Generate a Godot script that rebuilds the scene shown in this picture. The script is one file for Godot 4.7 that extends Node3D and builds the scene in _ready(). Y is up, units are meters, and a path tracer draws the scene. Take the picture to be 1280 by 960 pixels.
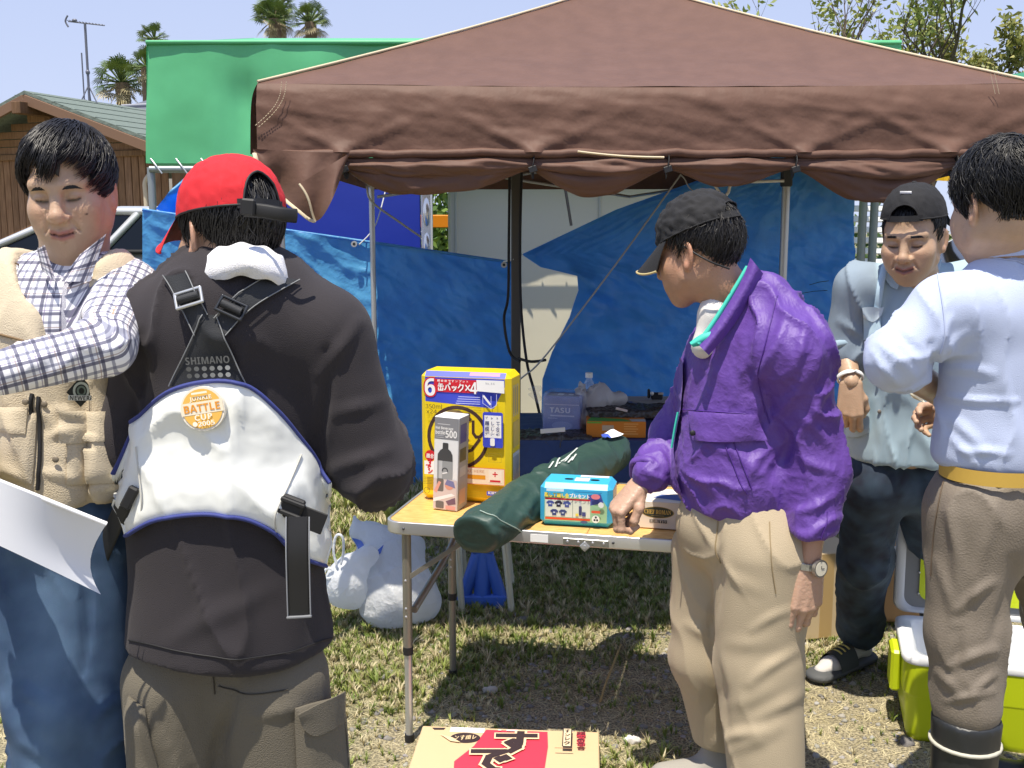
extends Node3D

# ---------------------------------------------------------------- camera figures (pixels of the 1280 x 960 photograph)
const EYE:=Vector3(0,1.5,0)
const PITCH:=0.1466
const FOCAL:=1284.0
var rng:=RandomNumberGenerator.new()
var names:={}
var jobs: Array=[]
var MAT:={}

# where the ray through a pixel meets the depth d along the lens axis
func P(x: float,y: float,d: float) -> Vector3:
	var u:=(x - 640.0)/FOCAL*d
	var v:=(480.0 - y)/FOCAL*d
	return EYE+Vector3(u,v*cos(PITCH) - d*sin(PITCH),-d*cos(PITCH) - v*sin(PITCH))

# where it meets the level plane at height h
func G(x: float,y: float,h:=0.0) -> Vector3:
	var r:=P(x,y,1.0) - EYE
	return EYE+r*((h - EYE.y)/r.y)

# where it meets the upright plane at distance z in front
func W(x: float,y: float,z: float) -> Vector3:
	var r:=P(x,y,1.0) - EYE
	return EYE+r*(-absf(z)/r.z)

func srgb(r: float,g: float,b: float) -> Color:
	return Color(r/255.0,g/255.0,b/255.0)

func lin(r: float,g: float,b: float) -> Color:
	return Color(r/255.0,g/255.0,b/255.0).srgb_to_linear()

# ---------------------------------------------------------------- a mesh under construction
class MB:
	var V:=PackedVector3Array()
	var C:=PackedColorArray()
	var U:=PackedVector2Array()
	var I:=PackedInt32Array()
	var col:=Color(1,1,1)
	var N:=PackedVector3Array()

	func v(p: Vector3,uv:=Vector2.ZERO) -> int:
		V.append(p); C.append(col); U.append(uv)
		return V.size() - 1

	func tri(a: int,b: int,c: int) -> void:
		I.append(a); I.append(b); I.append(c)

	func quad(a: int,b: int,c: int,d: int) -> void:
		I.append(a); I.append(b); I.append(c); I.append(a); I.append(c); I.append(d)

	# four corners in clockwise order as seen from the front
	func face(a: Vector3,b: Vector3,c: Vector3,d: Vector3) -> void:
		var n:=V.size()
		v(a,Vector2(0,0)); v(b,Vector2(1,0)); v(c,Vector2(1,1)); v(d,Vector2(0,1))
		quad(n,n+1,n+2,n+3)

	# box with chamfered edges
	func box(t: Transform3D,size: Vector3,ch:=0.003) -> void:
		var h:=size*0.5
		ch=minf(ch,minf(h.x,minf(h.y,h.z))*0.9)
		var ax:=[Vector3.RIGHT,Vector3.UP,Vector3.BACK]
		# corner points: for every corner three points,one on each adjoining face
		for a in 3:
			for s in [-1.0,1.0]:
				var n: Vector3=ax[a]*s
				var b: Vector3=ax[(a+1) % 3]
				var c: Vector3=ax[(a+2) % 3]
				var hb:=h.dot(b.abs()) - ch
				var hc:=h.dot(c.abs()) - ch
				var o:=n*h.dot(n.abs())
				var q:=[o - b*hb - c*hc,o+b*hb - c*hc,o+b*hb+c*hc,o - b*hb+c*hc]
				_poly(t,q,n)
		for a in 3:
			var e: Vector3=ax[a]
			var b: Vector3=ax[(a+1) % 3]
			var c: Vector3=ax[(a+2) % 3]
			var he:=h.dot(e) - ch
			for sb in [-1.0,1.0]:
				for sc in [-1.0,1.0]:
					var pb: Vector3=b*sb*h.dot(b)+c*sc*(h.dot(c) - ch)
					var pc: Vector3=b*sb*(h.dot(b) - ch)+c*sc*h.dot(c)
					_poly(t,[pb - e*he,pb+e*he,pc+e*he,pc - e*he],b*sb+c*sc)
		for sx in [-1.0,1.0]:
			for sy in [-1.0,1.0]:
				for sz in [-1.0,1.0]:
					var s:=Vector3(sx,sy,sz)
					_poly(t,[s*Vector3(h.x,h.y - ch,h.z - ch),s*Vector3(h.x - ch,h.y,h.z - ch),s*Vector3(h.x - ch,h.y - ch,h.z)],s)

	func _poly(t: Transform3D,q: Array,n: Vector3) -> void:
		var nn: Vector3=(q[1] - q[0]).cross(q[2] - q[0])
		if nn.dot(n)>0:
			q.reverse()
		var k:=V.size()
		var uvs:=[Vector2(0,1),Vector2(1,1),Vector2(1,0),Vector2(0,0)]
		for i in q.size():
			v(t*q[i],uvs[i])
		for i in range(1,q.size() - 1):
			tri(k,k+i,k+i+1)

	func _pp(pts: Array,k: int) -> Vector3:
		return pts[clampi(k,0,pts.size() - 1)]

	# tube through points; rad: one number or one per point
	func tube(pts: Array,rad,sides:=8,caps:=true,flat:=1.0,up:=Vector3.ZERO) -> void:
		var n:=pts.size()
		var prev:=Vector3.ZERO
		var base:=V.size()
		var run:=0.0
		for i in n:
			var d: Vector3=(_pp(pts,i+1) - _pp(pts,i - 1)).normalized()
			if i==0:
				prev=up if up != Vector3.ZERO else (Vector3.UP if absf(d.y)<0.9 else Vector3.RIGHT)
			prev=(prev - d*prev.dot(d)).normalized()
			if up != Vector3.ZERO:
				prev=(up - d*up.dot(d)).normalized()
			var side:=d.cross(prev)
			if i>0:
				run+=(pts[i] as Vector3).distance_to(pts[i - 1])
			var r: float=rad if rad is float or rad is int else rad[i]
			for k in sides:
				var a:=TAU*k/sides
				v(pts[i]+(prev*cos(a)*flat+side*sin(a))*r,Vector2(float(k)/sides,run))
		for i in n - 1:
			for k in sides:
				var a:=base+i*sides+k
				var b:=base+i*sides+(k+1) % sides
				quad(a,a+sides,b+sides,b)
		if caps:
			for e in [0,n - 1]:
				var c:=v(pts[e])
				var ring:=base+int(e)*sides
				var k0:=V.size()
				for k in sides:
					v(V[ring+k])
				for k in sides:
					if e==0:
						tri(c,k0+k,k0+(k+1) % sides)
					else:
						tri(c,k0+(k+1) % sides,k0+k)

	# rows x columns of points; closed joins the last column to the first
	func grid(rows: Array,closed:=false,uvs:=true) -> void:
		var base:=V.size()
		var nr:=rows.size()
		var nc: int=rows[0].size()
		for i in nr:
			for j in nc:
				v(rows[i][j],Vector2(float(j)/maxf(nc - 1,1),float(i)/maxf(nr - 1,1)))
		for i in nr - 1:
			for j in (nc if closed else nc - 1):
				var a:=base+i*nc+j
				var b:=base+i*nc+(j+1) % nc
				quad(a,b,b+nc,a+nc)

	func lathe(t: Transform3D,prof: Array,sides:=20) -> void:
		var rows:=[]
		for q in prof:
			var row:=[]
			for k in sides:
				var a:=-TAU*k/sides
				row.append(t*Vector3(cos(a)*q.x,q.y,sin(a)*q.x))
			rows.append(row)
		rows.reverse()
		grid(rows,true)

	func ball(c: Vector3,r: Vector3,b:=Basis(),rows:=8,cols:=12) -> void:
		var prof:=[]
		for i in rows+1:
			var a:=-PI/2+PI*i/rows
			prof.append(Vector2(cos(a),sin(a)))
		lathe(Transform3D(b*Basis.from_scale(r),c),prof,cols)

	func append(o) -> void:
		var n:=V.size()
		V.append_array(o.V); C.append_array(o.C); U.append_array(o.U)
		for i in o.I:
			I.append(i+n)

	func normals() -> PackedVector3Array:
		var out:=PackedVector3Array()
		out.resize(V.size())
		for k in range(0,I.size(),3):
			var a:=I[k]; var b:=I[k+1]; var c:=I[k+2]
			var n:=(V[c] - V[a]).cross(V[b] - V[a])
			out[a]+=n; out[b]+=n; out[c]+=n
		for k in out.size():
			out[k]=out[k].normalized() if out[k].length_squared()>1e-18 else Vector3.UP
		return out

	func mesh(off:=Vector3.ZERO) -> ArrayMesh:
		var a:=[]
		a.resize(Mesh.ARRAY_MAX)
		if N.size() != V.size():
			N=normals()
		var vv:=V
		if off != Vector3.ZERO:
			vv=V.duplicate()
			for k in vv.size():
				vv[k]-=off
		a[Mesh.ARRAY_VERTEX]=vv
		a[Mesh.ARRAY_NORMAL]=N
		a[Mesh.ARRAY_COLOR]=C
		a[Mesh.ARRAY_TEX_UV]=U
		a[Mesh.ARRAY_INDEX]=I
		var m:=ArrayMesh.new()
		m.add_surface_from_arrays(Mesh.PRIMITIVE_TRIANGLES,a)
		return m

# ---------------------------------------------------------------- a smooth solid of joined limbs,meshed as surface nets
class Field:
	var M: Array[Transform3D]=[]
	var L:=PackedFloat32Array()
	var R1:=PackedFloat32Array()
	var R2:=PackedFloat32Array()
	var S:=PackedFloat32Array()
	var K:=PackedFloat32Array()
	var OP:=PackedInt32Array()   # 0 join,1 cut away,2 keep inside; +8 rounded box,+16 half space
	var cell:=0.01
	var lo:=Vector3(1e9,1e9,1e9)
	var hi:=Vector3(-1e9,-1e9,-1e9)
	var push=null     # Callable(p,n) -> distance to move the surface
	var paint=null    # Callable(p,n) -> Color
	var wrap=null     # Callable(p,n) -> Vector2
	var smooth:=0
	var mb:=MB.new()

	func _init(c:=0.01) -> void:
		cell=c

	func grow(p: Vector3,r: float) -> void:
		lo=lo.min(p - Vector3(r,r,r))
		hi=hi.max(p+Vector3(r,r,r))

	# tapered limb from a to b; flat<1 thins it along the direction fd
	func cap(a: Vector3,b: Vector3,ra: float,rb: float,k:=0.03,flat:=1.0,fd:=Vector3.BACK,op:=0) -> void:
		var y:=b - a
		var len:=y.length()
		if len<1e-6:
			y=Vector3.UP
		else:
			y /= len
		var z:=fd - y*fd.dot(y)
		if z.length()<1e-4:
			z=Vector3.RIGHT - y*y.x
		z=z.normalized()
		var x:=y.cross(z)
		var bas:=Basis(x,y,z*flat)
		M.append(Transform3D(bas,a).affine_inverse())
		L.append(len); R1.append(ra); R2.append(rb); S.append(minf(flat,1.0)); K.append(k); OP.append(op)
		if op==0:
			var m:=maxf(1.0,flat)
			grow(a,ra*m); grow(b,rb*m)

	func ell(c: Vector3,r: Vector3,bas:=Basis(),k:=0.02,op:=0) -> void:
		M.append(Transform3D(bas*Basis.from_scale(r),c).affine_inverse())
		L.append(0.0); R1.append(1.0); R2.append(1.0); S.append(minf(r.x,minf(r.y,r.z))); K.append(k); OP.append(op)
		if op==0:
			grow(c,maxf(r.x,maxf(r.y,r.z)))

	func rbox(t: Transform3D,half: Vector3,r: float,k:=0.01,op:=0) -> void:
		M.append(t.affine_inverse())
		L.append(half.x - r); R1.append(half.y - r); R2.append(half.z - r); S.append(r); K.append(k); OP.append(op+8)
		if op==0:
			grow(t.origin,half.length())

	# keeps what lies on the side away from n
	func plane(o: Vector3,n: Vector3,k:=0.005,op:=2) -> void:
		n=n.normalized()
		M.append(Transform3D(Basis(),n))
		L.append(n.dot(o)); R1.append(0); R2.append(0); S.append(1.0); K.append(k); OP.append(op+16)

	func one(i: int,p: Vector3) -> float:
		var o:=OP[i]
		if o<8:
			var q:=M[i]*p
			var l:=L[i]
			if l>0.0:
				var h:=clampf(q.y/l,0.0,1.0)
				q.y-=h*l
				return (q.length() - R1[i] - (R2[i] - R1[i])*h)*S[i]
			return (q.length() - 1.0)*S[i] if R1[i]==1.0 else (q.length() - R1[i])*S[i]
		if o<16:
			var q:=(M[i]*p).abs() - Vector3(L[i],R1[i],R2[i])
			return q.max(Vector3.ZERO).length()+minf(maxf(q.x,maxf(q.y,q.z)),0.0) - S[i]
		return M[i].origin.dot(p) - L[i]

	func ev(p: Vector3,list: PackedInt32Array) -> float:
		var d:=10.0
		for i in list:
			var e:=one(i,p)
			var k:=K[i]
			match OP[i] & 7:
				0:
					var h:=maxf(k - absf(d - e),0.0)/k
					d=minf(d,e) - h*h*k*0.25
				1:
					e=-e
					var h:=maxf(k - absf(d - e),0.0)/k
					d=maxf(d,e)+h*h*k*0.25
				2:
					var h:=maxf(k - absf(d - e),0.0)/k
					d=maxf(d,e)+h*h*k*0.25
		return d

	func run() -> void:
		var bs:=5
		lo-=Vector3.ONE*cell*2
		hi+=Vector3.ONE*cell*2
		var nb:=Vector3i(((hi - lo)/(cell*bs)).ceil())
		var nx:=nb.x*bs+1
		var ny:=nb.y*bs+1
		var nz:=nb.z*bs+1
		var nxy:=nx*ny
		var D:=PackedFloat32Array()
		D.resize(nx*ny*nz)
		D.fill(1e9)
		var all:=PackedInt32Array(range(M.size()))
		var R:=cell*bs*0.8661
		var active: Array[Vector3i]=[]
		for bz in nb.z:
			for by in nb.y:
				for bx in nb.x:
					var c:=lo+(Vector3(bx,by,bz)+Vector3(0.5,0.5,0.5))*cell*bs
					if absf(ev(c,all))>R*1.05:
						continue
					active.append(Vector3i(bx,by,bz))
					var near:=1e9
					var ds:=PackedFloat32Array()
					for i in all:
						var e:=one(i,c)
						ds.append(e)
						if OP[i] & 7==0:
							near=minf(near,e)
					var list:=PackedInt32Array()
					for i in all:
						match OP[i] & 7:
							0:
								if ds[i]<near+2*R+K[i]:
									list.append(i)
							1:
								if ds[i]<2*R+K[i]:
									list.append(i)
							2:
								if ds[i]>-2*R - K[i]:
									list.append(i)
					for z in range(bz*bs,bz*bs+bs+1):
						for y in range(by*bs,by*bs+bs+1):
							var at:=z*nxy+y*nx+bx*bs
							for x in bs+1:
								if D[at+x]>1e8:
									D[at+x]=ev(lo+Vector3(bx*bs+x,y,z)*cell,list)
		var cells:=PackedInt32Array()
		cells.resize(nx*ny*nz)
		cells.fill(-1)
		var made:=PackedInt32Array()
		var co:=[0,1,nx,nx+1,nxy,nxy+1,nxy+nx,nxy+nx+1]
		var offs:=[Vector3(0,0,0),Vector3(1,0,0),Vector3(0,1,0),Vector3(1,1,0),Vector3(0,0,1),Vector3(1,0,1),Vector3(0,1,1),Vector3(1,1,1)]
		var ea:=[0,2,4,6,0,1,4,5,0,1,2,3]
		var eb:=[1,3,5,7,2,3,6,7,4,5,6,7]
		var V:=PackedVector3Array()
		for b in active:
			for z in range(b.z*bs,b.z*bs+bs):
				for y in range(b.y*bs,b.y*bs+bs):
					for x in range(b.x*bs,b.x*bs+bs):
						var at:=z*nxy+y*nx+x
						var mask:=0
						if D[at]<0: mask |= 1
						if D[at+1]<0: mask |= 2
						if D[at+nx]<0: mask |= 4
						if D[at+nx+1]<0: mask |= 8
						if D[at+nxy]<0: mask |= 16
						if D[at+nxy+1]<0: mask |= 32
						if D[at+nxy+nx]<0: mask |= 64
						if D[at+nxy+nx+1]<0: mask |= 128
						if mask==0 or mask==255:
							continue
						var s:=Vector3.ZERO
						var n:=0
						for e in 12:
							var a: int=ea[e]
							var c: int=eb[e]
							if ((mask >> a) ^ (mask >> c)) & 1:
								var da:=D[at+co[a]]
								var dc:=D[at+co[c]]
								s+=(offs[a] as Vector3).lerp(offs[c],da/(da - dc))
								n+=1
						cells[at]=V.size()
						V.append(lo+(Vector3(x,y,z)+s/n)*cell)
						made.append(at)
		var I:=PackedInt32Array()
		var step:=[1,nx,nxy]
		for at in made:
			var d0:=D[at]
			for a in 3:
				var d1:=D[at+step[a]]
				if (d0<0)==(d1<0):
					continue
				var u: int=step[(a+1) % 3]
				var w: int=step[(a+2) % 3]
				var q0:=cells[at]
				var q1:=cells[at - u]
				var q2:=cells[at - u - w]
				var q3:=cells[at - w]
				if q1<0 or q2<0 or q3<0:
					continue
				if d0<0:
					I.append_array([q0,q2,q1,q0,q3,q2])
				else:
					I.append_array([q0,q1,q2,q0,q2,q3])
		mb.V=V
		mb.I=I
		for pass_ in smooth:
			relax()
		if push != null:
			var N:=mb.normals()
			for k in V.size():
				mb.V[k]+=N[k]*float(push.call(V[k],N[k]))
		mb.N=mb.normals()
		mb.C.resize(V.size())
		mb.C.fill(Color(1,1,1))
		mb.U.resize(V.size())
		if paint != null:
			for k in V.size():
				mb.C[k]=paint.call(mb.V[k],mb.N[k])
		if wrap != null:
			for k in V.size():
				mb.U[k]=wrap.call(mb.V[k],mb.N[k])

	func relax() -> void:
		var acc:=PackedVector3Array()
		acc.resize(mb.V.size())
		var cnt:=PackedInt32Array()
		cnt.resize(mb.V.size())
		for k in range(0,mb.I.size(),3):
			var a:=mb.I[k]; var b:=mb.I[k+1]; var c:=mb.I[k+2]
			acc[a]+=mb.V[b]+mb.V[c]; acc[b]+=mb.V[a]+mb.V[c]; acc[c]+=mb.V[a]+mb.V[b]
			cnt[a]+=2; cnt[b]+=2; cnt[c]+=2
		for k in acc.size():
			if cnt[k]:
				mb.V[k]=mb.V[k].lerp(acc[k]/cnt[k],0.5)

# ---------------------------------------------------------------- things,parts,labels
func numbered(called: String) -> String:
	if not names.has(called):
		names[called]=0
		return called
	names[called]+=1
	return "%s_%03d" % [called,names[called]]

func thing(called: String,label: String,category: String,at:=Vector3.ZERO,group := "") -> Node3D:
	var o:=Node3D.new()
	o.name=numbered(called)
	add_child(o,true)
	o.position=at
	tag(o,label,category,group)
	return o

func tag(o: Node,label: String,category: String,group := "") -> void:
	o.set_meta("label",label)
	o.set_meta("category",category)
	if group:
		o.set_meta("group",group)

func where(o: Node) -> Vector3:
	var at:=Vector3.ZERO
	while o is Node3D and o != self:
		at+=(o as Node3D).position
		o=o.get_parent()
	return at

# commits a mesh (built in world coordinates) as one named part of parent
func part(called: String,mb: MB,mat: Material,parent: Node=self) -> MeshInstance3D:
	var o:=MeshInstance3D.new()
	o.name=called if parent != self else numbered(called)
	o.mesh=mb.mesh(where(parent))
	o.material_override=mat
	parent.add_child(o,true)
	return o

func structure(called: String,mb: MB,mat: Material,kind := "structure") -> MeshInstance3D:
	var o:=part(called,mb,mat)
	o.set_meta("kind",kind)
	return o

# a solid whose meshing is put off until all can be done at once
func later(called: String,f: Field,mat: Material,parent: Node,extra: Array=[]) -> MeshInstance3D:
	var o:=MeshInstance3D.new()
	o.name=called
	o.material_override=mat
	parent.add_child(o,true)
	jobs.append([o,f,parent,extra])
	return o

func run_jobs() -> void:
	var fields:=[]
	for j in jobs:
		fields.append(j[1])
		fields.append_array(j[3])
	var id:=WorkerThreadPool.add_group_task(func(i): fields[i].run(),fields.size())
	WorkerThreadPool.wait_for_group_task_completion(id)
	for j in jobs:
		var mb: MB=j[1].mb
		for e in j[3]:
			mb.append(e.mb)
			mb.N.append_array(e.mb.N)
		j[0].mesh=mb.mesh(where(j[2]))
	jobs.clear()

# ---------------------------------------------------------------- materials
func noise(freq: float,seed_:=1,oct:=4,type:=FastNoiseLite.TYPE_SIMPLEX_SMOOTH,fractal:=FastNoiseLite.FRACTAL_FBM) -> FastNoiseLite:
	var n:=FastNoiseLite.new()
	n.seed=seed_
	n.frequency=freq
	n.noise_type=type
	n.fractal_type=fractal
	n.fractal_octaves=oct
	return n

func noise_tex(freq: float,size:=512,seed_:=1,oct:=4,type:=FastNoiseLite.TYPE_SIMPLEX_SMOOTH,ramp: Gradient=null,fractal:=FastNoiseLite.FRACTAL_FBM) -> NoiseTexture2D:
	var t:=NoiseTexture2D.new()
	t.width=size
	t.height=size
	t.seamless=true
	t.generate_mipmaps=false
	t.noise=noise(freq,seed_,oct,type,fractal)
	if ramp:
		t.color_ramp=ramp
	return t

func ramp(stops: Array) -> Gradient:
	var g:=Gradient.new()
	var o:=PackedFloat32Array()
	var c:=PackedColorArray()
	for s in stops:
		o.append(s[0]); c.append(s[1])
	g.offsets=o
	g.colors=c
	return g

# tint: vertex colours count
func mat(color: Color,rough:=0.7,metal:=0.0,tint:=false) -> StandardMaterial3D:
	var m:=StandardMaterial3D.new()
	m.albedo_color=color
	m.roughness=rough
	m.metallic=metal
	m.vertex_color_use_as_albedo=tint
	m.cull_mode=BaseMaterial3D.CULL_DISABLED
	return m

# adds relief (height in centimetres) and a mottled tone from noise,laid on in the thing's own axes
func relief(m: StandardMaterial3D,tex: Texture2D,height: float,tiles: float,world:=true) -> StandardMaterial3D:
	m.uv1_triplanar=true
	m.uv1_world_triplanar=world
	m.uv1_scale=Vector3.ONE*tiles
	m.heightmap_enabled=true
	m.heightmap_texture=tex
	m.heightmap_scale=height
	return m

func mottle(m: StandardMaterial3D,tex: Texture2D) -> StandardMaterial3D:
	m.albedo_texture=tex
	return m

# ---------------------------------------------------------------- camera,sky,sun
func look() -> void:
	var cam:=Camera3D.new()
	cam.name = "camera"
	cam.position=EYE
	cam.rotation.x=-PITCH
	cam.fov=2.0*rad_to_deg(atan(480.0/FOCAL))
	cam.far=3000.0
	cam.near=0.05
	add_child(cam)
	cam.current=true
	var env:=Environment.new()
	env.background_mode=Environment.BG_SKY
	var sm:=ProceduralSkyMaterial.new()
	sm.sky_top_color=Color(0.50,0.565,0.72)
	sm.sky_horizon_color=Color(0.655,0.69,0.77)
	sm.sky_curve=0.22
	sm.ground_bottom_color=Color(0.25,0.24,0.18)
	sm.ground_horizon_color=Color(0.62,0.62,0.62)
	sm.sky_energy_multiplier=0.95
	var sky:=Sky.new()
	sky.sky_material=sm
	env.sky=sky
	env.tonemap_mode=Environment.TONE_MAPPER_LINEAR
	env.tonemap_exposure=2.06
	env.sdfgi_enabled=true
	env.ssao_enabled=true
	env.ssil_enabled=true
	var we:=WorldEnvironment.new()
	we.name = "environment"
	we.environment=env
	add_child(we)
	var sun:=DirectionalLight3D.new()
	sun.name = "sun"
	sun.light_energy=1.03
	sun.light_color=Color(1.0,0.965,0.90)
	sun.light_angular_distance=0.5
	sun.shadow_enabled=true
	add_child(sun)
	sun.look_at_from_position(Vector3.ZERO,Vector3(0.12,-1.0,-0.29),Vector3.FORWARD)

# ---------------------------------------------------------------- ground
var gn1: FastNoiseLite
var gn2: FastNoiseLite

func ground_h(x: float,z: float) -> float:
	return gn1.get_noise_2d(x,z)*0.012+gn2.get_noise_2d(x,z)*0.004

func greenness(x: float,z: float) -> float:
	var g:=gn1.get_noise_2d(x*0.55+40.0,z*0.8)*0.9+gn2.get_noise_2d(x*0.4,z*0.4)*0.35+0.44
	# trodden,stony ground to the right,greener under and left of the tables
	g-=smoothstep(0.5,1.4,x)*0.34*smoothstep(-4.5,-3.6,z)
	g+=smoothstep(-3.3,-4.2,z)*0.35
	return clampf(g,0.0,1.0)

func build_ground() -> void:
	gn1=noise(0.9,11,3)
	gn2=noise(6.0,12,3)
	var xs:=[]
	var zs:=[]
	var x:=-3.2
	while x<3.2:
		xs.append(x); x+=0.05
	for e in [4.0,6.0,10.0,18.0,40.0,100.0,300.0,900.0]:
		xs.append(e); xs.push_front(-e)
	x=-7.0
	while x<-0.8:
		zs.append(x); x+=0.05
	for e in [-9.0,-12.0,-18.0,-30.0,-70.0,-200.0,-900.0]:
		zs.push_front(e)
	for e in [0.0,2.0,6.0,20.0,100.0,900.0]:
		zs.append(e)
	var mb:=MB.new()
	var rows:=[]
	var cols:=[]
	for z in zs:
		var row:=[]
		for xx in xs:
			row.append(Vector3(xx,ground_h(xx,z) if absf(xx)<5.0 and z>-10.0 and z<0.0 else 0.0,z))
			var g:=greenness(xx,z)
			var k:=gn2.get_noise_2d(xx*3.0,z*3.0)*0.5+0.5
			var earth:=Color(0.36,0.32,0.215).lerp(Color(0.52,0.47,0.335),k)
			cols.append(earth.lerp(Color(0.20,0.23,0.075),g*0.7))
		rows.append(row)
	mb.grid(rows)
	for i in cols.size():
		mb.C[i]=cols[i]
	var m:=mat(Color(1,1,1),0.95,0.0,true)
	m.albedo_texture=noise_tex(0.05,1024,5,5,FastNoiseLite.TYPE_SIMPLEX,ramp([[0.0,Color(0.45,0.44,0.42)],[0.45,Color(0.78,0.77,0.75)],[0.62,Color(0.95,0.93,0.9)],[1.0,Color(1,1,1)]]))
	relief(m,noise_tex(0.045,1024,9,5,FastNoiseLite.TYPE_CELLULAR),1.1,1.6)
	structure("ground",mb,m)

	# pebbles
	var shapes:=[]
	for k in 3:
		var st:=MB.new()
		st.ball(Vector3.ZERO,Vector3(1,0.55,0.8),Basis(),4,7)
		var nn:=noise(0.9,30+k,2)
		for i in st.V.size():
			st.V[i] *= 1.0+nn.get_noise_3dv(st.V[i]*1.2)*0.7
		shapes.append(st.mesh())
	var pm:=mat(Color(1,1,1),0.9,0.0,true)
	for k in 3:
		var t: Array[Transform3D]=[]
		var c:=PackedColorArray()
		for i in 3400:
			var xx:=rng.randf_range(-2.0,2.2)
			var z:=rng.randf_range(-5.2,-1.9)
			if rng.randf()<greenness(xx,z)*0.75:
				continue
			var r:=0.0035+0.0100*pow(rng.randf(),2.2)
			if rng.randf()<0.02:
				r *= 2.2
			var b:=Basis(Vector3.UP,rng.randf()*TAU)*Basis(Vector3.RIGHT,rng.randf_range(-0.4,0.4))
			t.append(Transform3D(b*Basis.from_scale(Vector3.ONE*r),Vector3(xx,ground_h(xx,z)+r*0.15,z)))
			var g:=rng.randf_range(0.15,0.38)
			c.append(Color(g,g*rng.randf_range(0.93,0.98),g*rng.randf_range(0.8,0.95)))
		scatter("gravel",shapes[k],t,c,pm)

	# blades: short tufts,green and dry
	for kind in 4:
		var tuft:=MB.new()
		var straw:=kind==3
		for i in (9 if not straw else 6):
			var a:=rng.randf()*TAU
			var o:=Vector3(cos(a),0,sin(a))*rng.randf_range(0.0,0.018)
			var h:=rng.randf_range(0.55,1.0)
			var lean:=Vector3(cos(a),0,sin(a))*rng.randf_range(0.15,0.7) if not straw else Vector3(cos(a),0,sin(a))*1.8
			var up:=Vector3(0,h,0) if not straw else Vector3(0,0.12,0)
			var sd:=Vector3(-sin(a),0,cos(a))*(0.055 if not straw else 0.035)
			var g:=rng.randf_range(0.75,1.2)
			tuft.col=Color(g,g,g)
			var q0:=o
			var q1:=o+up*0.55+lean*0.25
			var q2:=o+up*(1.0 if not straw else 0.4)+lean
			var n:=tuft.V.size()
			for q in [q0 - sd,q0+sd,q1 - sd*0.8,q1+sd*0.8,q2]:
				tuft.v(q)
			tuft.quad(n,n+2,n+3,n+1)
			tuft.tri(n+2,n+4,n+3)
		var t: Array[Transform3D]=[]
		var c:=PackedColorArray()
		var want:=30000 if not straw else 26000
		for i in int(want*1.8):
			var xx:=rng.randf_range(-2.3,2.6)
			var z:=rng.randf_range(-6.3,-1.9)
			if i>=want:
				xx=rng.randf_range(-6.5,6.5)
				z=rng.randf_range(-11.0,-0.6)
				if xx>-2.3 and xx<2.6 and z>-6.3 and z<-1.9:
					continue
			var g:=greenness(xx,z)
			if not straw and rng.randf()>g*1.15+0.03:
				continue
			if straw and rng.randf()>0.85 - g*0.4:
				continue
			var s:=rng.randf_range(0.012,0.034)*(1.0+0.45*g)
			if not straw and rng.randf()<0.03:
				s *= 1.8
			if z<-4.9 and xx<0.2 and not straw:
				s *= rng.randf_range(1.2,3.0)
			if straw:
				s=rng.randf_range(0.018,0.042)
			var b:=Basis(Vector3.UP,rng.randf()*TAU)*Basis.from_scale(Vector3(s,s*rng.randf_range(0.75,1.2),s))
			t.append(Transform3D(b,Vector3(xx,ground_h(xx,z) - 0.001,z)))
			var dry:=rng.randf()
			var col:=Color(0.16,0.25,0.04).lerp(Color(0.36,0.39,0.11),rng.randf())
			if dry<0.38 or straw:
				col=Color(0.70,0.62,0.40).lerp(Color(0.50,0.43,0.25),rng.randf())
			c.append(col)
		var gm:=mat(Color(1,1,1),0.65,0.0,true)
		gm.backlight_enabled=true
		gm.backlight=Color(0.5,0.5,0.4)
		scatter("grass" if not straw else "dry_grass",tuft.mesh(),t,c,gm)

func scatter(called: String,mesh: Mesh,t: Array[Transform3D],c: PackedColorArray,m: Material,parent: Node=self,kind := "stuff") -> MultiMeshInstance3D:
	var mm:=MultiMesh.new()
	mm.transform_format=MultiMesh.TRANSFORM_3D
	mm.use_colors=true
	mm.mesh=mesh
	mm.instance_count=t.size()
	for i in t.size():
		mm.set_instance_transform(i,t[i])
		mm.set_instance_color(i,c[i])
	var o:=MultiMeshInstance3D.new()
	o.multimesh=mm
	o.material_override=m
	o.name=numbered(called) if parent==self else called
	parent.add_child(o,true)
	o.set_meta("kind",kind)
	if parent==self:
		o.set_meta("label",{"gravel": "loose grey pebbles scattered over the trodden earth","grass": "short green and yellowing grass growing over the ground","dry_grass": "straw coloured dead grass lying on the ground"}.get(called,called))
		o.set_meta("category",called.replace("_"," "))
	return o

# ---------------------------------------------------------------- the brown canopy
const EAVE:=1.955
var c_fl: Vector3
var c_fr: Vector3
var c_bl: Vector3
var c_br: Vector3
var c_top: Vector3

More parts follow.
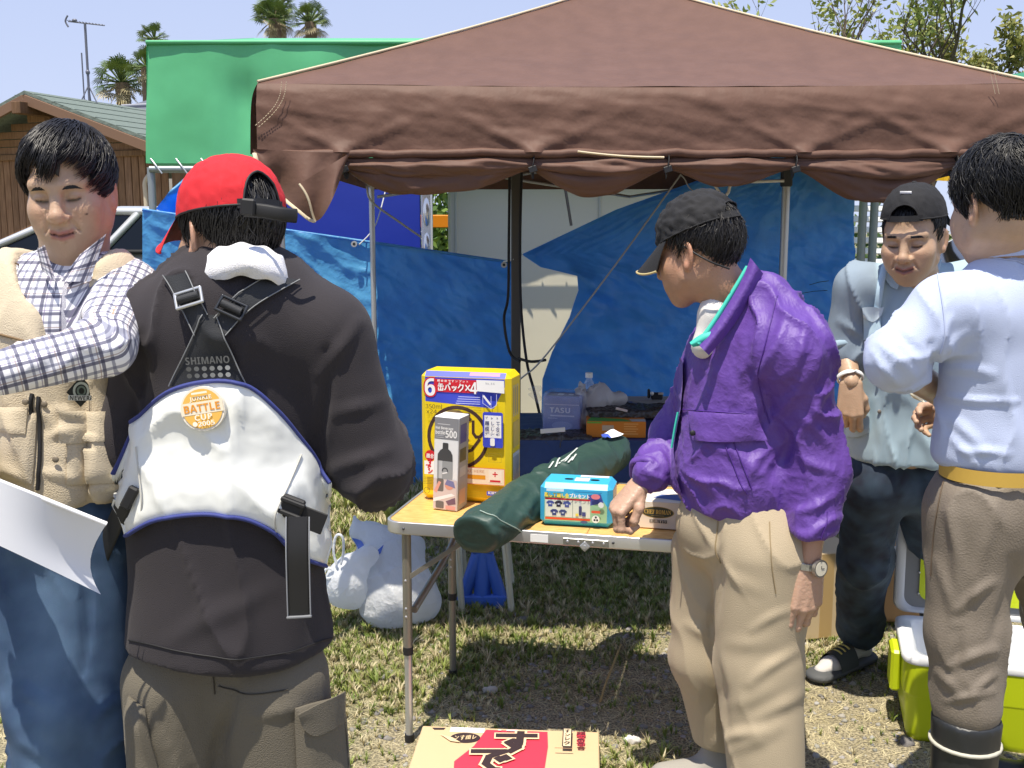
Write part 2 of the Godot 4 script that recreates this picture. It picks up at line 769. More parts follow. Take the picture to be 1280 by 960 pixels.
func build_canopy() -> void:
	c_fl=P(322,104,3.2)
	c_fr=P(1296,104,3.2)
	c_bl=Vector3(-0.80,c_fl.y,-6.0)
	c_br=Vector3(2.15,c_fr.y,-5.95)
	c_top=Vector3(0.475,2.535,-4.5)
	var t:=thing("pop_up_canopy","brown pop-up canopy with its front curtain rolled up, over the tables","canopy",Vector3(0.4,0,-4.4))
	var brown:=mat(Color(0.150,0.084,0.062).linear_to_srgb(),0.55)
	brown.rim_enabled=true
	brown.rim=0.15
	brown.metallic_specular=0.28
	brown.backlight_enabled=true
	brown.backlight=Color(0.26,0.17,0.13)
	relief(brown,noise_tex(0.02,512,21,4,FastNoiseLite.TYPE_SIMPLEX_SMOOTH),0.22,1.3)
	brown.albedo_texture=noise_tex(0.012,512,22,5,FastNoiseLite.TYPE_SIMPLEX_SMOOTH,ramp([[0.2,Color(0.93,0.93,0.93)],[0.8,Color(1,1,1)]]))
	MAT.brown=brown
	var cream:=mat(srgb(205,190,160),0.7)
	MAT.cream=cream
	var nz:=noise(2.2,33,3)
	var ridge:=noise(1.6,34,2,FastNoiseLite.TYPE_SIMPLEX_SMOOTH,FastNoiseLite.FRACTAL_RIDGED)
	var cs:=[c_fl,c_fr,c_br,c_bl]
	for side in 4:
		var a: Vector3=cs[side]
		var b: Vector3=cs[(side+1) % 4]
		var rows:=[]
		var nn:=60 if side==0 else 16
		var up: Vector3=((b - a).cross(c_top - a)).normalized()
		if up.y<0:
			up=-up
		for i in 31:
			var s:=1.0 - i/30.0
			var row:=[]
			for j in nn+1:
				var u:=float(j)/nn
				var e:=a.lerp(b,u)
				var p:=e.lerp(c_top,s)
				# cloth hangs a little between the bars,and turns over the edge softly
				var mid:=sin(PI*u)
				p-=up*(0.035*sin(PI*s)*mid)
				p.y+=-0.014*sin(PI*s) - 0.012*mid*(1.0 - s)
				if side==0:
					p+=up*(ridge.get_noise_2d(p.x*0.7,p.y*6.0)*0.003*mid+nz.get_noise_2d(p.x*1.5,p.y*8.0)*0.003)*(1.0 - s*0.5)
				row.append(p)
			rows.append(row)
		var mb:=MB.new()
		mb.grid(rows)
		part("roof_panel",mb,brown,t)
		# skirt below the edge
		var out:=Vector3((b - a).z,0,-(b - a).x).normalized()
		if out.dot((a+b)*0.5 - Vector3(c_top.x,0,c_top.z)*Vector3(1,0,1))<0 or true:
			out=((a+b)*0.5 - c_top)
			out.y=0
			out=out.normalized()
		var sk:=MB.new()
		rows=[]
		for i in 25:
			var s:=i/24.0
			var row:=[]
			for j in nn*2+1:
				var u:=float(j)/(nn*2)
				var mid:=sin(PI*u)
				var p:=a.lerp(b,u)+Vector3(0,-0.215*s - 0.012*mid*(1.0 - s),0)
				# the cloth rolls from roof into skirt
				p+=out*(0.024*(1.0 - exp(-s*7.0))+0.008*s)
				if side==0:
					# long shallow folds that run down to the ties of the curtain
					var w:=0.0
					for tie in [0.11,0.355,0.70,0.885]:
						var d: float=u - tie
						for f in [0.5,-0.62,1.15,-1.3]:
							var off: float=d*2.45+f*(1.0 - s)*0.34
							w+=0.010*exp(-off*off/0.0011)*s*exp(-d*d*22.0)
					w+=ridge.get_noise_2d(p.x*1.3+p.y*2.0,p.y*5.0)*0.003+nz.get_noise_2d(p.x*1.2 - 8.0+p.y*1.5,p.y*4.0)*0.006
					p+=out*w*smoothstep(0.0,0.15,s)
				row.append(p)
			rows.append(row)
		sk.grid(rows)
		part("skirt",sk,brown,t)
	# piping along the two front ridges and the bound hem of the skirt
	for c in [c_fl,c_fr]:
		var pts:=[]
		for i in 25:
			var s:=i/24.0
			pts.append((c as Vector3).lerp(c_top,s)+Vector3(0,-0.014*sin(PI*s)+0.005,0))
		var mb:=MB.new()
		mb.tube(pts,0.0045,6)
		part("piping",mb,cream,t)
	for k in 2:
		var mb:=MB.new()
		var pts:=[]
		for i in 81:
			var u:=i/80.0
			pts.append(c_fl.lerp(c_fr,u)+Vector3(0,-0.218 - 0.021*k+nz.get_noise_2d(u*6.0,k*9.0)*0.008,0.042 - 0.012*k))
		mb.tube(pts,0.013 - 0.002*k,8)
		part("hem_roll",mb,brown,t)
	# seams of the corner reinforcements: rows of pale stitches
	for q in [[352,102,318,158,0],[358,102,322,160,0],[1238,92,1244,118,1],[1243,92,1249,118,1]]:
		var mb:=MB.new()
		for i in 20:
			var s:=i/20.0
			var a:=W(lerpf(q[0],q[2],s)+10.0*sin(PI*s)*(1 - q[4]),lerpf(q[1],q[3],s),-c_fl.z - 0.04)
			var b:=W(lerpf(q[0],q[2],s+0.03)+10.0*sin(PI*(s+0.03))*(1 - q[4]),lerpf(q[1],q[3],s+0.03),-c_fl.z - 0.04)
			mb.tube([a,b],0.0012,4)
		part("stitching",mb,cream,t)
	# the rolled curtain,gathered at the ties
	var ties:=[0.113,0.353,0.525,0.688,0.893]
	var sec:=40
	var fold:=noise(1.0,51,3)
	for roll in 2:
		var rows:=[]
		for i in 261:
			var u:=0.088+0.9*i/260.0
			var near:=1.0
			for tie in ties:
				near=minf(near,absf(u - tie))
			var open:=smoothstep(0.0,0.075,near)
			var sag:=0.0
			for k in ties.size() - 1:
				if u>ties[k] and u<ties[k+1]:
					var w: float=(u - ties[k])/(ties[k+1] - ties[k])
					sag=sin(PI*pow(w,[0.62,0.8,1.0,1.35][k]*(1.0 if roll else 1.3)))*[0.040,0.042,0.016,0.062][k]
			var c:=c_fl.lerp(c_fr,u)+Vector3(0,-0.252 - sag*(0.25 if roll==0 else 0.95) - 0.010*roll*open,0.034 - 0.016*roll)
			var ry:=0.012+(0.015 if roll==0 else 0.022)*open+sag*(0.12 if roll==0 else 0.28)
			var rz:=0.014+0.015*open
			var row:=[]
			for j in sec:
				var a:=TAU*j/sec
				# creases run along the roll and close up at the ties
				var w:=sin(a*3.0+fold.get_noise_2d(u*5.0,3.0+roll*7.0)*5.0+u*7.0)*0.14+fold.get_noise_2d(u*8.0+roll*5.0,a*1.1)*0.30+sin(a*7.0 - u*40.0+fold.get_noise_2d(u*10.0,20.0)*6.0)*0.05
				w *= 0.6+0.4*open
				row.append(c+Vector3(0,cos(a)*ry*(1.0+w*0.6),sin(a)*rz*(1.0+w)))
			rows.append(row)
		var cu:=MB.new()
		cu.grid(rows,true)
		part("rolled_curtain",cu,brown,t)
	# cream edge tape showing in the roll
	var tape:=MB.new()
	var tp:=[]
	for i in 24:
		var s:=i/23.0
		tp.append(P(722+108*s,189.5+7.0*s+2*sin(s*3.0),3.105))
	tape.tube(tp,0.007,6,true,0.5)
	part("edge_tape",tape,cream,t)
	var black:=mat(srgb(28,28,30),0.6)
	MAT.black=black
	for u in ties:
		var mb:=MB.new()
		var c:=c_fl.lerp(c_fr,u)+Vector3(0,-0.255,0.03)
		var ring:=[]
		for i in 17:
			var a:=TAU*i/16.0
			ring.append(c+Vector3(0.004*sin(a*2.0),cos(a)*0.03,sin(a)*0.031))
		mb.tube(ring,0.011,8,false,0.18,Vector3.RIGHT)
		mb.box(Transform3D(Basis(Vector3.BACK,0.3),c+Vector3(0,-0.012,0.036)),Vector3(0.026,0.02,0.008),0.002)
		part("tie_strap",mb,black,t)
	# loose corner of the curtain hanging at the left,and its turned-up tip; cream tape binds both edges
	var rows:=[]
	for k in 2:
		var fl:=MB.new()
		rows=[]
		var edge:=[]
		for i in 29:
			var s:=i/28.0
			var row:=[]
			for j in 37:
				var w:=j/36.0
				var top:=Vector2(lerpf(316,432,w),lerpf(186,192,w))
				var bot:=along([Vector2(318,192),Vector2(326,214),Vector2(346,240),Vector2(372,262),Vector2(393,276),Vector2(408,262),Vector2(422,232),Vector2(433,200)],w)
				var dd:=3.125+(0.030*sin(w*9.0 - s*1.5)+0.016*sin(w*19.0+s*3.0))*s
				if k==1:
					top=Vector2(lerpf(374,434,w),lerpf(230,193,w))
					bot=along([Vector2(394,277),Vector2(402,272),Vector2(412,256),Vector2(424,228),Vector2(434,196)],w)
					dd=3.075+0.028*sin(w*7.0+s)*(0.3+s)
					top.x+=6.0*sin(s*PI)
				var q:=top.lerp(bot,s)
				row.append(P(q.x,q.y,dd))
			if k==1:
				edge.append(row[0])
			rows.append(row)
		fl.grid(rows)
		var fp:=part("hanging_flap",fl,brown,t)
		if k==0:
			edge=rows[28].slice(0,22)
		var et:=MB.new()
		et.tube(edge,0.0075,6,true,0.5)
		part("edge_tape",et,cream,fp)
	# legs
	var steel:=mat(srgb(190,192,196),0.38,0.7)
	MAT.steel=steel
	var dark:=mat(srgb(58,60,66),0.6)
	MAT.dark_plastic=dark
	for q in [[983,226,5.28,0.021],[464,218,5.62,0.0155]]:
		var top:=P(q[0],q[1],q[2])
		var leg:=MB.new()
		var foot:=Vector3(top.x,0.0,top.z)
		leg.tube([foot,top],q[3],14)
		leg.tube([foot,foot+Vector3(0,0.01,0)],0.045,14)
		var lg:=part("leg",leg,steel,t)
		var j:=MB.new()
		j.box(Transform3D(Basis(),top+Vector3(0,0.015,0)),Vector3(q[3]*2.5,0.09,q[3]*2.5),0.006)
		part("corner_joint",j,dark if q[0]>900 else MAT.cream,lg)
	for c in [c_fl,c_fr]:
		var leg:=MB.new()
		var foot:=Vector3(c.x+0.04*signf(0.4 - c.x),0,c.z - 0.05)
		leg.tube([foot,Vector3(foot.x,c.y - 0.02,foot.z)],0.019,12)
		leg.tube([foot,foot+Vector3(0,0.01,0)],0.045,14)
		part("leg",leg,steel,t)
	# scissor bars under the roof on the back
	var bars:=MB.new()
	for k in 2:
		var a:=c_bl+Vector3(0.03,-0.02,0.02)
		var b:=c_br+Vector3(-0.03,-0.02,0.02)
		bars.tube([a.lerp(b,0.5*k)+Vector3(0,-0.02,0),a.lerp(b,0.5*k+0.5)+Vector3(0,-0.24,0)],0.009,6)
		bars.tube([a.lerp(b,0.5*k)+Vector3(0,-0.24,0.02),a.lerp(b,0.5*k+0.5)+Vector3(0,-0.02,0.02)],0.009,6)
	part("truss_bars",bars,steel,t)

# ---------------------------------------------------------------- tarpaulins behind
func tarp_rows(rows_px: Array,cols: int,z: float,amp: float,seed_: int) -> Array:
	var n1:=noise(1.5,seed_,3)
	var n2:=noise(3.6,seed_+1,3,FastNoiseLite.TYPE_SIMPLEX_SMOOTH,FastNoiseLite.FRACTAL_RIDGED)
	var rows:=[]
	for r in rows_px:
		var row:=[]
		for j in cols+1:
			var u:=float(j)/cols
			var p:=W(lerpf(r[0],r[2],u),lerpf(r[1],r[3],u),z)
			var edge:=smoothstep(0.0,0.04,u)
			p.z+=(n1.get_noise_2d(p.x,p.y)*amp*1.6+n2.get_noise_2d(p.x*0.8+p.y*1.1,p.y*0.6 - p.x*0.3)*amp*0.8)*edge
			row.append(p)
		rows.append(row)
	return rows

func interp_rows(keys: Array,n: int) -> Array:
	var out:=[]
	for i in n+1:
		var t:=float(i)/n*(keys.size() - 1)
		var k:=mini(int(t),keys.size() - 2)
		var r:=[]
		for c in 4:
			r.append(lerpf(keys[k][c],keys[k+1][c],t - k))
		out.append(r)
	return out

func build_tarps() -> void:
	var blue:=mat(Color(0.14,0.50,0.82).linear_to_srgb(),0.36)
	blue.backlight_enabled=true
	blue.backlight=Color(0.10,0.46,0.95)
	relief(blue,noise_tex(0.012,512,61,5,FastNoiseLite.TYPE_SIMPLEX,null,FastNoiseLite.FRACTAL_RIDGED),0.55,0.9)
	blue.albedo_texture=noise_tex(0.010,512,67,5,FastNoiseLite.TYPE_SIMPLEX_SMOOTH,ramp([[0.2,Color(0.88,0.90,0.92)],[0.8,Color(1,1,1)]]))
	MAT.tarp=blue
	var white:=mat(srgb(225,225,225),0.6)
	MAT.white_string=white
	var t:=thing("tarpaulin","bright blue tarpaulin stretched low behind the red-capped man, left of the dark post","tarpaulin",Vector3(-1.0,0,-5.8))
	var mb:=MB.new()
	mb.grid(tarp_rows(interp_rows([[178,262,640,328],[178,372,640,402],[176,486,640,490],[174,610,640,606]],70),120,5.82,0.024,62))
	part("sheet",mb,blue,t)
	var hem:=MB.new()
	var pts:=[]
	for i in 40:
		pts.append(W(lerpf(178,640,i/39.0),lerpf(262,328,i/39.0),5.81))
	hem.tube(pts,0.008,6)
	part("hem_rope",hem,blue,t)
	for q in [[443,311],[250,284],[630,337]]:
		var g:=MB.new()
		var c:=W(q[0],q[1] - 6.0,5.77)
		g.tube([c,c+Vector3(0,0,0.012)],0.017,14)
		var e:=part("eyelet",g,MAT.steel,t)
		var h:=MB.new()
		h.tube([c+Vector3(0,0,0.0125),c+Vector3(0,0,0.0135)],0.008,12)
		part("eyelet_hole",h,MAT.black,e)
	# bunched upper end tied to the tent pipe
	var bn:=MB.new()
	var rows:=[]
	var nn:=noise(4.0,66,3)
	for i in 25:
		var s:=i/24.0
		var row:=[]
		for j in 25:
			var u:=j/24.0
			var p:=W(lerpf(lerpf(243,200,s),lerpf(258,262,s),u),lerpf(lerpf(206,262,s),lerpf(212,292,s),u),6.1)
			p.z+=0.05*sin(u*14.0+s*2.0)*(0.4+s)+nn.get_noise_2d(p.x,p.y)*0.05
			row.append(p)
		rows.append(row)
	bn.grid(rows)
	part("bunched_corner",bn,blue,t)

	t=thing("tarpaulin","blue tarpaulin hung from the canopy back, behind the man in purple","tarpaulin",Vector3(0.9,0,-5.7))
	mb=MB.new()
	mb.grid(tarp_rows(interp_rows([[960,190,1066,196],[893,218,1067,218],[770,262,1068,262],[652,318,1068,306],[676,334,1068,322],[720,344,1068,338],[722,362,1068,360],[712,396,1068,396],[690,440,1068,440],[678,474,1068,474],[676,540,1066,540],[676,600,1064,600]],99),110,5.72,0.022,64))
	# the loose triangle folds back on itself
	var c0:=W(735,352,5.72)
	for i in mb.V.size():
		var p:=mb.V[i]
		var d:=Vector2(p.x - c0.x,p.y - c0.y)
		mb.V[i].z+=0.10*exp(-d.length_squared()/0.014) - 0.05*exp(-(d - Vector2(0.12,-0.12)).length_squared()/0.012)
		var line:=d.x*0.6+d.y*0.8
		mb.V[i].z+=0.035*exp(-line*line/0.0016)*exp(-d.length_squared()/0.09)
	part("sheet",mb,blue,t)
	var marks:=MB.new()
	for q in [[1012,356,1036,351],[1000,367,1034,363],[960,371,985,366]]:
		var a:=W(q[0],q[1],5.66)
		var b:=W(q[2],q[3],5.66)
		marks.tube([a,a.lerp(b,0.5)+Vector3(0,0.004,0),b],0.006,5,true,0.3)
	part("stain",marks,mat(srgb(40,62,60),0.9),t)

	# ropes and cables
	var rope:=mat(srgb(176,178,182),0.8)
	tag(tube_thing("rope",[P(851,218,5.2),P(770,330,5.1),P(684,442,5.0),P(655,470,5.2),P(640,480,5.35)],0.0045,rope),"pale rope running slantwise down in front of the right blue tarpaulin","rope")
	tag(tube_thing("rope",[P(850,218,5.2),P(856,224,5.2),P(861,234,5.2),P(868,240,5.2)],0.003,rope),"short end of pale rope beside the black cap","rope")
	tag(tube_thing("rope",[P(460,225,5.55),P(463,250,5.55),P(500,278,5.7),P(526,296,5.8)],0.006,rope),"white cord slung from the thin canopy leg across the blue panel","rope")
	tag(tube_thing("rope",[P(485,225,6.2),P(470,280,5.9),P(449,306,5.7)],0.004,rope),"thin grey cord slanting down behind the thin canopy leg","rope")
	tag(tube_thing("rope",[P(630,327,5.72),P(642,324,5.5),P(653,318,5.65)],0.005,MAT.white_string),"white string tying both tarpaulins to the dark post","rope")
	tag(tube_thing("cable",[P(637,214,5.3),P(636,300,5.3),P(635,370,5.3),P(630,400,5.25),P(637,440,5.25),P(650,452,5.2)],0.0075,MAT.black),"black cable hanging along the left of the dark post","cable")
	tag(tube_thing("cable",[P(652,214,5.3),P(650,300,5.3),P(651,380,5.3),P(658,450,5.25),P(668,490,5.2),P(675,520,5.2)],0.0075,MAT.black),"black cable hanging along the right of the dark post","cable")
	tag(tube_thing("cable",[P(648,448,5.2),P(664,452,5.15),P(682,450,5.2)],0.0075,MAT.black),"short black cable crossing the post near the yellow carton","cable")
	tag(tube_thing("cable",[P(703,218,6.9),P(708,245,6.9),P(714,282,6.9)],0.010,MAT.black),"black cable hanging down the white wall","cable")
	# dark post
	var post:=MB.new()
	var pt:=P(645,205,5.45)
	post.box(Transform3D(Basis(),Vector3(pt.x,1.0,pt.z)),Vector3(0.052,2.0,0.052),0.005)
	tag(part("tent_post",post,mat(srgb(86,84,82),0.45,0.4)),"dark grey square post standing where the two tarpaulins meet","post")
	# bent white hook at the top of the right leg
	tag(tube_thing("hook_rod",[P(888,226,5.25),P(893,231,5.25),P(898,239,5.25),P(904,245,5.25),P(910,241,5.25),P(913,232,5.25),P(922,228,5.25),P(950,227,5.25),P(980,226,5.25)],0.008,mat(srgb(235,235,235),0.4)),"bent white wire hook at the top of the silver canopy leg","hook")

func tube_thing(called: String,keys: Array,r: float,m: Material) -> MeshInstance3D:
	var mb:=MB.new()
	mb.tube(curve(keys,6),r,7)
	return part(called,mb,m)

# smooth line through points
func curve(k: Array,per: int) -> Array:
	var out:=[]
	for i in k.size() - 1:
		var a: Vector3=k[maxi(i - 1,0)]
		var d: Vector3=k[mini(i+2,k.size() - 1)]
		for j in per:
			out.append((k[i] as Vector3).cubic_interpolate(k[i+1],a,d,float(j)/per))
	out.append(k[-1])
	return out

# ---------------------------------------------------------------- beyond: green tent,walls,house,cars,trees
func build_back() -> void:
	var t:=thing("green_tent","long bright green sheet tent on a steel pipe frame, behind the brown canopy","tent",Vector3(0,0,-8))
	var green:=mat(Color(0.13,0.54,0.25).linear_to_srgb(),0.42)
	green.backlight_enabled=true
	green.backlight=Color(0.1,0.5,0.25)
	relief(green,noise_tex(0.01,256,71,3),0.8,0.5)
	green.albedo_texture=noise_tex(0.008,512,75,5,FastNoiseLite.TYPE_SIMPLEX_SMOOTH,ramp([[0.2,Color(0.94,0.95,0.94)],[0.8,Color(1,1,1)]]))
	var zf:=7.5
	var a:=W(183,204,zf); var b:=W(1126,204,zf)
	var at:=W(183,54,zf); var bt:=W(1126,54,zf)
	var mb:=MB.new()
	var rows:=[]
	var nn:=noise(0.8,72,3)
	for i in 13:
		var row:=[]
		for j in 61:
			var p:=at.lerp(bt,j/60.0).lerp(a.lerp(b,j/60.0),i/12.0)
			p.z+=nn.get_noise_2d(p.x*1.5,p.y)*0.03
			var d:=Vector2(p.x - W(306,130,zf).x,p.y - W(306,130,zf).y)
			p.z-=0.06*exp(-Vector2(d.x*2.5,d.y).length_squared()/0.05)
			row.append(p)
		rows.append(row)
	mb.grid(rows)
	part("front_sheet",mb,green,t)
	mb=MB.new()
	var rl:=Vector3(at.x+0.35,at.y+0.34,-9.2)
	var rr:=Vector3(bt.x - 0.2,at.y+0.34,-9.2)
	mb.grid([[rl,rr],[at,bt]])
	mb.grid([[Vector3(at.x,at.y,-10.9),rl],[at,rl+Vector3(0,0,0.01)]])
	mb.grid([[rr,Vector3(bt.x,bt.y,-10.9)],[rr+Vector3(0,0,0.01),bt]])
	mb.grid([[Vector3(at.x,at.y,-10.9),Vector3(bt.x,bt.y,-10.9)],[rl,rr]])
	part("roof_sheet",mb,green,t)
	mb=MB.new()
	mb.tube([at+Vector3(0,0.004,0.006),bt+Vector3(0,0.004,0.006)],0.016,6)
	part("edge_seam",mb,green,t)
	for s in [0,1]:
		mb=MB.new()
		var q: Vector3=[at,bt][s]
		var w: Vector3=[a,b][s]
		mb.grid([[q,Vector3(q.x,q.y,-10.9)],[w,Vector3(w.x,w.y,-10.9)]])
		part("side_sheet",mb,green,t)
	var pipe:=mat(srgb(150,158,160),0.45,0.55)
	mb=MB.new()
	mb.tube([a+Vector3(0.03,-0.045,0.02),b+Vector3(-0.03,-0.045,0.02)],0.025,10)
	part("pipe",mb,pipe,t)
	for q in [[a.x+0.03,-7.5],[b.x - 0.03,-7.5],[a.x+0.03,-10.8],[b.x - 0.03,-10.8],[a.x+0.24,-8.1]]:
		mb=MB.new()
		mb.tube([Vector3(q[0],0,q[1]),Vector3(q[0],a.y - 0.03,q[1])],0.028,10)
		part("pipe",mb,pipe,t)
	for i in 30:
		var u:=(i+0.2)/30.0
		var c:=a.lerp(b,u)
		mb=MB.new()
		mb.tube([c+Vector3(0,0.03,0.012),c+Vector3(0.05,-0.02,0.05),c+Vector3(0.09,-0.075,0.05)],0.007,5)
		part("lacing",mb,MAT.steel,t)

	# white wall and blue panel under the tent
	mb=MB.new()
	var l:=W(560,300,7.75); var r:=W(905,300,7.75)
	var h:=2.55
	mb.box(Transform3D(Basis(),Vector3((l.x+r.x)/2,h/2+0.05,-8.75)),Vector3(r.x - l.x,h,2.0),0.02)
	var wt:=thing("white_cabin","plain white panelled cabin standing under the green tent behind the dark post","cabin",Vector3((l.x+r.x)/2,0,-8.75))
	part("wall",mb,relief(mat(srgb(212,206,184),0.5),noise_tex(0.01,256,73,3),0.3,0.6),wt)
	for x in [l.x+0.06,(l.x+r.x)/2+0.1]:
		mb=MB.new()
		mb.box(Transform3D(Basis(),Vector3(x,h/2+0.05,-7.745)),Vector3(0.02,h - 0.1,0.012),0.004)
		part("joint_strip",mb,mat(srgb(190,188,175),0.5),wt)
	mb=MB.new()
	l=W(345,300,7.35); r=W(526,300,7.35)
	mb.box(Transform3D(Basis(),Vector3((l.x+r.x)/2,0.98,-7.36)),Vector3(r.x - l.x,1.92,0.03),0.006)
	tag(part("blue_panel",mb,relief(mat(Color(0.012,0.03,0.30).linear_to_srgb(),0.4),noise_tex(0.01,256,74,3),0.5,0.5)),"deep blue upright panel behind the left tarpaulin","panel")
	mb=MB.new()
	l=W(527,300,7.3); r=W(541,300,7.3)
	mb.box(Transform3D(Basis(),Vector3((l.x+r.x)/2,1.1,-7.31)),Vector3(r.x - l.x,2.15,0.07),0.012)
	var cv:=MB.new()
	for k in 9:
		cv.ball(Vector3((l.x+r.x)/2,0.2+k*0.24,-7.275),Vector3(0.028,0.1,0.014),Basis(),6,10)
	var fr:=thing("metal_door_frame","shiny crumpled metal strip at the edge of the deep blue panel","frame",Vector3((l.x+r.x)/2,0,-7.31))
	part("strip",mb,mat(srgb(215,215,215),0.22,0.9),fr)
	part("dents",cv,mat(srgb(215,215,215),0.15,0.9),fr)

	build_house()
	build_cars()
	build_trees()

func build_house() -> void:
	var A:=W(30,113,18.0)
	var rd:=Vector3(0.38,0,-0.925)
	var gd:=Vector3(0.925,0,0.38)
	var t:=thing("wooden_house","brown boarded wooden house with a green roof, behind the man in the beige vest","house",Vector3(A.x,0,A.z))
	var half:=3.05
	var drop:=1.02
	var deep:=9.0
	var roof:=mat(srgb(104,116,108),0.8)
	relief(roof,noise_tex(0.03,256,81,3),1.5,1.0)
	var wood:=mat(Color(1,1,1),0.75,0.0,true)
	wood.albedo_texture=noise_tex(0.03,256,82,4,FastNoiseLite.TYPE_SIMPLEX,ramp([[0.0,Color(0.7,0.66,0.6)],[1.0,Color(1,1,1)]]))
	wood.uv1_triplanar=true
	wood.uv1_world_triplanar=true
	wood.uv1_scale=Vector3(2.5,0.25,2.5)
	var fascia:=mat(srgb(120,92,72),0.7)
	for s in [1.0,-1.0]:
		var e: Vector3=A+gd*half*s - Vector3(0,drop,0)
		var mb:=MB.new()
		var th:=Vector3(0,-0.06,0)
		mb.face(A,A+rd*deep,e+rd*deep,e)
		mb.face(A+th,A+rd*deep+th,e+rd*deep+th,e+th)
		mb.face(A,A+th,e+th,e)
		mb.face(e,e+th,e+rd*deep+th,e+rd*deep)
		part("roof",mb,roof,t)
		mb=MB.new()
		var x:=(e - A).normalized()
		var y:=Vector3.UP - x*x.y
		y=y.normalized()
		var c:=(A+e)*0.5+Vector3(0,-0.15,0) - rd*0.01
		mb.box(Transform3D(Basis(x,y,x.cross(y)),c),Vector3(A.distance_to(e),0.16,0.05),0.005)
		part("fascia",mb,fascia,t)
		# shingle courses show as steps
		for k in 7:
			var u:=(k+0.5)/7.0
			var p0:=A.lerp(e,u)+Vector3(0,0.012,0)
			mb=MB.new()
			mb.tube([p0 - Vector3(0,0.008,0),p0+rd*deep - Vector3(0,0.008,0)],0.008,5)
			part("shingle_course",mb,roof,t)
	# boards of the gable wall,each its own plank
	var w0:=2.6
	var front:=A+rd*0.55
	var tie_y:=A.y - 1.06
	var bw:=0.155
	var n:=int(w0*2/bw)
	var brown:=[Color(0.34,0.19,0.095),Color(0.38,0.215,0.11),Color(0.30,0.165,0.085),Color(0.36,0.205,0.115)]
	for i in n:
		var u:=-w0+(i+0.5)*bw
		var p:=front+gd*u
		var mb:=MB.new()
		mb.col=brown[i % 4]
		mb.box(Transform3D(Basis(gd,Vector3.UP,gd.cross(Vector3.UP)),Vector3(p.x,tie_y/2,p.z)),Vector3(bw - 0.014,tie_y,0.03),0.006)
		part("board",mb,wood,t)
	for i in 7:
		var y:=tie_y+0.12+i*0.135
		var reach:=minf(w0,(A.y - 0.20 - y)/drop*half - 0.05)
		if reach<0.1:
			continue
		var mb:=MB.new()
		mb.col=brown[(i*3+1) % 4]
		mb.box(Transform3D(Basis(gd,Vector3.UP,gd.cross(Vector3.UP)),Vector3(front.x,y,front.z)),Vector3(reach*2,0.122,0.03),0.006)
		part("board",mb,wood,t)
	var bm:=MB.new()
	bm.col=Color(0.30,0.17,0.085)
	bm.box(Transform3D(Basis(gd,Vector3.UP,gd.cross(Vector3.UP)),Vector3(front.x,tie_y,front.z) - rd*0.03),Vector3(w0*2,0.1,0.08),0.008)
	part("tie_beam",bm,wood,t)
	bm=MB.new()
	bm.col=Color(0.20,0.11,0.055)
	var pp:=front+gd*0.75
	bm.box(Transform3D(Basis(gd,Vector3.UP,gd.cross(Vector3.UP)),Vector3(front.x,A.y - 0.62,front.z) - rd*0.04),Vector3(0.14,0.85,0.1),0.008)
	bm.box(Transform3D(Basis(gd,Vector3.UP,gd.cross(Vector3.UP)),Vector3(A.x,A.y - 0.30,A.z)+rd*0.2),Vector3(0.2,0.2,0.8),0.008)
	part("king_post",bm,wood,t)
	bm=MB.new()
	bm.col=Color(0.28,0.155,0.08)
	var sw:=front+gd*w0
	bm.box(Transform3D(Basis(gd,Vector3.UP,gd.cross(Vector3.UP)),Vector3(sw.x,1.3,sw.z)+rd*4.0),Vector3(0.05,2.6,8.0),0.008)
	part("side_wall",bm,wood,t)
	bm=MB.new()
	var dr:=front+gd*(w0 - 0.25) - rd*0.12
	bm.ball(Vector3(dr.x,tie_y+0.03,dr.z),Vector3(0.13,0.13,0.13))
	part("wall_lamp",bm,mat(srgb(84,82,78),0.5),t)
	bm=MB.new()
	dr=front+gd*(w0 - 0.12) - rd*0.1
	bm.tube(curve([Vector3(dr.x,tie_y - 0.25,dr.z),Vector3(dr.x - 0.25,tie_y - 0.45,dr.z+0.1),Vector3(dr.x - 0.27,tie_y - 0.9,dr.z+0.1),Vector3(dr.x - 0.27,0.2,dr.z+0.1)],5),0.035,8)
	part("drain_pipe",bm,mat(srgb(205,190,165),0.6),t)

	# antenna on the ridge
	var base:=A+rd*1.47
	var an:=thing("roof_antenna","tall grey television antenna on a mast on the green roof ridge","antenna",base)
	var grey:=mat(srgb(110,112,122),0.5,0.3)
	var mast:=MB.new()
	var top:=base+Vector3(0,1.36,0)
	mast.tube([base,top],0.024,8)
	part("mast",mast,grey,an)
	for k in 3:
		var a:=TAU*k/3.0+0.3
		mast=MB.new()
		mast.tube([base+Vector3(cos(a)*0.17,-0.06,sin(a)*0.17),base+Vector3(0,0.27,0)],0.012,5)
		part("stay",mast,grey,an)
	mast=MB.new()
	var dirx:=Vector3(0.97,-0.12,0.1)
	mast.tube([top - dirx*0.32,top+dirx*0.38],0.012,6)
	part("boom",mast,grey,an)
	for k in 12:
		mast=MB.new()
		var c:=top+dirx*(-0.32+0.06*k)
		var hl:=0.16 - 0.008*k
		mast.tube([c+Vector3(-0.02,0.02,-hl),c+Vector3(0.02,-0.0,hl)],0.006,4)
		part("element",mast,grey,an)
	mast=MB.new()
	mast.tube(curve([top - dirx*0.36+Vector3(0.03,0.10,0),top - dirx*0.38,top - dirx*0.36+Vector3(0.03,-0.1,0)],4),0.016,5)
	mast.ball(top - dirx*0.2+Vector3(0,0.03,0),Vector3(0.05,0.03,0.03))
	mast.ball(base+Vector3(0,0.50,0),Vector3(0.04,0.05,0.04))
	part("reflector",mast,grey,an)
	var m2:=thing("thin_mast","thin bare mast standing just left of the television antenna","mast",base - gd*0.12)
	mast=MB.new()
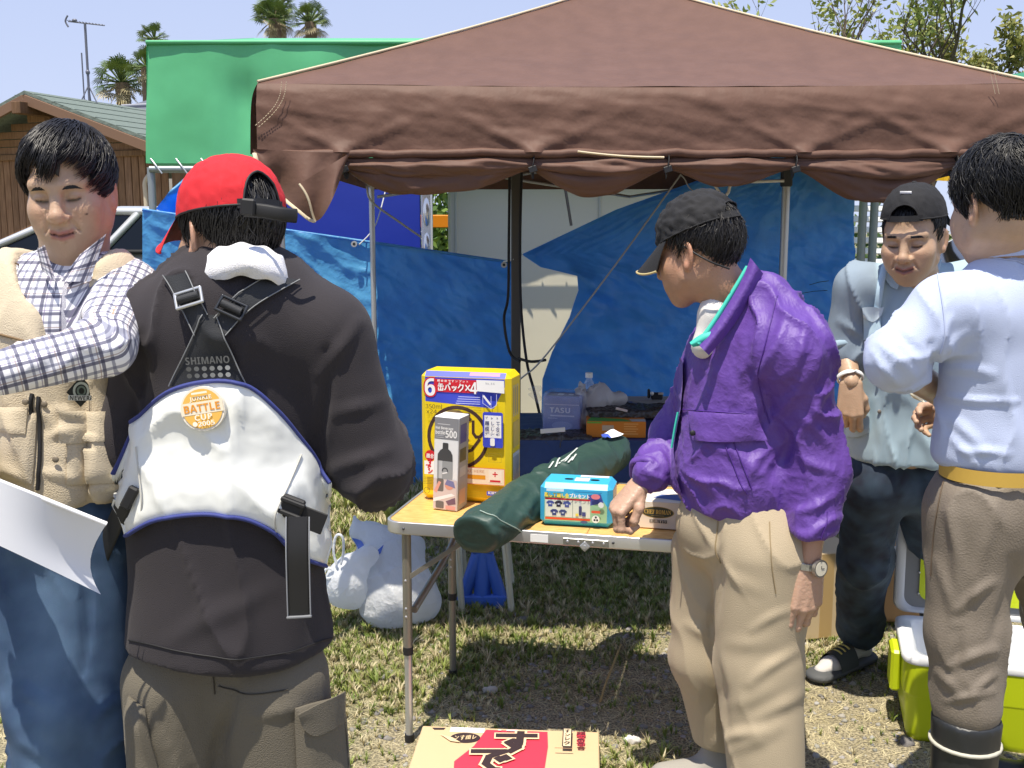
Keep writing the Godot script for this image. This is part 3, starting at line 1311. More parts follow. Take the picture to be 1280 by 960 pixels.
	mast.tube([base - gd*0.12 - Vector3(0,0.05,0),base - gd*0.12+Vector3(0,0.85,0)],0.013,5)
	part("pole",mast,grey,m2)
	mast=MB.new()
	mast.box(Transform3D(Basis(),base - gd*0.12),Vector3(0.08,0.04,0.08),0.004)
	part("bracket",mast,grey,m2)
	# grey roof beyond
	var gr:=thing("grey_roofed_house","house with a slate grey roof showing past the green roof","house",Vector3(-9.2,0,-27))
	var gb:=MB.new()
	var q:=W(140,138,27.0)
	var q2:=W(215,116,29.0)
	gb.face(q,q2,q2+Vector3(6,-0.2,-3),q+Vector3(6.2,-0.6,3))
	gb.face(q2,q+Vector3(-0.4,-0.3,-6),q+Vector3(6,-0.3,-8),q2+Vector3(6,-0.2,-3))
	part("roof",gb,mat(srgb(98,102,116),0.6),gr)
	gb=MB.new()
	gb.box(Transform3D(Basis(),Vector3(q.x+3.4,1.6,-28.2)),Vector3(5.6,3.2,3.0),0.02)
	part("wall",gb,mat(srgb(180,172,160),0.8),gr)
	gb=MB.new()
	gb.tube([q+Vector3(0.3,0.08,0.15),q2+Vector3(2.0,-0.22,0.2)],0.05,6)
	part("ridge_tile",gb,mat(srgb(150,152,160),0.6),gr)

# a car standing along direction d (nose first),built from its own outline
func car(called: String,label: String,nose: Vector3,d: Vector3,paint: Color,hgt: float,belt: float,length: float,group := "") -> Node3D:
	var t:=thing(called,label,"car",nose+d*length*0.5,group)
	var s:=Vector3(-d.z,0,d.x)
	var body:=mat(paint,0.3,0.35)
	body.clearcoat_enabled=true
	body.clearcoat=0.6
	var glass:=mat(Color(0.03,0.045,0.05),0.06)
	var rub:=mat(srgb(30,30,32),0.8)
	var wd:=0.84
	# lower body: sections along the car
	var mb:=MB.new()
	var rows:=[]
	for q in [[0.0,0.55,0.74],[0.05,0.40,0.86],[0.3,0.30,belt - 0.22],[1.05,0.27,belt - 0.06],[1.9,0.27,belt],[3.2,0.27,belt+0.02],[length - 0.15,0.3,belt+0.02],[length - 0.02,0.4,belt - 0.05],[length,0.5,belt - 0.25]]:
		var row:=[]
		var pinch: float=0.72 if q[0]<0.04 else (0.9 if q[0]<0.2 else 1.0)
		for k in 13:
			var a:=k/12.0
			var y:=lerpf(q[1],q[2],minf(1.0,sin(a*PI)*1.25))
			var x:=cos(a*PI)
			x=signf(x)*pow(absf(x),0.28)*wd*pinch
			row.append(nose+d*q[0]+s*x+Vector3(0,y,0))
		rows.append(row)
	mb.grid(rows)
	for e in [0,rows.size() - 1]:
		var c:=mb.v(nose+d*(0.0 if e==0 else length)+Vector3(0,0.6,0))
		var k0:=mb.V.size()
		for p in rows[e]:
			mb.v(p)
		for k in 12:
			mb.tri(c,k0+k,k0+k+1)
	part("body",mb,body,t)
	# cabin: glass house with pillars and a roof
	var x0:=1.15
	var x1:=1.95
	var x2:=length - 0.65
	var x3:=length - 0.12
	var rf:=MB.new()
	rows=[]
	for q in [[x1 - 0.05,hgt - 0.05],[x1+0.35,hgt],[x2 - 0.4,hgt],[x2,hgt - 0.05]]:
		var row:=[]
		for k in 9:
			var a:=-1.0+k/4.0
			row.append(nose+d*q[0]+s*a*0.62+Vector3(0,q[1] - 0.05*a*a*a*a,0))
		rows.append(row)
	rf.grid(rows)
	for e in [-1.0,1.0]:
		rf.tube([nose+d*(x1 - 0.05)+s*e*0.62+Vector3(0,hgt - 0.10,0),nose+d*(x1+0.35)+s*e*0.63+Vector3(0,hgt - 0.06,0),nose+d*(x2 - 0.4)+s*e*0.63+Vector3(0,hgt - 0.06,0),nose+d*x2+s*e*0.62+Vector3(0,hgt - 0.10,0)],0.035,8)
	part("roof",rf,body,t)
	for e in [-1.0,1.0]:
		var lowz: Vector3=nose+s*e*0.80+Vector3(0,belt - 0.03,0)
		var hiz: Vector3=nose+s*e*0.64+Vector3(0,hgt - 0.08,0)
		var cuts:=[0.0,0.34,0.70,1.0]
		for k in 3:
			var g:=MB.new()
			var a0:=lerpf(x0+0.1,x3,cuts[k])
			var a1:=lerpf(x0+0.1,x3,cuts[k+1])
			var b0:=lerpf(x1,x2,cuts[k])
			var b1:=lerpf(x1,x2,cuts[k+1])
			g.face(lowz+d*a0,lowz+d*a1,hiz+d*b1,hiz+d*b0)
			part("side_window",g,glass,t)
		for k in 4:
			var g:=MB.new()
			var a0:=lerpf(x0+0.1,x3,cuts[k])
			var b0:=lerpf(x1,x2,cuts[k])
			g.tube([lowz+d*a0+s*e*0.004,hiz+d*b0+s*e*0.004],0.035,6)
			part("pillar",g,body,t)
		var trim:=MB.new()
		trim.tube([lowz+d*(x0+0.1),lowz+d*x3],0.02,6)
		part("window_trim",trim,rub,t)
	var ws:=MB.new()
	ws.face(nose+d*x0+s*-0.74+Vector3(0,belt - 0.03,0),nose+d*x0+s*0.74+Vector3(0,belt - 0.03,0),nose+d*x1+s*0.62+Vector3(0,hgt - 0.06,0),nose+d*x1 - s*0.62+Vector3(0,hgt - 0.06,0))
	part("windscreen",ws,glass,t)
	ws=MB.new()
	ws.face(nose+d*x3+s*-0.74+Vector3(0,belt - 0.03,0),nose+d*x3+s*0.74+Vector3(0,belt - 0.03,0),nose+d*x2+s*0.62+Vector3(0,hgt - 0.06,0),nose+d*x2 - s*0.62+Vector3(0,hgt - 0.06,0))
	part("rear_window",ws,glass,t)
	for fx in [0.85,length - 0.8]:
		for e in [-1.0,1.0]:
			var w:=MB.new()
			var c: Vector3=nose+d*fx+s*e*0.78+Vector3(0,0.31,0)
			w.tube([c - s*e*0.1,c+s*e*0.07],0.31,24)
			var wh:=part("wheel",w,rub,t)
			var hub:=MB.new()
			hub.tube([c+s*e*0.07,c+s*e*0.08],0.19,20)
			part("hub_cap",hub,MAT.steel,wh)
	for e in [-1.0,1.0]:
		var hl:=MB.new()
		hl.ball(nose+d*0.06+s*e*0.55+Vector3(0,0.74,0),Vector3(0.14,0.08,0.12))
		part("headlight",hl,mat(srgb(225,228,230),0.1),t)
		var mi:=MB.new()
		mi.ball(nose+d*1.35+s*e*0.93+Vector3(0,belt+0.03,0),Vector3(0.07,0.07,0.06))
		part("wing_mirror",mi,body,t)
	return t

func build_cars() -> void:
	# silver estate car seen past the left man: its side faces the lens
	var n:=W(-190,300,9.2)
	car("parked_car","silver car parked in front of the wooden house, behind the man in the beige vest",Vector3(n.x,0,-9.6),Vector3(1,0,-0.1).normalized(),srgb(196,198,200),1.74,1.36,4.3,"")
	n=W(1085,300,10.0)
	car("parked_car","white car parked beyond the right-hand tarpaulin, behind the black capped youth",Vector3(n.x,0,-11.2),Vector3(1,0,0.05).normalized(),srgb(225,226,228),1.72,1.2,4.2,"")
	# bright louvred screen and posts right of the tarpaulin
	var t:=thing("slatted_screen","white slatted screen standing right of the blue tarpaulin, behind the youth","screen",W(1090,480,8.0)*Vector3(1,0,1))
	for i in 9:
		var mb:=MB.new()
		var y:=1.18+i*0.085
		var c:=W(1095,300,8.4)
		mb.box(Transform3D(Basis(Vector3.RIGHT,-0.4),Vector3(c.x,y,-8.4)),Vector3(0.40,0.05,0.02),0.004)
		part("slat",mb,mat(srgb(235,235,235),0.5),t)
	for x in [1077,1091,1116]:
		var mb:=MB.new()
		var c:=W(x,300,7.9 if x<1100 else 8.38)
		mb.tube([Vector3(c.x,0,c.z),Vector3(c.x,2.05,c.z)],0.032,10)
		part("post",mb,mat(srgb(140,148,142),0.5,0.3),t)
	# yellow sheet under the canopy corner,and the second green tent at the frame edge
	var mb2:=MB.new()
	var rows:=[]
	for i in 9:
		var row:=[]
		for j in 9:
			var p:=W(lerpf(1160,1215,j/8.0),lerpf(200,226,i/8.0),6.6)
			p.z+=0.03*sin(j*1.3)
			row.append(p)
		rows.append(row)
	mb2.grid(rows)
	tag(part("yellow_sheet",mb2,mat(srgb(222,180,30),0.5)),"small yellow sheet hanging under the canopy's right corner","sheet")
	var gt:=thing("green_tent","darker green tent roof peeking in at the right edge above the canopy","tent",Vector3(6.2,0,-11))
	var g2:=mat(Color(0.02,0.20,0.09).linear_to_srgb(),0.45)
	var a:=W(1236,98,11.0)
	var top:=W(1330,70,12.5)
	mb2=MB.new()
	var b:=a+Vector3(3.4,0,0)
	mb2.tri(mb2.v(a),mb2.v(top+Vector3(0.6,0,0)),mb2.v(b))
	mb2.tri(mb2.v(a),mb2.v(a+Vector3(0,0,-3.2)),mb2.v(top+Vector3(0.6,0,0)))
	mb2.tri(mb2.v(b),mb2.v(top+Vector3(0.6,0,0)),mb2.v(b+Vector3(0,0,-3.2)))
	part("roof_sheet",mb2,g2,gt)
	mb2=MB.new()
	mb2.face(a,b,b - Vector3(0,0.3,0),a - Vector3(0,0.3,0))
	part("skirt",mb2,g2,gt)
	for q in [a,b,a+Vector3(0,0,-3.2),b+Vector3(0,0,-3.2)]:
		mb2=MB.new()
		mb2.tube([q*Vector3(1,0,1),q],0.02,8)
		part("leg",mb2,MAT.steel,gt)

func leaf_mat(back:=0.6) -> StandardMaterial3D:
	var m:=mat(Color(1,1,1),0.5,0.0,true)
	m.backlight_enabled=true
	m.backlight=Color(back,back,back*0.7)
	return m

func palm(label: String,crown: Vector3,r: float,n: int,seed_: int) -> void:
	var t:=thing("fan_palm",label,"palm tree",crown*Vector3(1,0,1),"")
	var g:=RandomNumberGenerator.new()
	g.seed=seed_
	var tr:=MB.new()
	var pts:=[]
	for i in 9:
		pts.append(Vector3(crown.x+0.05*sin(i*1.1),crown.y*i/8.0,crown.z))
	tr.tube(pts,0.2,9)
	part("trunk",tr,mat(srgb(120,104,84),0.9),t)
	var cr:=MB.new()
	for i in n:
		var el:=lerpf(-1.1,1.45,pow(g.randf(),0.75))
		var az:=g.randf()*TAU
		var d:=Vector3(cos(az)*cos(el),sin(el),sin(az)*cos(el))
		var len:=r*g.randf_range(0.55,0.75)
		var hub:=crown+d*len
		var side:=d.cross(Vector3.UP).normalized().rotated(d,g.randf_range(-0.7,0.7))
		var droop:=Vector3(0,-0.35,0)
		if el<-0.35:
			cr.col=Color(0.32,0.27,0.14)*g.randf_range(0.8,1.15)
		else:
			cr.col=Color(0.06,0.115,0.022).lerp(Color(0.16,0.21,0.06),g.randf())
		cr.tube([crown,hub],0.018,4)
		for k in 15:
			var a:=lerpf(-1.9,1.9,k/14.0)
			var q:=(d*cos(a)+side*sin(a)).normalized()
			var bl:=r*g.randf_range(0.34,0.46)*(0.75+0.25*cos(a))
			var w:=q.cross(d.cross(side)).normalized()*r*0.022
			var m:=hub+q*bl*0.62+droop*bl*0.12
			var e:=hub+q*bl+droop*bl*0.75
			var k0:=cr.V.size()
			for p in [hub,m - w,m+w,e]:
				cr.v(p)
			cr.tri(k0,k0+1,k0+2)
			cr.tri(k0+1,k0+3,k0+2)
	part("crown",cr,leaf_mat(0.5),t)

func branch(wood: MB,leaves: MB,a: Vector3,d: Vector3,len: float,r: float,depth: int,g: RandomNumberGenerator,dense: float,lc: Array) -> void:
	var pts:=[a]
	var rad:=[r]
	var p:=a
	var dir:=d
	for i in 5:
		dir=(dir+Vector3(g.randf_range(-1,1),g.randf_range(-0.6,0.9),g.randf_range(-1,1))*0.16).normalized()
		p+=dir*len/5.0
		pts.append(p)
		rad.append(lerpf(r,r*0.55,(i+1)/5.0))
	wood.tube(pts,rad,6 if depth>1 else 4,false)
	if depth<=2:
		for i in int(dense*(3 - depth)*4.0):
			var c: Vector3=pts[g.randi_range(1,5)]+Vector3(g.randfn(),g.randfn(),g.randfn())*len*0.13
			leaves.col=(lc[0] as Color).lerp(lc[1],g.randf())
			for k in 3:
				var o:=c+Vector3(g.randfn(),g.randfn(),g.randfn())*0.06
				var u:=Vector3(g.randfn(),g.randfn(),g.randfn()).normalized()*0.058
				var w:=u.cross(Vector3(g.randfn(),g.randfn(),g.randfn())).normalized()*0.026
				var k0:=leaves.V.size()
				for q in [o - u,o - w,o+u,o+w]:
					leaves.v(q)
				leaves.quad(k0,k0+1,k0+2,k0+3)
	if depth==0:
		return
	for i in g.randi_range(2,3)+(1 if depth>2 else 0):
		var k:=g.randi_range(2,5)
		var nd:=(dir+Vector3(g.randf_range(-1,1),g.randf_range(-0.25,0.8),g.randf_range(-1,1))*0.85).normalized()
		branch(wood,leaves,pts[k],nd,len*g.randf_range(0.55,0.78),rad[k]*0.68,depth - 1,g,dense,lc)

func tree(label: String,base: Vector3,trunk_top: float,lean: Vector3,len: float,dense: float,lc: Array,seed_: int,depth:=4) -> void:
	var t:=thing("tree",label,"tree",base)
	var g:=RandomNumberGenerator.new()
	g.seed=seed_
	var wood:=MB.new()
	var leaves:=MB.new()
	var top:=base+lean*trunk_top+Vector3(0,trunk_top,0)
	wood.tube([base,base.lerp(top,0.5)+Vector3(0.08,0,0),top],[0.2,0.16,0.12],9)
	for i in 5:
		var a:=TAU*i/5.0+0.4
		branch(wood,leaves,top - Vector3(0,0.2*i*0.3,0),Vector3(cos(a)*0.75,0.75,sin(a)*0.75).normalized(),len,0.075,depth,g,dense,lc)
	part("trunk",wood,mat(srgb(92,80,68),0.9),t)
	part("crown",leaves,leaf_mat(),t)

func build_trees() -> void:
	palm("fan palm with a full crown beyond the wooden house roof, left of the green tent",W(152,104,30),0.82,60,1)
	palm("fan palm half hidden by the top left corner of the green tent",W(184,84,29),0.62,46,2)
	palm("fan palm whose top peeks just above the green tent's left corner",W(193,50,36),0.62,40,3)
	palm("left fan palm of the pair rising above the green tent",W(342,24,34),0.72,80,4)
	palm("right fan palm of the pair rising above the green tent",W(387,28,36),0.78,50,5)
	palm("upper fan palm behind the pair above the green tent",W(348,8,38),0.72,40,7)
	var b:=W(1150,300,15.5)
	tree("nearly bare tree with a few young leaves above the canopy's right slope",Vector3(b.x,0,-15.5),2.3,Vector3(0.02,0,0),1.75,0.17,[Color(0.20,0.26,0.06),Color(0.36,0.38,0.11)],23)
	b=W(1290,300,14.5)
	tree("yellow-green leafy tree at the right edge above the canopy",Vector3(b.x,0,-14.5),2.5,Vector3(0,0,0),1.15,1.6,[Color(0.16,0.19,0.05),Color(0.36,0.34,0.10)],29,3)
	# low bush and orange flowers seen through the gap by the metal strip
	var t:=thing("bush","leafy green bush seen through the gap beside the white cabin","bush",W(550,300,14)*Vector3(1,0,1))
	var g:=RandomNumberGenerator.new()
	g.seed=77
	var lv:=MB.new()
	var c:=W(552,250,14.0)
	for i in 2600:
		var o:=Vector3(c.x,1.45,c.z)+Vector3(g.randfn()*0.4,g.randfn()*0.45,g.randfn()*0.35)
		lv.col=Color(0.05,0.12,0.02).lerp(Color(0.18,0.27,0.05),g.randf())
		var u:=Vector3(g.randfn(),g.randfn(),g.randfn()).normalized()*0.07
		var w:=u.cross(Vector3(g.randfn(),g.randfn(),g.randfn())).normalized()*0.035
		var k0:=lv.V.size()
		for q in [o - u,o - w,o+u,o+w]:
			lv.v(q)
		lv.quad(k0,k0+1,k0+2,k0+3)
	part("foliage",lv,leaf_mat(),t)
	var stem:=MB.new()
	for k in 5:
		stem.tube([Vector3(c.x+0.05*k - 0.1,0,c.z),Vector3(c.x+0.2*k - 0.4,1.3,c.z)],0.02,5)
	part("stem",stem,mat(srgb(90,75,60),0.9),t)
	var ob:=MB.new()
	var oc:=W(551,270,11.5)
	rng.seed=5
	ob.box(Transform3D(Basis(Vector3.UP,0.2),Vector3(oc.x,1.62,oc.z)),Vector3(0.5,0.14,0.03),0.008)
	var bar:=thing("road_barrier","orange and pale road barrier seen through the gap beside the white cabin","barrier",Vector3(oc.x,0,oc.z))
	part("board",ob,mat(srgb(240,140,20),0.5),bar)
	ob=MB.new()
	for x in [-0.2,0.2]:
		ob.tube([Vector3(oc.x+x,0,oc.z - 0.03),Vector3(oc.x+x,1.7,oc.z - 0.03)],0.02,8)
	part("frame",ob,mat(srgb(210,205,195),0.5),bar)
	# hedge line far behind closes the view under the canopy
	var far:=MB.new()
	for i in 9000:
		var o:=Vector3(g.randf_range(-14,18),0.0,g.randf_range(-34,-31))
		o.y=absf(g.randfn())*0.7
		far.col=Color(0.04,0.09,0.02).lerp(Color(0.13,0.19,0.05),g.randf())
		var u:=Vector3(g.randfn(),g.randfn(),g.randfn()).normalized()*0.16
		var w:=u.cross(Vector3(g.randfn(),g.randfn(),g.randfn())).normalized()*0.1
		var k0:=far.V.size()
		for q in [o - u,o - w,o+u,o+w]:
			far.v(q)
		far.quad(k0,k0+1,k0+2,k0+3)
	var hd:=part("hedge",far,leaf_mat())
	tag(hd,"long low green hedge far behind the tents","hedge")
	hd.set_meta("kind","stuff")

# ---------------------------------------------------------------- figures: shared builders
func pix(p: Vector3) -> Vector2:
	var r:=p - EYE
	var d:=-r.y*sin(PITCH) - r.z*cos(PITCH)
	var v:=r.y*cos(PITCH) - r.z*sin(PITCH)
	return Vector2(640.0+r.x/d*FOCAL,480.0 - v/d*FOCAL)

# the point of a solid's surface that a sight line through a pixel meets,lifted by off
func on(f: Field,x: float,y: float,off:=0.004,start:=1.0) -> Vector3:
	var dir:=(P(x,y,1.0) - EYE).normalized()
	var all:=PackedInt32Array(range(f.M.size()))
	var t:=start
	for i in 90:
		var d:=f.ev(EYE+dir*t,all)
		if d<0.0008:
			break
		t+=d*0.9
		if t>4.5:
			return Vector3(0,-99,0)
	var p:=EYE+dir*t
	var h:=0.004
	var n:=Vector3(f.ev(p+Vector3(h,0,0),all) - f.ev(p - Vector3(h,0,0),all),f.ev(p+Vector3(0,h,0),all) - f.ev(p - Vector3(0,h,0),all),f.ev(p+Vector3(0,0,h),all) - f.ev(p - Vector3(0,0,h),all)).normalized()
	var lift:=off
	if f.push != null:
		lift+=f.push.call(p,n)
	return p+n*lift

# a patch of cloth lying on a solid: four pixel corners (or curves of them) top-left,top-right,bottom-right,bottom-left
func lay(f: Field,top: Array,bottom: Array,nx: int,ny: int,off:=0.005,thick:=0.0,start:=1.0,bulge:=0.0) -> MB:
	var mb:=MB.new()
	var rows:=[]
	var inner:=[]
	for i in ny+1:
		var v:=float(i)/ny
		var row:=[]
		for j in nx+1:
			var u:=float(j)/nx
			var q:=along(top,u).lerp(along(bottom,u),v)
			var edge:=minf(1.0,6.0*minf(minf(u,1.0 - u),minf(v,1.0 - v)))
			var p:=on(f,q.x,q.y,off+bulge*sqrt(edge),start)
			row.append(p)
		rows.append(row)
	# where a sight line missed the solid,the cloth takes the place of its nearest neighbour
	for pass_ in 40:
		var holes:=0
		for i in ny+1:
			for j in nx+1:
				if rows[i][j].y<-50.0:
					holes+=1
					for q in [[i,j - 1],[i,j+1],[i - 1,j],[i+1,j]]:
						if q[0]>=0 and q[0]<=ny and q[1]>=0 and q[1]<=nx and rows[q[0]][q[1]].y>-50.0:
							rows[i][j]=rows[q[0]][q[1]]+Vector3(0.0007,0.0003,0.0005)
							break
		if holes==0:
			break
	mb.grid(rows)
	if thick>0.0:
		var back:=(P(640,480,1.0) - EYE)*thick
		var rim:=[]
		for j in nx+1: rim.append(rows[0][j])
		for i in range(1,ny+1): rim.append(rows[i][nx])
		for j in range(nx - 1,-1,-1): rim.append(rows[ny][j])
		for i in range(ny - 1,0,-1): rim.append(rows[i][0])
		rim.append(rim[0])
		var r2:=[]
		for p in rim: r2.append(p+back)
		mb.grid([rim,r2])
	return mb

func along(k: Array,u: float) -> Vector2:
	var t:=u*(k.size() - 1)
	var i:=mini(int(t),k.size() - 2)
	if k.size()==2:
		return (k[0] as Vector2).lerp(k[1],u)
	return (k[i] as Vector2).cubic_interpolate(k[i+1],k[maxi(i - 1,0)],k[mini(i+2,k.size() - 1)],t - i)

# a cord or seam lying on a solid along pixel points
func lay_cord(f: Field,keys: Array,r: float,n:=16,off:=0.004,start:=1.0,flat:=1.0) -> MB:
	var pts:=[]
	for i in n+1:
		var q:=along(keys,float(i)/n)
		var p:=on(f,q.x,q.y,off,start)
		if p.y>-50.0:
			pts.append(p)
	var mb:=MB.new()
	if pts.size()>1:
		mb.tube(pts,r,6,true,flat)
	return mb

# cloth folds: soft broad ones,sharper creases,and single folds drawn as pixel strokes [x0,y0,x1,y1,width,height in mm]
func folds(seed_: int,broad: float,crease: float,freq:=7.0,stretch:=Vector3(1,0.6,1),strokes: Array=[],fine:=0.0) -> Callable:
	var n1:=noise(freq*0.4,seed_,1)
	var n2:=noise(freq*0.8,seed_+1,1)
	var n3:=noise(freq*2.2,seed_+2,1)
	n2.fractal_type=FastNoiseLite.FRACTAL_NONE
	n3.fractal_type=FastNoiseLite.FRACTAL_NONE
	return func(p: Vector3,n: Vector3) -> float:
		var q:=p*stretch
		var w:=n1.get_noise_3dv(q)
		q=Vector3(q.x+q.y*0.5,q.y*0.55 - q.x*0.3+w*0.07,q.z+q.y*0.3)
		var e:=1.0 - absf(n2.get_noise_3dv(q))
		var m:=clampf(0.45+1.3*n1.get_noise_3dv(p+Vector3(7,3,1)),0.0,1.0)
		var d:=w*broad+crease*m*(pow(e,6.0)*1.3 - 0.3)
		if fine>0.0:
			var g:=1.0 - absf(n3.get_noise_3dv(q+Vector3(w,-w,w)*0.06))
			d+=(pow(g,5.0) - 0.2)*fine*(1.2 - m)
		var face:=smoothstep(-0.15,0.35,n.z)
		if strokes.size() and face>0.0:
			var s:=pix(p)
			for k in strokes:
				var a:=Vector2(k[0],k[1])
				var b:=Vector2(k[2],k[3])
				var ab:=b - a
				var t:=clampf((s - a).dot(ab)/ab.length_squared(),0.0,1.0)
				var e2: float=s.distance_to(a+ab*t+ab.orthogonal()*(sin(t*3.0+k[4])*0.06))/(k[4]*1.4)
				if e2<2.6:
					d+=face*k[5]*0.001*(1.0 - 0.9*e2*e2)*exp(-e2*e2)*(1.0 - absf(t - 0.5)*1.2)
		return d

func frame(origin: Vector3,f: Vector3,up:=Vector3.UP) -> Transform3D:
	var z:=f.normalized()
	var x:=up.cross(z).normalized()
	return Transform3D(Basis(x,z.cross(x),z),origin)

# head in its own axes: x to the person's left,y up,z out of the face; 0.235 m tall
func head(f: Field,T: Transform3D,o:={}) -> void:
	var B:=T.basis
	var e:=func(c: Vector3,r: Vector3,k:=0.02,op:=0,b:=Basis()): f.ell(T*c,r,B*b,k,op)
	var c:=func(a: Vector3,b: Vector3,ra: float,rb: float,k:=0.015,op:=0): f.cap(T*a,T*b,ra,rb,k,1.0,Vector3.BACK,op)
	var fat: float=o.get("fat",0.0)
	e.call(Vector3(0,0.030,-0.014),Vector3(0.076,0.086,0.097),0.02)
	e.call(Vector3(0,-0.030,0.028),Vector3(0.063+fat,0.082,0.060),0.03)
	for s in [-1.0,1.0]:
		c.call(Vector3(0.050*s,-0.062,0.008),Vector3(0.014*s,-0.103,0.062),0.020+fat,0.014,0.03)
		e.call(Vector3(0.043*s,-0.030,0.056),Vector3(0.024,0.021,0.022),0.03)
		e.call(Vector3(0.035*s,-0.062,0.060),Vector3(0.020+fat,0.022,0.018),0.03)
	if o.get("face",true):
		for s in [-1.0,1.0]:
			c.call(Vector3(0.046*s,0.020,0.066),Vector3(0.012*s,0.018,0.083),0.010,0.009,0.014)
			e.call(Vector3(0.031*s,-0.004,0.090),Vector3(0.019,0.011,0.013),0.015,1)
			# eyeball under a lowered lid
			e.call(Vector3(0.031*s,-0.004,0.0715),Vector3(0.0155,0.0115,0.0125),0.004)
			c.call(Vector3(0.019*s,-0.0095,0.085),Vector3(0.044*s,-0.0085,0.0765),0.0014,0.0012,0.0015,1)
		c.call(Vector3(0,0.010,0.082),Vector3(0,-0.034,0.104),0.0080,0.0115,0.012)
		e.call(Vector3(0,-0.038,0.104),Vector3(0.0140,0.0125,0.0135),0.008)
		for s in [-1.0,1.0]:
			e.call(Vector3(0.0160*s,-0.042,0.092),Vector3(0.0090,0.0085,0.011),0.006)
			e.call(Vector3(0.007*s,-0.0505,0.099),Vector3(0.0042,0.0032,0.006),0.003,1)
		e.call(Vector3(0,-0.074,0.068),Vector3(0.036,0.027,0.025),0.02)
		var grin: float=o.get("grin",0.0)
		for s in [-1.0,1.0]:
			c.call(Vector3(0,-0.0700,0.0955),Vector3(0.023*s,-0.0735+grin,0.083),0.0045,0.003,0.006)
			c.call(Vector3(0,-0.0805,0.0945),Vector3(0.020*s,-0.0770+grin,0.083),0.0055,0.0035,0.006)
			c.call(Vector3(0,-0.0750,0.1005),Vector3(0.027*s,-0.0752+grin*1.2,0.086),0.0017+o.get("open",0.0),0.0012,0.0015,1)
			# fold from nose to mouth corner
			c.call(Vector3(0.021*s,-0.047,0.093),Vector3(0.034*s,-0.070,0.083),0.0010,0.0006,0.008,1)
		e.call(Vector3(0,-0.106,0.064),Vector3(0.021,0.015,0.016),0.02)
	for s in [-1.0,1.0]:
		var eb:=Basis(Vector3.UP,-0.45*s)*Basis(Vector3.RIGHT,-0.18)
		e.call(Vector3(0.079*s,-0.012,-0.012),Vector3(0.0075,0.032,0.019),0.006,0,eb)
		e.call(Vector3(0.074*s,-0.024,-0.004),Vector3(0.006,0.016,0.010),0.006,0,eb)
		e.call(Vector3(0.0855*s,-0.010,-0.010),Vector3(0.005,0.020,0.010),0.004,1,eb)
		e.call(Vector3(0.0795*s,-0.038,-0.004),Vector3(0.006,0.009,0.008),0.004,0,eb)

func skin_paint(T: Transform3D,base: Color,lips: Color,o:={}) -> Callable:
	var inv:=T.affine_inverse()
	var nn:=noise(38.0,91,3)
	var n2:=noise(11.0,92,2)
	return func(p: Vector3,_n: Vector3) -> Color:
		var q:=inv*p
		var m:=nn.get_noise_3dv(p)
		var c:=base*(1.0+0.07*m+0.05*n2.get_noise_3dv(p))
		if q.length()>0.2 or q.z<-0.06:
			return c
		var ax:=absf(q.x)
		# redder cheeks,nose,ears
		var red:=exp(-Vector2((ax - 0.042)/0.022,(q.y+0.035)/0.022).length_squared())*(1.0 if q.z>0.02 else 0.0)
		red+=0.8*exp(-Vector2(q.x/0.016,(q.y+0.040)/0.014).length_squared())*(1.0 if q.z>0.08 else 0.0)
		red+=1.1*smoothstep(0.078,0.083,ax)*(1.0 if q.z<0.03 else 0.0)
		c=c.lerp(base*Color(1.08,0.78,0.72),minf(red,1.0)*0.32)
		if q.z>0.05 and o.get("face",true):
			var lift: float=o.get("grin",0.0)*pow(ax/0.024,1.5)
			var y:=q.y - lift
			var w:=clampf(1.0 - ax/0.027,0.0,1.0)
			var lip:=smoothstep(0.0,0.22,w)*smoothstep(-0.087,-0.082,y)*smoothstep(-0.0645,-0.0675,y)
			c=c.lerp(lips,lip*0.8)
			var line:=exp(-pow((y+0.0752)/(0.0014+o.get("open",0.0)),2.0))*smoothstep(0.0,0.1,w)
			c=c.lerp(Color(0.07,0.018,0.016),line*0.85)
			# lash line of the lowered lid
			var ex:=(ax - 0.031)/0.0170
			if absf(ex)<1.0:
				var ey:=-0.0088+0.0022*(1.0 - ex*ex)*-1.0+0.0012*ex
				var lash:=exp(-pow((q.y - ey)/(0.0024+0.0014*(1.0 - ex*ex)),2.0))*smoothstep(1.0,0.7,absf(ex))
				c=c.lerp(Color(0.018,0.012,0.010),lash*0.92)
				var fold:=exp(-pow((q.y - ey - 0.009+0.003*ex*ex)/0.0012,2.0))*smoothstep(1.0,0.7,absf(ex))
				c=c.lerp(base*Color(0.62,0.5,0.45),fold*0.45)
			# shaven chin and upper lip
			var st:=smoothstep(-0.055,-0.085,q.y)*(1.0 - lip)
			c=c.lerp(base*Color(0.84,0.86,0.9),st*0.35)
			if o.get("mole",false):
				c=c.lerp(Color(0.06,0.03,0.025),smoothstep(0.003,0.0018,Vector2(q.x - 0.052,q.y+0.038).length()))
		return c

func skin_mat() -> StandardMaterial3D:
	if not MAT.has("skin"):
		var m:=mat(Color(1,1,1),0.46,0.0,true)
		m.subsurf_scatter_enabled=true
		m.subsurf_scatter_strength=0.06
		relief(m,noise_tex(0.09,256,95,3,FastNoiseLite.TYPE_CELLULAR),0.06,9.0)
		MAT.skin=m
	return MAT.skin

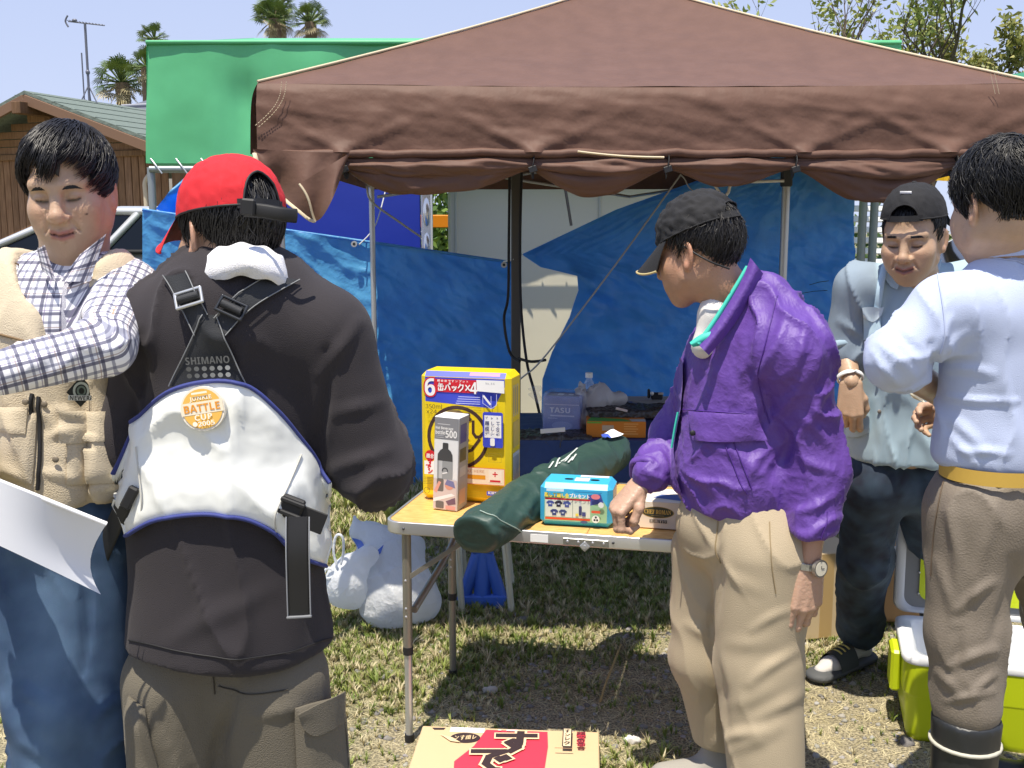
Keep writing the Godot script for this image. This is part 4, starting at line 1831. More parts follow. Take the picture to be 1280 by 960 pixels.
# strands laid from the crown over an oval; keep(d) tells whether hair grows in direction d (head axes)
func hair(parent: Node,T: Transform3D,o: Dictionary) -> void:
	var g:=RandomNumberGenerator.new()
	g.seed=o.get("seed",1)
	var ctr: Vector3=o.center
	var rad: Vector3=o.radii
	var line: Callable=o.line       # azimuth (0 at the face) -> lowest y of the hair
	var tilt:=Basis(Vector3.RIGHT,o.get("tilt",-0.5))
	var nn:=noise(1.0,o.get("seed",1)+3,2)
	var mb:=MB.new()
	var dirf:=func(th: float,ph: float) -> Vector3:
		return tilt*Vector3(sin(th)*sin(ph),cos(th),sin(th)*cos(ph))
	var end:=func(ph: float) -> float:
		var th:=0.3
		while th<2.9:
			var d: Vector3=dirf.call(th,ph)
			var q:=ctr+rad*d
			var az:=atan2(d.x,d.z)
			if q.y<line.call(absf(az))+(o.notch.call(az) if o.has("notch") else 0.0):
				break
			th+=0.02
		return th
	var ends:=PackedFloat32Array()
	for i in 128:
		ends.append(end.call(TAU*i/128.0))
	# under-layer
	var under:=MB.new()
	var rows:=[]
	var lift: float=o.get("lift",0.0)
	for i in 26:
		var row:=[]
		for j in 96:
			var ph:=TAU*j/96.0
			var s:=i/25.0
			var th: float=ends[int(j*128.0/96.0)]*s
			var d: Vector3=dirf.call(th,ph)
			var r: float=0.985+0.03*nn.get_noise_2d(d.x*14.0+d.z*9.0,d.y*6.0) - 0.05*smoothstep(0.86,1.0,s)*o.get("tuck",1.0)
			row.append(T*(ctr+rad*d*r))
		rows.append(row)
	under.grid(rows,true)
	var hm: StandardMaterial3D=o.mat
	part("hair",under,hm,parent)
	var n: int=o.count
	for i in n:
		var ph:=g.randf()*TAU
		var te: float=ends[int(ph/TAU*128.0) % 128]
		var len: float=o.length*g.randf_range(0.6,1.2)
		var t1: float=minf(te*pow(g.randf(),0.55)+len*0.5,te+g.randf_range(-0.03,o.get("over",0.06)))
		var t0: float=maxf(t1 - len,0.03)
		var off: float=g.randf_range(-0.004,o.get("thick",0.006))
		var clump:=nn.get_noise_2d(cos(ph)*9.0,sin(ph)*9.0)
		var drift: float=o.get("sweep",0.0)+clump*0.25+g.randf_range(-0.12,0.12)
		var pts:=[]
		var rr:=[]
		var w: float=o.get("width",0.0014)*g.randf_range(0.7,1.4)
		for k in 6:
			var u:=k/5.0
			var th:=lerpf(t0,t1,u)
			var a:=ph+drift*u*u/maxf(0.35,sin(th))
			var d: Vector3=dirf.call(th,a)
			var lf: float=off+lift*sin(PI*u)*g.randf_range(0.5,1.0)+o.get("flick",0.0)*u*u*g.randf_range(-0.2,1.0)
			pts.append(T*(ctr+rad*d+d*lf))
			rr.append(w*(1.0 - 0.85*pow(u,2.0)))
		var shade:=g.randf_range(0.7,1.35)
		mb.col=Color(shade,shade,shade)
		if g.randf()<o.get("grey",0.0):
			mb.col=Color(9,9,9)
		mb.tube(pts,rr,3,false)
	part("hair_strands",mb,hm,parent)

func hair_mat(c: Color) -> StandardMaterial3D:
	var m:=mat(c,0.43,0.0,true)
	m.metallic_specular=0.5
	return m

# hand: y along the fingers,z out of its back,x towards the thumb
func hand(f: Field,T: Transform3D,curls: Array,thumb: Array,spread:=0.05,s:=1.0) -> void:
	var kn:=[Vector3(0.029,0.086,0.002),Vector3(0.010,0.091,0.005),Vector3(-0.009,0.087,0.003),Vector3(-0.026,0.078,-0.002)]
	var le:=[[0.042,0.025,0.021],[0.046,0.029,0.022],[0.042,0.027,0.021],[0.033,0.020,0.019]]
	for i in 4:
		f.cap(T*(Vector3(0.016 - 0.011*i,0.0,-0.001)*s),T*(kn[i]*s),0.0165*s,0.0115*s,0.012)
	f.cap(T*(Vector3(0.0,0.03,-0.010)*s),T*(Vector3(0.002,0.065,-0.010)*s),0.022*s,0.018*s,0.012)
	for i in 4:
		var p: Vector3=kn[i]
		var a:=0.0
		var r:=0.0100 if i<3 else 0.0088
		for k in 3:
			a+=curls[i][k]
			var d:=Vector3((1.5 - i)*spread*cos(a),cos(a),-sin(a)).normalized()
			var q: Vector3=p+d*le[i][k]
			f.cap(T*(p*s),T*(q*s),r*s,(r - 0.0011)*s,0.0035)
			if k<2:
				f.ell(T*(q*s),Vector3.ONE*(r+0.0002)*s,Basis(),0.003)
			r-=0.0010
			p=q
	var prev: Vector3=Vector3(0.014,0.014,-0.006)
	var tr:=[0.0165,0.0125,0.0105,0.0085]
	for k in thumb.size():
		f.cap(T*(prev*s),T*(thumb[k]*s),tr[k]*s,tr[k+1]*s,0.006)
		prev=thumb[k]

func basis_hand(fingers: Vector3,back: Vector3,left_hand: bool) -> Basis:
	var y:=fingers.normalized()
	var z:=(back - y*back.dot(y)).normalized()
	var x:=y.cross(z)     # towards the thumb of a left hand seen from the back... flipped for a right one
	return Basis(x if left_hand else -x,y,z)

# a shoe with sole,heel at ankle,pointing along d
func shoe(parent: Node,ankle: Vector3,d: Vector3,upper: Material,sole: Material,len:=0.27) -> void:
	d=Vector3(d.x,0,d.z).normalized()
	var s:=Vector3(-d.z,0,d.x)
	var o:=Vector3(ankle.x,0,ankle.z)
	var f:=Field.new(0.008)
	f.cap(o+Vector3(0,0.12,0),o+Vector3(0,0.06,0),0.045,0.045,0.04)
	f.cap(o+Vector3(0,0.055,0) - d*0.03,o+d*(len - 0.12)+Vector3(0,0.04,0),0.045,0.040,0.04,0.85,Vector3.UP)
	f.plane(o+Vector3(0,0.025,0),Vector3.DOWN)
	later("upper",f,upper,parent)
	var q:=Field.new(0.008)
	q.cap(o - d*0.035+Vector3(0,0.02,0),o+d*(len - 0.115)+Vector3(0,0.02,0),0.046,0.047,0.03,0.5,Vector3.UP)
	q.plane(o+Vector3(0,0.003,0),Vector3.DOWN)
	later("sole",q,sole,parent)

# baseball cap in head axes; arch>0 opens the back above the strap
func cap_hat(parent: Node,T: Transform3D,cloth: Material,o:={}) -> Dictionary:
	var ctr: Vector3=o.get("center",Vector3(0,0.030,-0.012))
	var rad: Vector3=o.get("radii",Vector3(0.085,0.098,0.104))
	var turn:=Basis(Vector3.UP,o.get("turn",0.0))*Basis(Vector3.RIGHT,o.get("tip",0.0))
	var X:=T*Transform3D(turn,ctr)
	var rim0: float=o.get("rim",1.52)
	var arch: float=o.get("arch",0.62)
	var aw: float=o.get("arch_w",0.50)
	var nn:=noise(1.4,17,2)
	var pt:=func(th: float,ph: float,lift:=0.0) -> Vector3:
		var seam:=0.0
		for k in 6:
			var dd:=absf(angle_difference(ph,PI/6+k*PI/3))
			seam+=exp(-dd*dd/0.0016)
		var sq:=pow(absf(sin(th)),0.86)
		var d:=Vector3(sq*sin(ph),cos(th),sq*cos(ph))
		var r: float=1.0 - 0.008*seam+nn.get_noise_3dv(d*3.0)*o.get("soft",0.02)
		return X*(rad*d*r+d*lift)
	var rim:=func(ph: float) -> float:
		var db:=absf(angle_difference(ph,PI))
		return rim0 - arch*sqrt(maxf(0.0,1.0 - pow(db/aw,2.0))) if db<aw else rim0
	var mb:=MB.new()
	var rows:=[]
	var cols:=120
	for i in 29:
		var row:=[]
		for j in cols:
			var ph:=TAU*j/cols
			row.append(pt.call(lerpf(0.0,rim.call(ph),i/28.0),ph))
		rows.append(row)
	mb.grid(rows,true)
	var crown:=part("crown",mb,cloth,parent)
	var tr:=MB.new()
	var ring:=[]
	for j in cols+1:
		var ph:=TAU*j/cols
		ring.append(pt.call(rim.call(ph),ph))
	tr.tube(ring,0.0022,6,false)
	part("rim_binding",tr,o.get("trim",cloth),crown)
	var bt:=MB.new()
	bt.ball(pt.call(0.0,0.0),Vector3(0.008,0.005,0.008),X.basis.orthonormalized(),6,10)
	part("button",bt,cloth,crown)
	# visor
	var v:=MB.new()
	rows=[]
	var r2:=[]
	var len: float=o.get("visor",0.072)
	var droop: float=o.get("droop",0.35)
	for i in 11:
		var s:=i/10.0
		var row:=[]
		var rowb:=[]
		for j in 31:
			var a:=lerpf(-1.12,1.12,j/30.0)
			var d:=Vector3(sin(a),0,cos(a))
			var base:=Vector3(pow(absf(sin(rim0)),0.86)*sin(a)*rad.x,cos(rim0)*rad.y,pow(absf(sin(rim0)),0.86)*cos(a)*rad.z)
			var reach: float=len*s*pow(cos(a*0.98),0.55)
			var p:=base+Vector3(sin(a)*0.35,0,1.0).normalized()*reach
			p.y-=reach*droop+5.2*p.x*p.x*s*o.get("curve",1.0)
			row.append(X*p)
			rowb.append(X*(p+Vector3(0,-0.0025,0)))
		rows.append(row)
		r2.append(rowb)
	v.grid(rows)
	var vis:=part("visor",v,cloth,parent)
	var vb:=MB.new()
	vb.grid(r2)
	part("visor_underside",vb,o.get("under",cloth),vis)
	var e:=MB.new()
	e.tube(rows[10],0.0028,6)
	part("visor_edge",e,o.get("edge",cloth),vis)
	# strap across the back opening
	var st:=MB.new()
	var sr:=[]
	for q in [-0.006,0.010]:
		var row:=[]
		for j in 17:
			var ph:=PI+lerpf(-aw - 0.12,aw+0.12,j/16.0)
			row.append(pt.call(rim0 - q/rad.y,ph,0.0015))
		sr.append(row)
	st.grid(sr)
	part("strap",st,o.get("strap",cloth),parent)
	return {"pt": pt,"rim": rim0,"X": X}

func cloth(called: String,c: Color,rough: float,tex_freq: float,height: float,tiles: float,sheen:=0.3) -> StandardMaterial3D:
	if MAT.has(called):
		return MAT[called]
	var m:=mat(c,rough)
	if sheen>0:
		m.rim_enabled=true
		m.rim=sheen
		m.rim_tint=0.6
	relief(m,noise_tex(tex_freq,512,200+called.length(),4),height,tiles)
	MAT[called]=m
	return m

# ---------------------------------------------------------------- flat print: shapes and letters laid on a plane,each a hair above the last
class Print:
	var X: Transform3D
	var step:=0.0003
	var z:=0.0
	var mb:=MB.new()
	static var font: SystemFont
	static var mono: SystemFont
	static var serif: SystemFont

	func _init(x: Transform3D,s:=0.0003) -> void:
		X=x
		step=s

	func poly(pts: PackedVector2Array,c: Color) -> void:
		z+=step
		var idx:=Geometry2D.triangulate_polygon(pts)
		mb.col=c.srgb_to_linear()
		var k:=mb.V.size()
		for p in pts:
			mb.v(X*Vector3(p.x,p.y,z))
		for i in range(0,idx.size(),3):
			var a:=pts[idx[i]]; var b:=pts[idx[i+1]]; var d:=pts[idx[i+2]]
			if (b - a).cross(d - a)>0:
				mb.tri(k+idx[i],k+idx[i+2],k+idx[i+1])
			else:
				mb.tri(k+idx[i],k+idx[i+1],k+idx[i+2])

	func rect(a: Vector2,b: Vector2,c: Color) -> void:
		poly(PackedVector2Array([a,Vector2(b.x,a.y),b,Vector2(a.x,b.y)]),c)

	func rrect(a: Vector2,b: Vector2,r: float,c: Color) -> void:
		var pts:=PackedVector2Array()
		for q in [[Vector2(b.x - r,b.y - r),0.0],[Vector2(a.x+r,b.y - r),PI/2],[Vector2(a.x+r,a.y+r),PI],[Vector2(b.x - r,a.y+r),PI*1.5]]:
			for i in 5:
				pts.append(q[0]+Vector2.from_angle(q[1]+i*PI/8)*r)
		poly(pts,c)

	func disc(o: Vector2,r: float,c: Color,sx:=1.0) -> void:
		var pts:=PackedVector2Array()
		for i in 28:
			pts.append(o+Vector2(cos(TAU*i/28)*sx,sin(TAU*i/28))*r)
		poly(pts,c)

	func ring(o: Vector2,r1: float,r0: float,c: Color,a0:=0.0,a1:=TAU) -> void:
		z+=step
		mb.col=c.srgb_to_linear()
		var n:=40
		var k:=mb.V.size()
		for i in n+1:
			var d:=Vector2.from_angle(lerpf(a0,a1,float(i)/n))
			for r in [r0,r1]:
				var p: Vector2=o+d*r
				mb.v(X*Vector3(p.x,p.y,z))
		for i in n:
			var q:=k+i*2
			mb.quad(q,q+2,q+3,q+1)

	# pen stroke through points given on a unit square
	func stroke(pts: Array,o: Vector2,s: Vector2,w: float,c: Color) -> void:
		z+=step
		mb.col=c.srgb_to_linear()
		for i in pts.size() - 1:
			var a: Vector2=o+pts[i]*s
			var b: Vector2=o+pts[i+1]*s
			var d:=(b - a).normalized()*w*0.5
			var n:=Vector2(-d.y,d.x)
			var e:=d*0.6
			var k:=mb.V.size()
			for p in [a - e - n,a - e+n,b+e+n,b+e - n]:
				mb.v(X*Vector3(p.x,p.y,z+i*step*0.02))
			mb.quad(k,k+1,k+2,k+3)

	# glyph of pen strokes,each a list of x,y pairs on a 10 x 10 square
	func glyph(strokes: Array,o: Vector2,size: Vector2,w: float,c: Color) -> void:
		for s in strokes:
			var pts:=[]
			for i in range(0,s.size(),2):
				pts.append(Vector2(s[i],s[i+1])*0.1)
			stroke(pts,o,size,w,c)

	func text(what: String,o: Vector2,h: float,c: Color,bold:=false,width:=0.0,face:=0) -> void:
		z+=step
		var tm:=TextMesh.new()
		var f:=SystemFont.new()
		f.font_names=[["Droid Sans","Droid Serif","Droid Sans Mono"][face]]
		f.font_weight=700 if bold else 400
		tm.font=f
		tm.text=what
		tm.font_size=64
		tm.pixel_size=0.01
		tm.depth=0.0
		tm.curve_step=2.0
		var a:=tm.get_mesh_arrays()
		var v: PackedVector3Array=a[Mesh.ARRAY_VERTEX]
		var idx=a[Mesh.ARRAY_INDEX]
		var lo:=Vector2(1e9,1e9)
		var hi:=-lo
		for p in v:
			lo=lo.min(Vector2(p.x,p.y)); hi=hi.max(Vector2(p.x,p.y))
		var sy:=h/maxf(hi.y - lo.y,1e-6)
		var sx:=sy if width==0.0 else width/maxf(hi.x - lo.x,1e-6)
		mb.col=c.srgb_to_linear()
		var k:=mb.V.size()
		var mid:=(lo+hi)*0.5
		for p in v:
			mb.v(X*Vector3(o.x+(p.x - mid.x)*sx,o.y+(p.y - mid.y)*sy,z))
		if idx==null:
			idx=range(v.size())
		for i in range(0,idx.size()/3*3,3):
			var p0:=v[idx[i]]; var p1:=v[idx[i+1]]; var p2:=v[idx[i+2]]
			if (p1 - p0).cross(p2 - p0).z>0:
				mb.tri(k+idx[i],k+idx[i+2],k+idx[i+1])
			else:
				mb.tri(k+idx[i],k+idx[i+1],k+idx[i+2])

	func done(called: String,parent: Node,host) -> void:
		if not host.MAT.has("print"):
			host.MAT.print=host.mat(Color(1,1,1),0.45,0.0,true)
		host.part(called,mb,host.MAT.print,parent)

# ---------------------------------------------------------------- the five people
func below(p: Vector3,y: float) -> Vector3:
	return Vector3(p.x,y,p.z)

func plaid() -> ImageTexture:
	var n:=128
	var im:=Image.create(n,n,false,Image.FORMAT_RGB8)
	im.fill(Color(0.93,0.93,0.95))
	var bands:=[[6,12,Color(0.17,0.17,0.27,0.62)],[22,4,Color(0.45,0.40,0.55,0.5)],[38,10,Color(0.30,0.31,0.42,0.5)],[70,12,Color(0.17,0.17,0.27,0.62)],[86,4,Color(0.55,0.45,0.42,0.5)],[102,10,Color(0.30,0.31,0.42,0.5)]]
	for b in bands:
		var a:=Image.create(n,b[1],false,Image.FORMAT_RGBA8)
		a.fill(b[2])
		im.convert(Image.FORMAT_RGBA8)
		im.blend_rect(a,Rect2i(0,0,n,b[1]),Vector2i(0,b[0]))
		var c:=Image.create(b[1],n,false,Image.FORMAT_RGBA8)
		c.fill(b[2])
		im.blend_rect(c,Rect2i(0,0,b[1],n),Vector2i(b[0],0))
	return ImageTexture.create_from_image(im)

func person_vest() -> void:
	var z:=-1.90
	var t:=thing("person","man with bare black hair in a beige pocketed vest over a checked shirt, far left","person",Vector3(W(60,480,z).x,0,z))
	var H:=frame(W(87,236,-1.87),Vector3(0.09,-0.20,0.97),Vector3(-0.06,1,0))
	H.basis=H.basis.scaled_local(Vector3(0.85,0.90,0.88))
	var neck:=W(92,345,z)
	var sl:=W(160,372,-1.88)
	var sr:=W(-44,372,-1.97)
	var chest:=W(52,430,z)
	var waist:=W(62,640,z)
	var el:=W(132,432,-1.70)
	var wl:=W(-30,474,-1.60)
	var er:=W(-84,520,-1.99)
	var wr:=W(-40,575,-1.74)
	var hl:=W(112,680,z)
	var hr:=W(28,680,z)
	var kl:=W(128,880,z) ; var kr:=W(62,880,z+0.04)
	var al:=Vector3(kl.x+0.0,0.09,z - 0.02); var ar:=Vector3(kr.x+0.01,0.09,z+0.03)
	# skin
	var b:=Field.new(0.012)
	b.cap(chest,waist,0.11,0.11,0.04,0.8)
	b.cap(sl,sr,0.04,0.04); b.cap(neck+Vector3(0,0.06,0),neck - Vector3(0,0.06,0),0.055,0.06)
	for q in [[sl,el,wl],[sr,er,wr]]:
		b.cap(q[0],q[1],0.045,0.038); b.cap(q[1],q[2],0.038,0.028)
	for q in [[hl,kl,al],[hr,kr,ar]]:
		b.cap(q[0],q[1],0.07,0.05); b.cap(q[1],q[2],0.05,0.035)
	var h:=Field.new(0.0026)
	head(h,H,{"fat": 0.002,"open": 0.0010,"grin": 0.0035})
	h.cap(H*Vector3(0,-0.05,-0.02),neck,0.056,0.062,0.03)
	var lh:=Field.new(0.003)
	hand(lh,Transform3D(basis_hand(Vector3(-1,-0.15,0.1),Vector3(0.1,0.8,0.5),true),wl),[[0.5,0.6,0.3],[0.55,0.7,0.3],[0.6,0.7,0.3],[0.6,0.7,0.4]],[Vector3(0.04,0.045,-0.012),Vector3(0.05,0.075,-0.02),Vector3(0.045,0.1,-0.03)])
	var rh:=Field.new(0.003)
	hand(rh,Transform3D(basis_hand(Vector3(0.3,-0.4,0.8),Vector3(-0.7,0.6,0.4),false),wr),[[0.5,0.6,0.3],[0.55,0.7,0.3],[0.6,0.7,0.3],[0.6,0.7,0.4]],[Vector3(0.04,0.045,-0.012),Vector3(0.05,0.075,-0.02),Vector3(0.045,0.1,-0.03)])
	var tone:=Color(0.49,0.33,0.225)
	var paint:=skin_paint(H,tone,Color(0.40,0.14,0.115),{"mole": true,"open": 0.0010,"grin": 0.0035})
	for f in [b,h,lh,rh]:
		f.paint=paint
	later("body",b,skin_mat(),t,[h,lh,rh])
	# hair: thick,combed forward into a fringe
	var hm:=hair_mat(Color(0.012,0.011,0.013).linear_to_srgb())
	hair(t,H,{"seed": 4,"center": Vector3(0,0.038,-0.014),"radii": Vector3(0.084,0.084,0.109),"tilt": -0.45,"notch": func(a: float) -> float: return 0.030*smoothstep(0.16,0.34,a)*smoothstep(0.95,0.75,a)+0.034*smoothstep(0.12,0.3,-a)*smoothstep(0.8,0.6,-a)+0.006*sin(a*31.0),"count": 4200,"length": 0.7,"mat": hm,"thick": 0.010,"width": 0.0012,"sweep": -0.25,"over": 0.13,"lift": 0.004,"tuck": 0.3,"flick": 0.004,
		"line": func(a: float) -> float: return 0.040 if a<0.45 else (0.040 - (a - 0.45)*0.045 if a<1.0 else (lerpf(0.015,-0.046,(a - 1.0)/0.35) if a<1.35 else (-0.048 if a<1.6 else lerpf(-0.01,-0.075,minf(1.0,(a - 1.6)/0.8)))))})
	brows(t,H,hm,0.014)
	# checked shirt
	var sh:=Field.new(0.0075)
	var fw:=Vector3(-0.35,0,0.94)
	sh.cap(chest+Vector3(0,0.02,0),waist,0.145,0.14,0.05,0.70,fw)
	sh.cap(sl,sr,0.060,0.060,0.06)
	sh.cap(neck+Vector3(0,0.0,0),(sl+neck)*0.5,0.052,0.052,0.05)
	sh.cap(sl,el,0.062,0.044,0.04)
	sh.cap(el,wl,0.044,0.034,0.035)
	sh.cap(sr,er,0.064,0.054,0.04)
	sh.cap(er,wr,0.054,0.042,0.035)
	sh.push=folds(40,0.006,0.006,8.0,Vector3(1.4,0.8,1),[[120,352,88,424,7,6],[92,424,134,438,4,9],[130,440,175,420,5,8],[100,434,60,470,6,6],[150,350,128,415,6,-5],[60,440,20,468,7,6],[110,455,30,486,5,-5]])
	var ua:=(el - sl).normalized()
	var fa:=(wl - el).normalized()
	var mid:=el
	sh.wrap=func(p: Vector3,n: Vector3) -> Vector2:
		var toward:=(EYE - p).normalized()
		var w:=smoothstep(-0.03,0.03,(p - mid).dot((fa+ua).normalized()))
		var reach:=(p - sl).length()
		if (p - mid).length()<0.34 and p.x>-1.05 and (p - sl).dot(ua)>-0.03 and p.x - sl.x>-0.5 and absf((p - sl).cross(ua).length())<0.10 or (p - el).dot(fa)>0 and (p - el).cross(fa).length()<0.09:
			var us:=(p - sl).dot(ua)
			var vs:=(p - sl).dot(ua.cross(toward).normalized())
			var uf:=sl.distance_to(mid)+(p - mid).dot(fa)
			var vf:=(p - mid).dot(fa.cross(toward).normalized())
			return Vector2(lerpf(us,uf,w),lerpf(vs,vf,w))*17.0
		return Vector2(p.x*0.94+p.z*0.35,p.y)*17.0
	var pm:=mat(Color(1,1,1),0.75)
	pm.albedo_texture=plaid()
	pm.rim_enabled=true
	pm.rim=0.2
	later("shirt",sh,pm,t)
	# vest
	var beige:=cloth("beige_cotton",Color(0.58,0.495,0.36).linear_to_srgb(),0.85,0.12,0.12,5.0)
	var ve:=Field.new(0.0075)
	ve.cap(chest,W(64,585,z),0.160,0.162,0.05,0.74,fw)
	ve.cap(W(64,585,z),W(66,650,z),0.160,0.166,0.04,0.74,fw)
	ve.cap(W(126,362,z+0.012),W(-20,356,z),0.072,0.058,0.05)
	ve.cap(W(126,346,z+0.02),W(100,432,z+0.035),0.062,0.078,0.03)
	ve.plane(W(66,624,z),Vector3(0.10,-1,0),0.012)
	# open front: a wedge from the collar down
	var open:=W(60,330,z)
	ve.rbox(Transform3D(Basis(Vector3.UP,-0.36)*Basis(Vector3.BACK,0.18),W(70,345,z+0.10)),Vector3(0.036,0.17,0.16),0.01,0.012,1)
	ve.rbox(Transform3D(Basis(Vector3.UP,-0.36),W(64,560,z+0.17)),Vector3(0.006,0.19,0.09),0.004,0.02,1)
	ve.cap(neck+Vector3(0,0.13,0.01),neck+Vector3(0,-0.02,0.02),0.085,0.085,0.02,1.0,Vector3.BACK,1)
	ve.push=folds(44,0.005,0.006,9.0,Vector3(1,0.9,1),[[40,500,70,540,6,8],[70,510,95,520,5,8],[20,520,25,560,6,8],[60,545,90,535,5,6],[50,590,90,600,6,6],[110,612,158,606,5,5],[10,585,40,610,6,7]])
	later("vest",ve,beige,t)
	# pockets,flaps,badge
	var pk:=lay(ve,[Vector2(84,520),Vector2(158,515)],[Vector2(82,606),Vector2(158,602)],16,14,0.004,0.01,1.0,0.008)
	part("pocket",pk,beige,t)
	var flp:=lay(ve,[Vector2(74,512),Vector2(128,514)],[Vector2(74,554),Vector2(126,552)],12,8,0.015,0.006,1.0,0.003)
	part("pocket_flap",flp,beige,t)
	pk=lay(ve,[Vector2(2,512),Vector2(46,516)],[Vector2(2,596),Vector2(42,604)],12,14,0.004,0.01,1.0,0.008)
	part("pocket",pk,beige,t)
	part("pocket_flap",lay(ve,[Vector2(-8,506),Vector2(38,508)],[Vector2(-8,536),Vector2(36,542)],12,8,0.015,0.006,1.0,0.003),beige,t)
	for q in [[[Vector2(130,553),Vector2(158,598)],0.002],[[Vector2(48,496),Vector2(50,560),Vector2(48,612)],0.004],[[Vector2(0,418),Vector2(30,426)],0.0022],[[Vector2(18,330),Vector2(46,338)],0.0015],[[Vector2(24,514),Vector2(22,545),Vector2(22,566)],0.004],[[Vector2(40,492),Vector2(38,524)],0.004]]:
		part("seam",lay_cord(ve,q[0],q[1],14,0.003),mat(srgb(120,98,70),0.9) if q[1]<0.0035 else MAT.black,t)
	for q in [[56,505],[33,502],[29,534],[70,574]]:
		var bt:=MB.new()
		bt.ball(on(ve,q[0],q[1],0.006),Vector3(0.006,0.006,0.003))
		part("snap_button",bt,mat(srgb(120,110,95),0.5),t)
	badge(t,ve)
	# collar of the shirt,and the blue undershirt
	var col:=MB.new()
	var cr:=[]
	for e in [[0.0,0.0],[0.035,0.012]]:
		var row:=[]
		for k in 15:
			var a:=lerpf(-2.7,2.7,k/14.0)
			var c:=neck+Vector3(0,0.025,0.012)+Basis(Vector3.UP,-0.36)*Vector3(sin(a+PI)*(0.070 - e[1]),e[0] - 0.012*(1.0+cos(a)),cos(a+PI)*(0.066 - e[1]))
			if absf(a)>2.0:
				c.y-=(absf(a) - 2.0)*0.10
			row.append(c)
		cr.append(row)
	col.grid(cr)
	for i in col.U.size():
		col.U[i] *= Vector2(8.0,0.9)
	part("shirt_collar",col,pm,t)
	for s in [0,1]:
		var q: Array=[[[Vector2(100,318),Vector2(133,292)],[Vector2(74,352),Vector2(112,352)]],[[Vector2(46,312),Vector2(56,306)],[Vector2(52,338),Vector2(70,352)]]][s]
		var cf:=MB.new()
		var rows:=[]
		for i in 7:
			var row:=[]
			for j in 9:
				var p:=along(q[0],j/8.0).lerp(along(q[1],j/8.0),i/6.0)
				row.append(W(p.x,p.y,-1.79 - 0.03*absf(j/8.0 - 0.5)))
			rows.append(row)
		cf.grid(rows)
		for i in cf.U.size():
			cf.U[i] *= Vector2(0.8,1.0)
		part("collar_wing",cf,pm,t)
	var us:=Field.new(0.006)
	us.cap(W(80,338,-1.885),W(76,360,-1.88),0.050,0.050)
	later("undershirt",us,cloth("blue_jersey",srgb(40,62,160),0.8,0.1,0.05,6.0),t)
	# jeans
	var je:=Field.new(0.009)
	je.cap(W(108,640,z),W(24,640,z),0.105,0.105,0.05,0.9)
	je.cap(hl,kl,0.098,0.078,0.035); je.cap(kl,al+Vector3(0,0.02,0),0.078,0.072,0.03)
	je.cap(hr,kr,0.098,0.078,0.035); je.cap(kr,ar+Vector3(0,0.02,0),0.078,0.072,0.03)
	je.push=folds(48,0.008,0.010,6.0,Vector3(1.3,0.8,1.2),[[98,660,100,840,6,-9],[30,930,70,950,8,7],[20,860,60,880,8,6],[120,900,150,870,7,6]])
	var dn:=noise(14.0,49,3)
	je.paint=func(p: Vector3,_n: Vector3) -> Color:
		var s:=pix(p)
		var worn:=0.55+0.45*dn.get_noise_3dv(p)
		worn+=0.9*exp(-pow((s.x - 60)/34.0,2.0))*smoothstep(640,760,s.y)
		return Color(0.016,0.042,0.105).lerp(Color(0.14,0.235,0.37),clampf(worn*0.5 - 0.05,0.0,1.0))
	var jm:=mat(Color(1,1,1),0.85,0.0,true)
	relief(jm,noise_tex(0.3,256,46,2),0.05,10.0)
	MAT.denim=jm
	later("jeans",je,jm,t)
	shoe(t,al,Vector3(-0.4,0,1),mat(srgb(70,60,50),0.7),MAT.black)
	shoe(t,ar,Vector3(-0.7,0,1),mat(srgb(70,60,50),0.7),MAT.black)
	# the white sheet folder in front of him
	var bag:=thing("paper_folder","large white paper folder held low at the left edge before the jeans","folder",W(60,670,-1.62))
	var fr:=MB.new()
	for side in [0.0,0.012]:
		var rows:=[]
		for i in 9:
			var row:=[]
			for j in 15:
				var v:=i/8.0
				var u:=j/14.0
				var a:=Vector2(-60,578).lerp(Vector2(133,655),u)
				var c:=Vector2(-60,655).lerp(Vector2(136,743),u)
				var q:=a.lerp(c,v)
				q.x-=22.0*sin(v*PI*0.85)*u*u
				row.append(W(q.x,q.y,-1.57 - side - 0.05*u+0.03*sin(u*4.0)))
			rows.append(row)
		if side>0.0:
			rows.reverse()
		fr.grid(rows)
	part("sheet",fr,mat(srgb(226,228,234),0.45),bag)
	fr=MB.new()
	fr.tube([W(-60,578,-1.567),W(36,616,-1.573),W(133,655,-1.618)],0.004,6)
	part("folded_edge",fr,mat(srgb(240,240,242),0.5),bag)

func brows(t: Node,H: Transform3D,m: Material,y:=0.019) -> void:
	var g:=RandomNumberGenerator.new()
	g.seed=5
	for s in [-1.0,1.0]:
		var mb:=MB.new()
		for i in 170:
			var u:=g.randf()
			var c:=Vector3(lerpf(0.012,0.050,u)*s,y+0.003*sin(u*2.6) - 0.003*u+g.randf_range(-0.003,0.003),lerpf(0.0905,0.0715,u*u))
			var d:=Vector3(s*0.9,0.25 - 0.5*u,-0.35*u)*0.008
			mb.tube([H*c,H*(c+d*0.5+Vector3(0,0,0.0012)),H*(c+d)],[0.0009,0.0009,0.0002],3,false)
		part("eyebrow",mb,m,t)

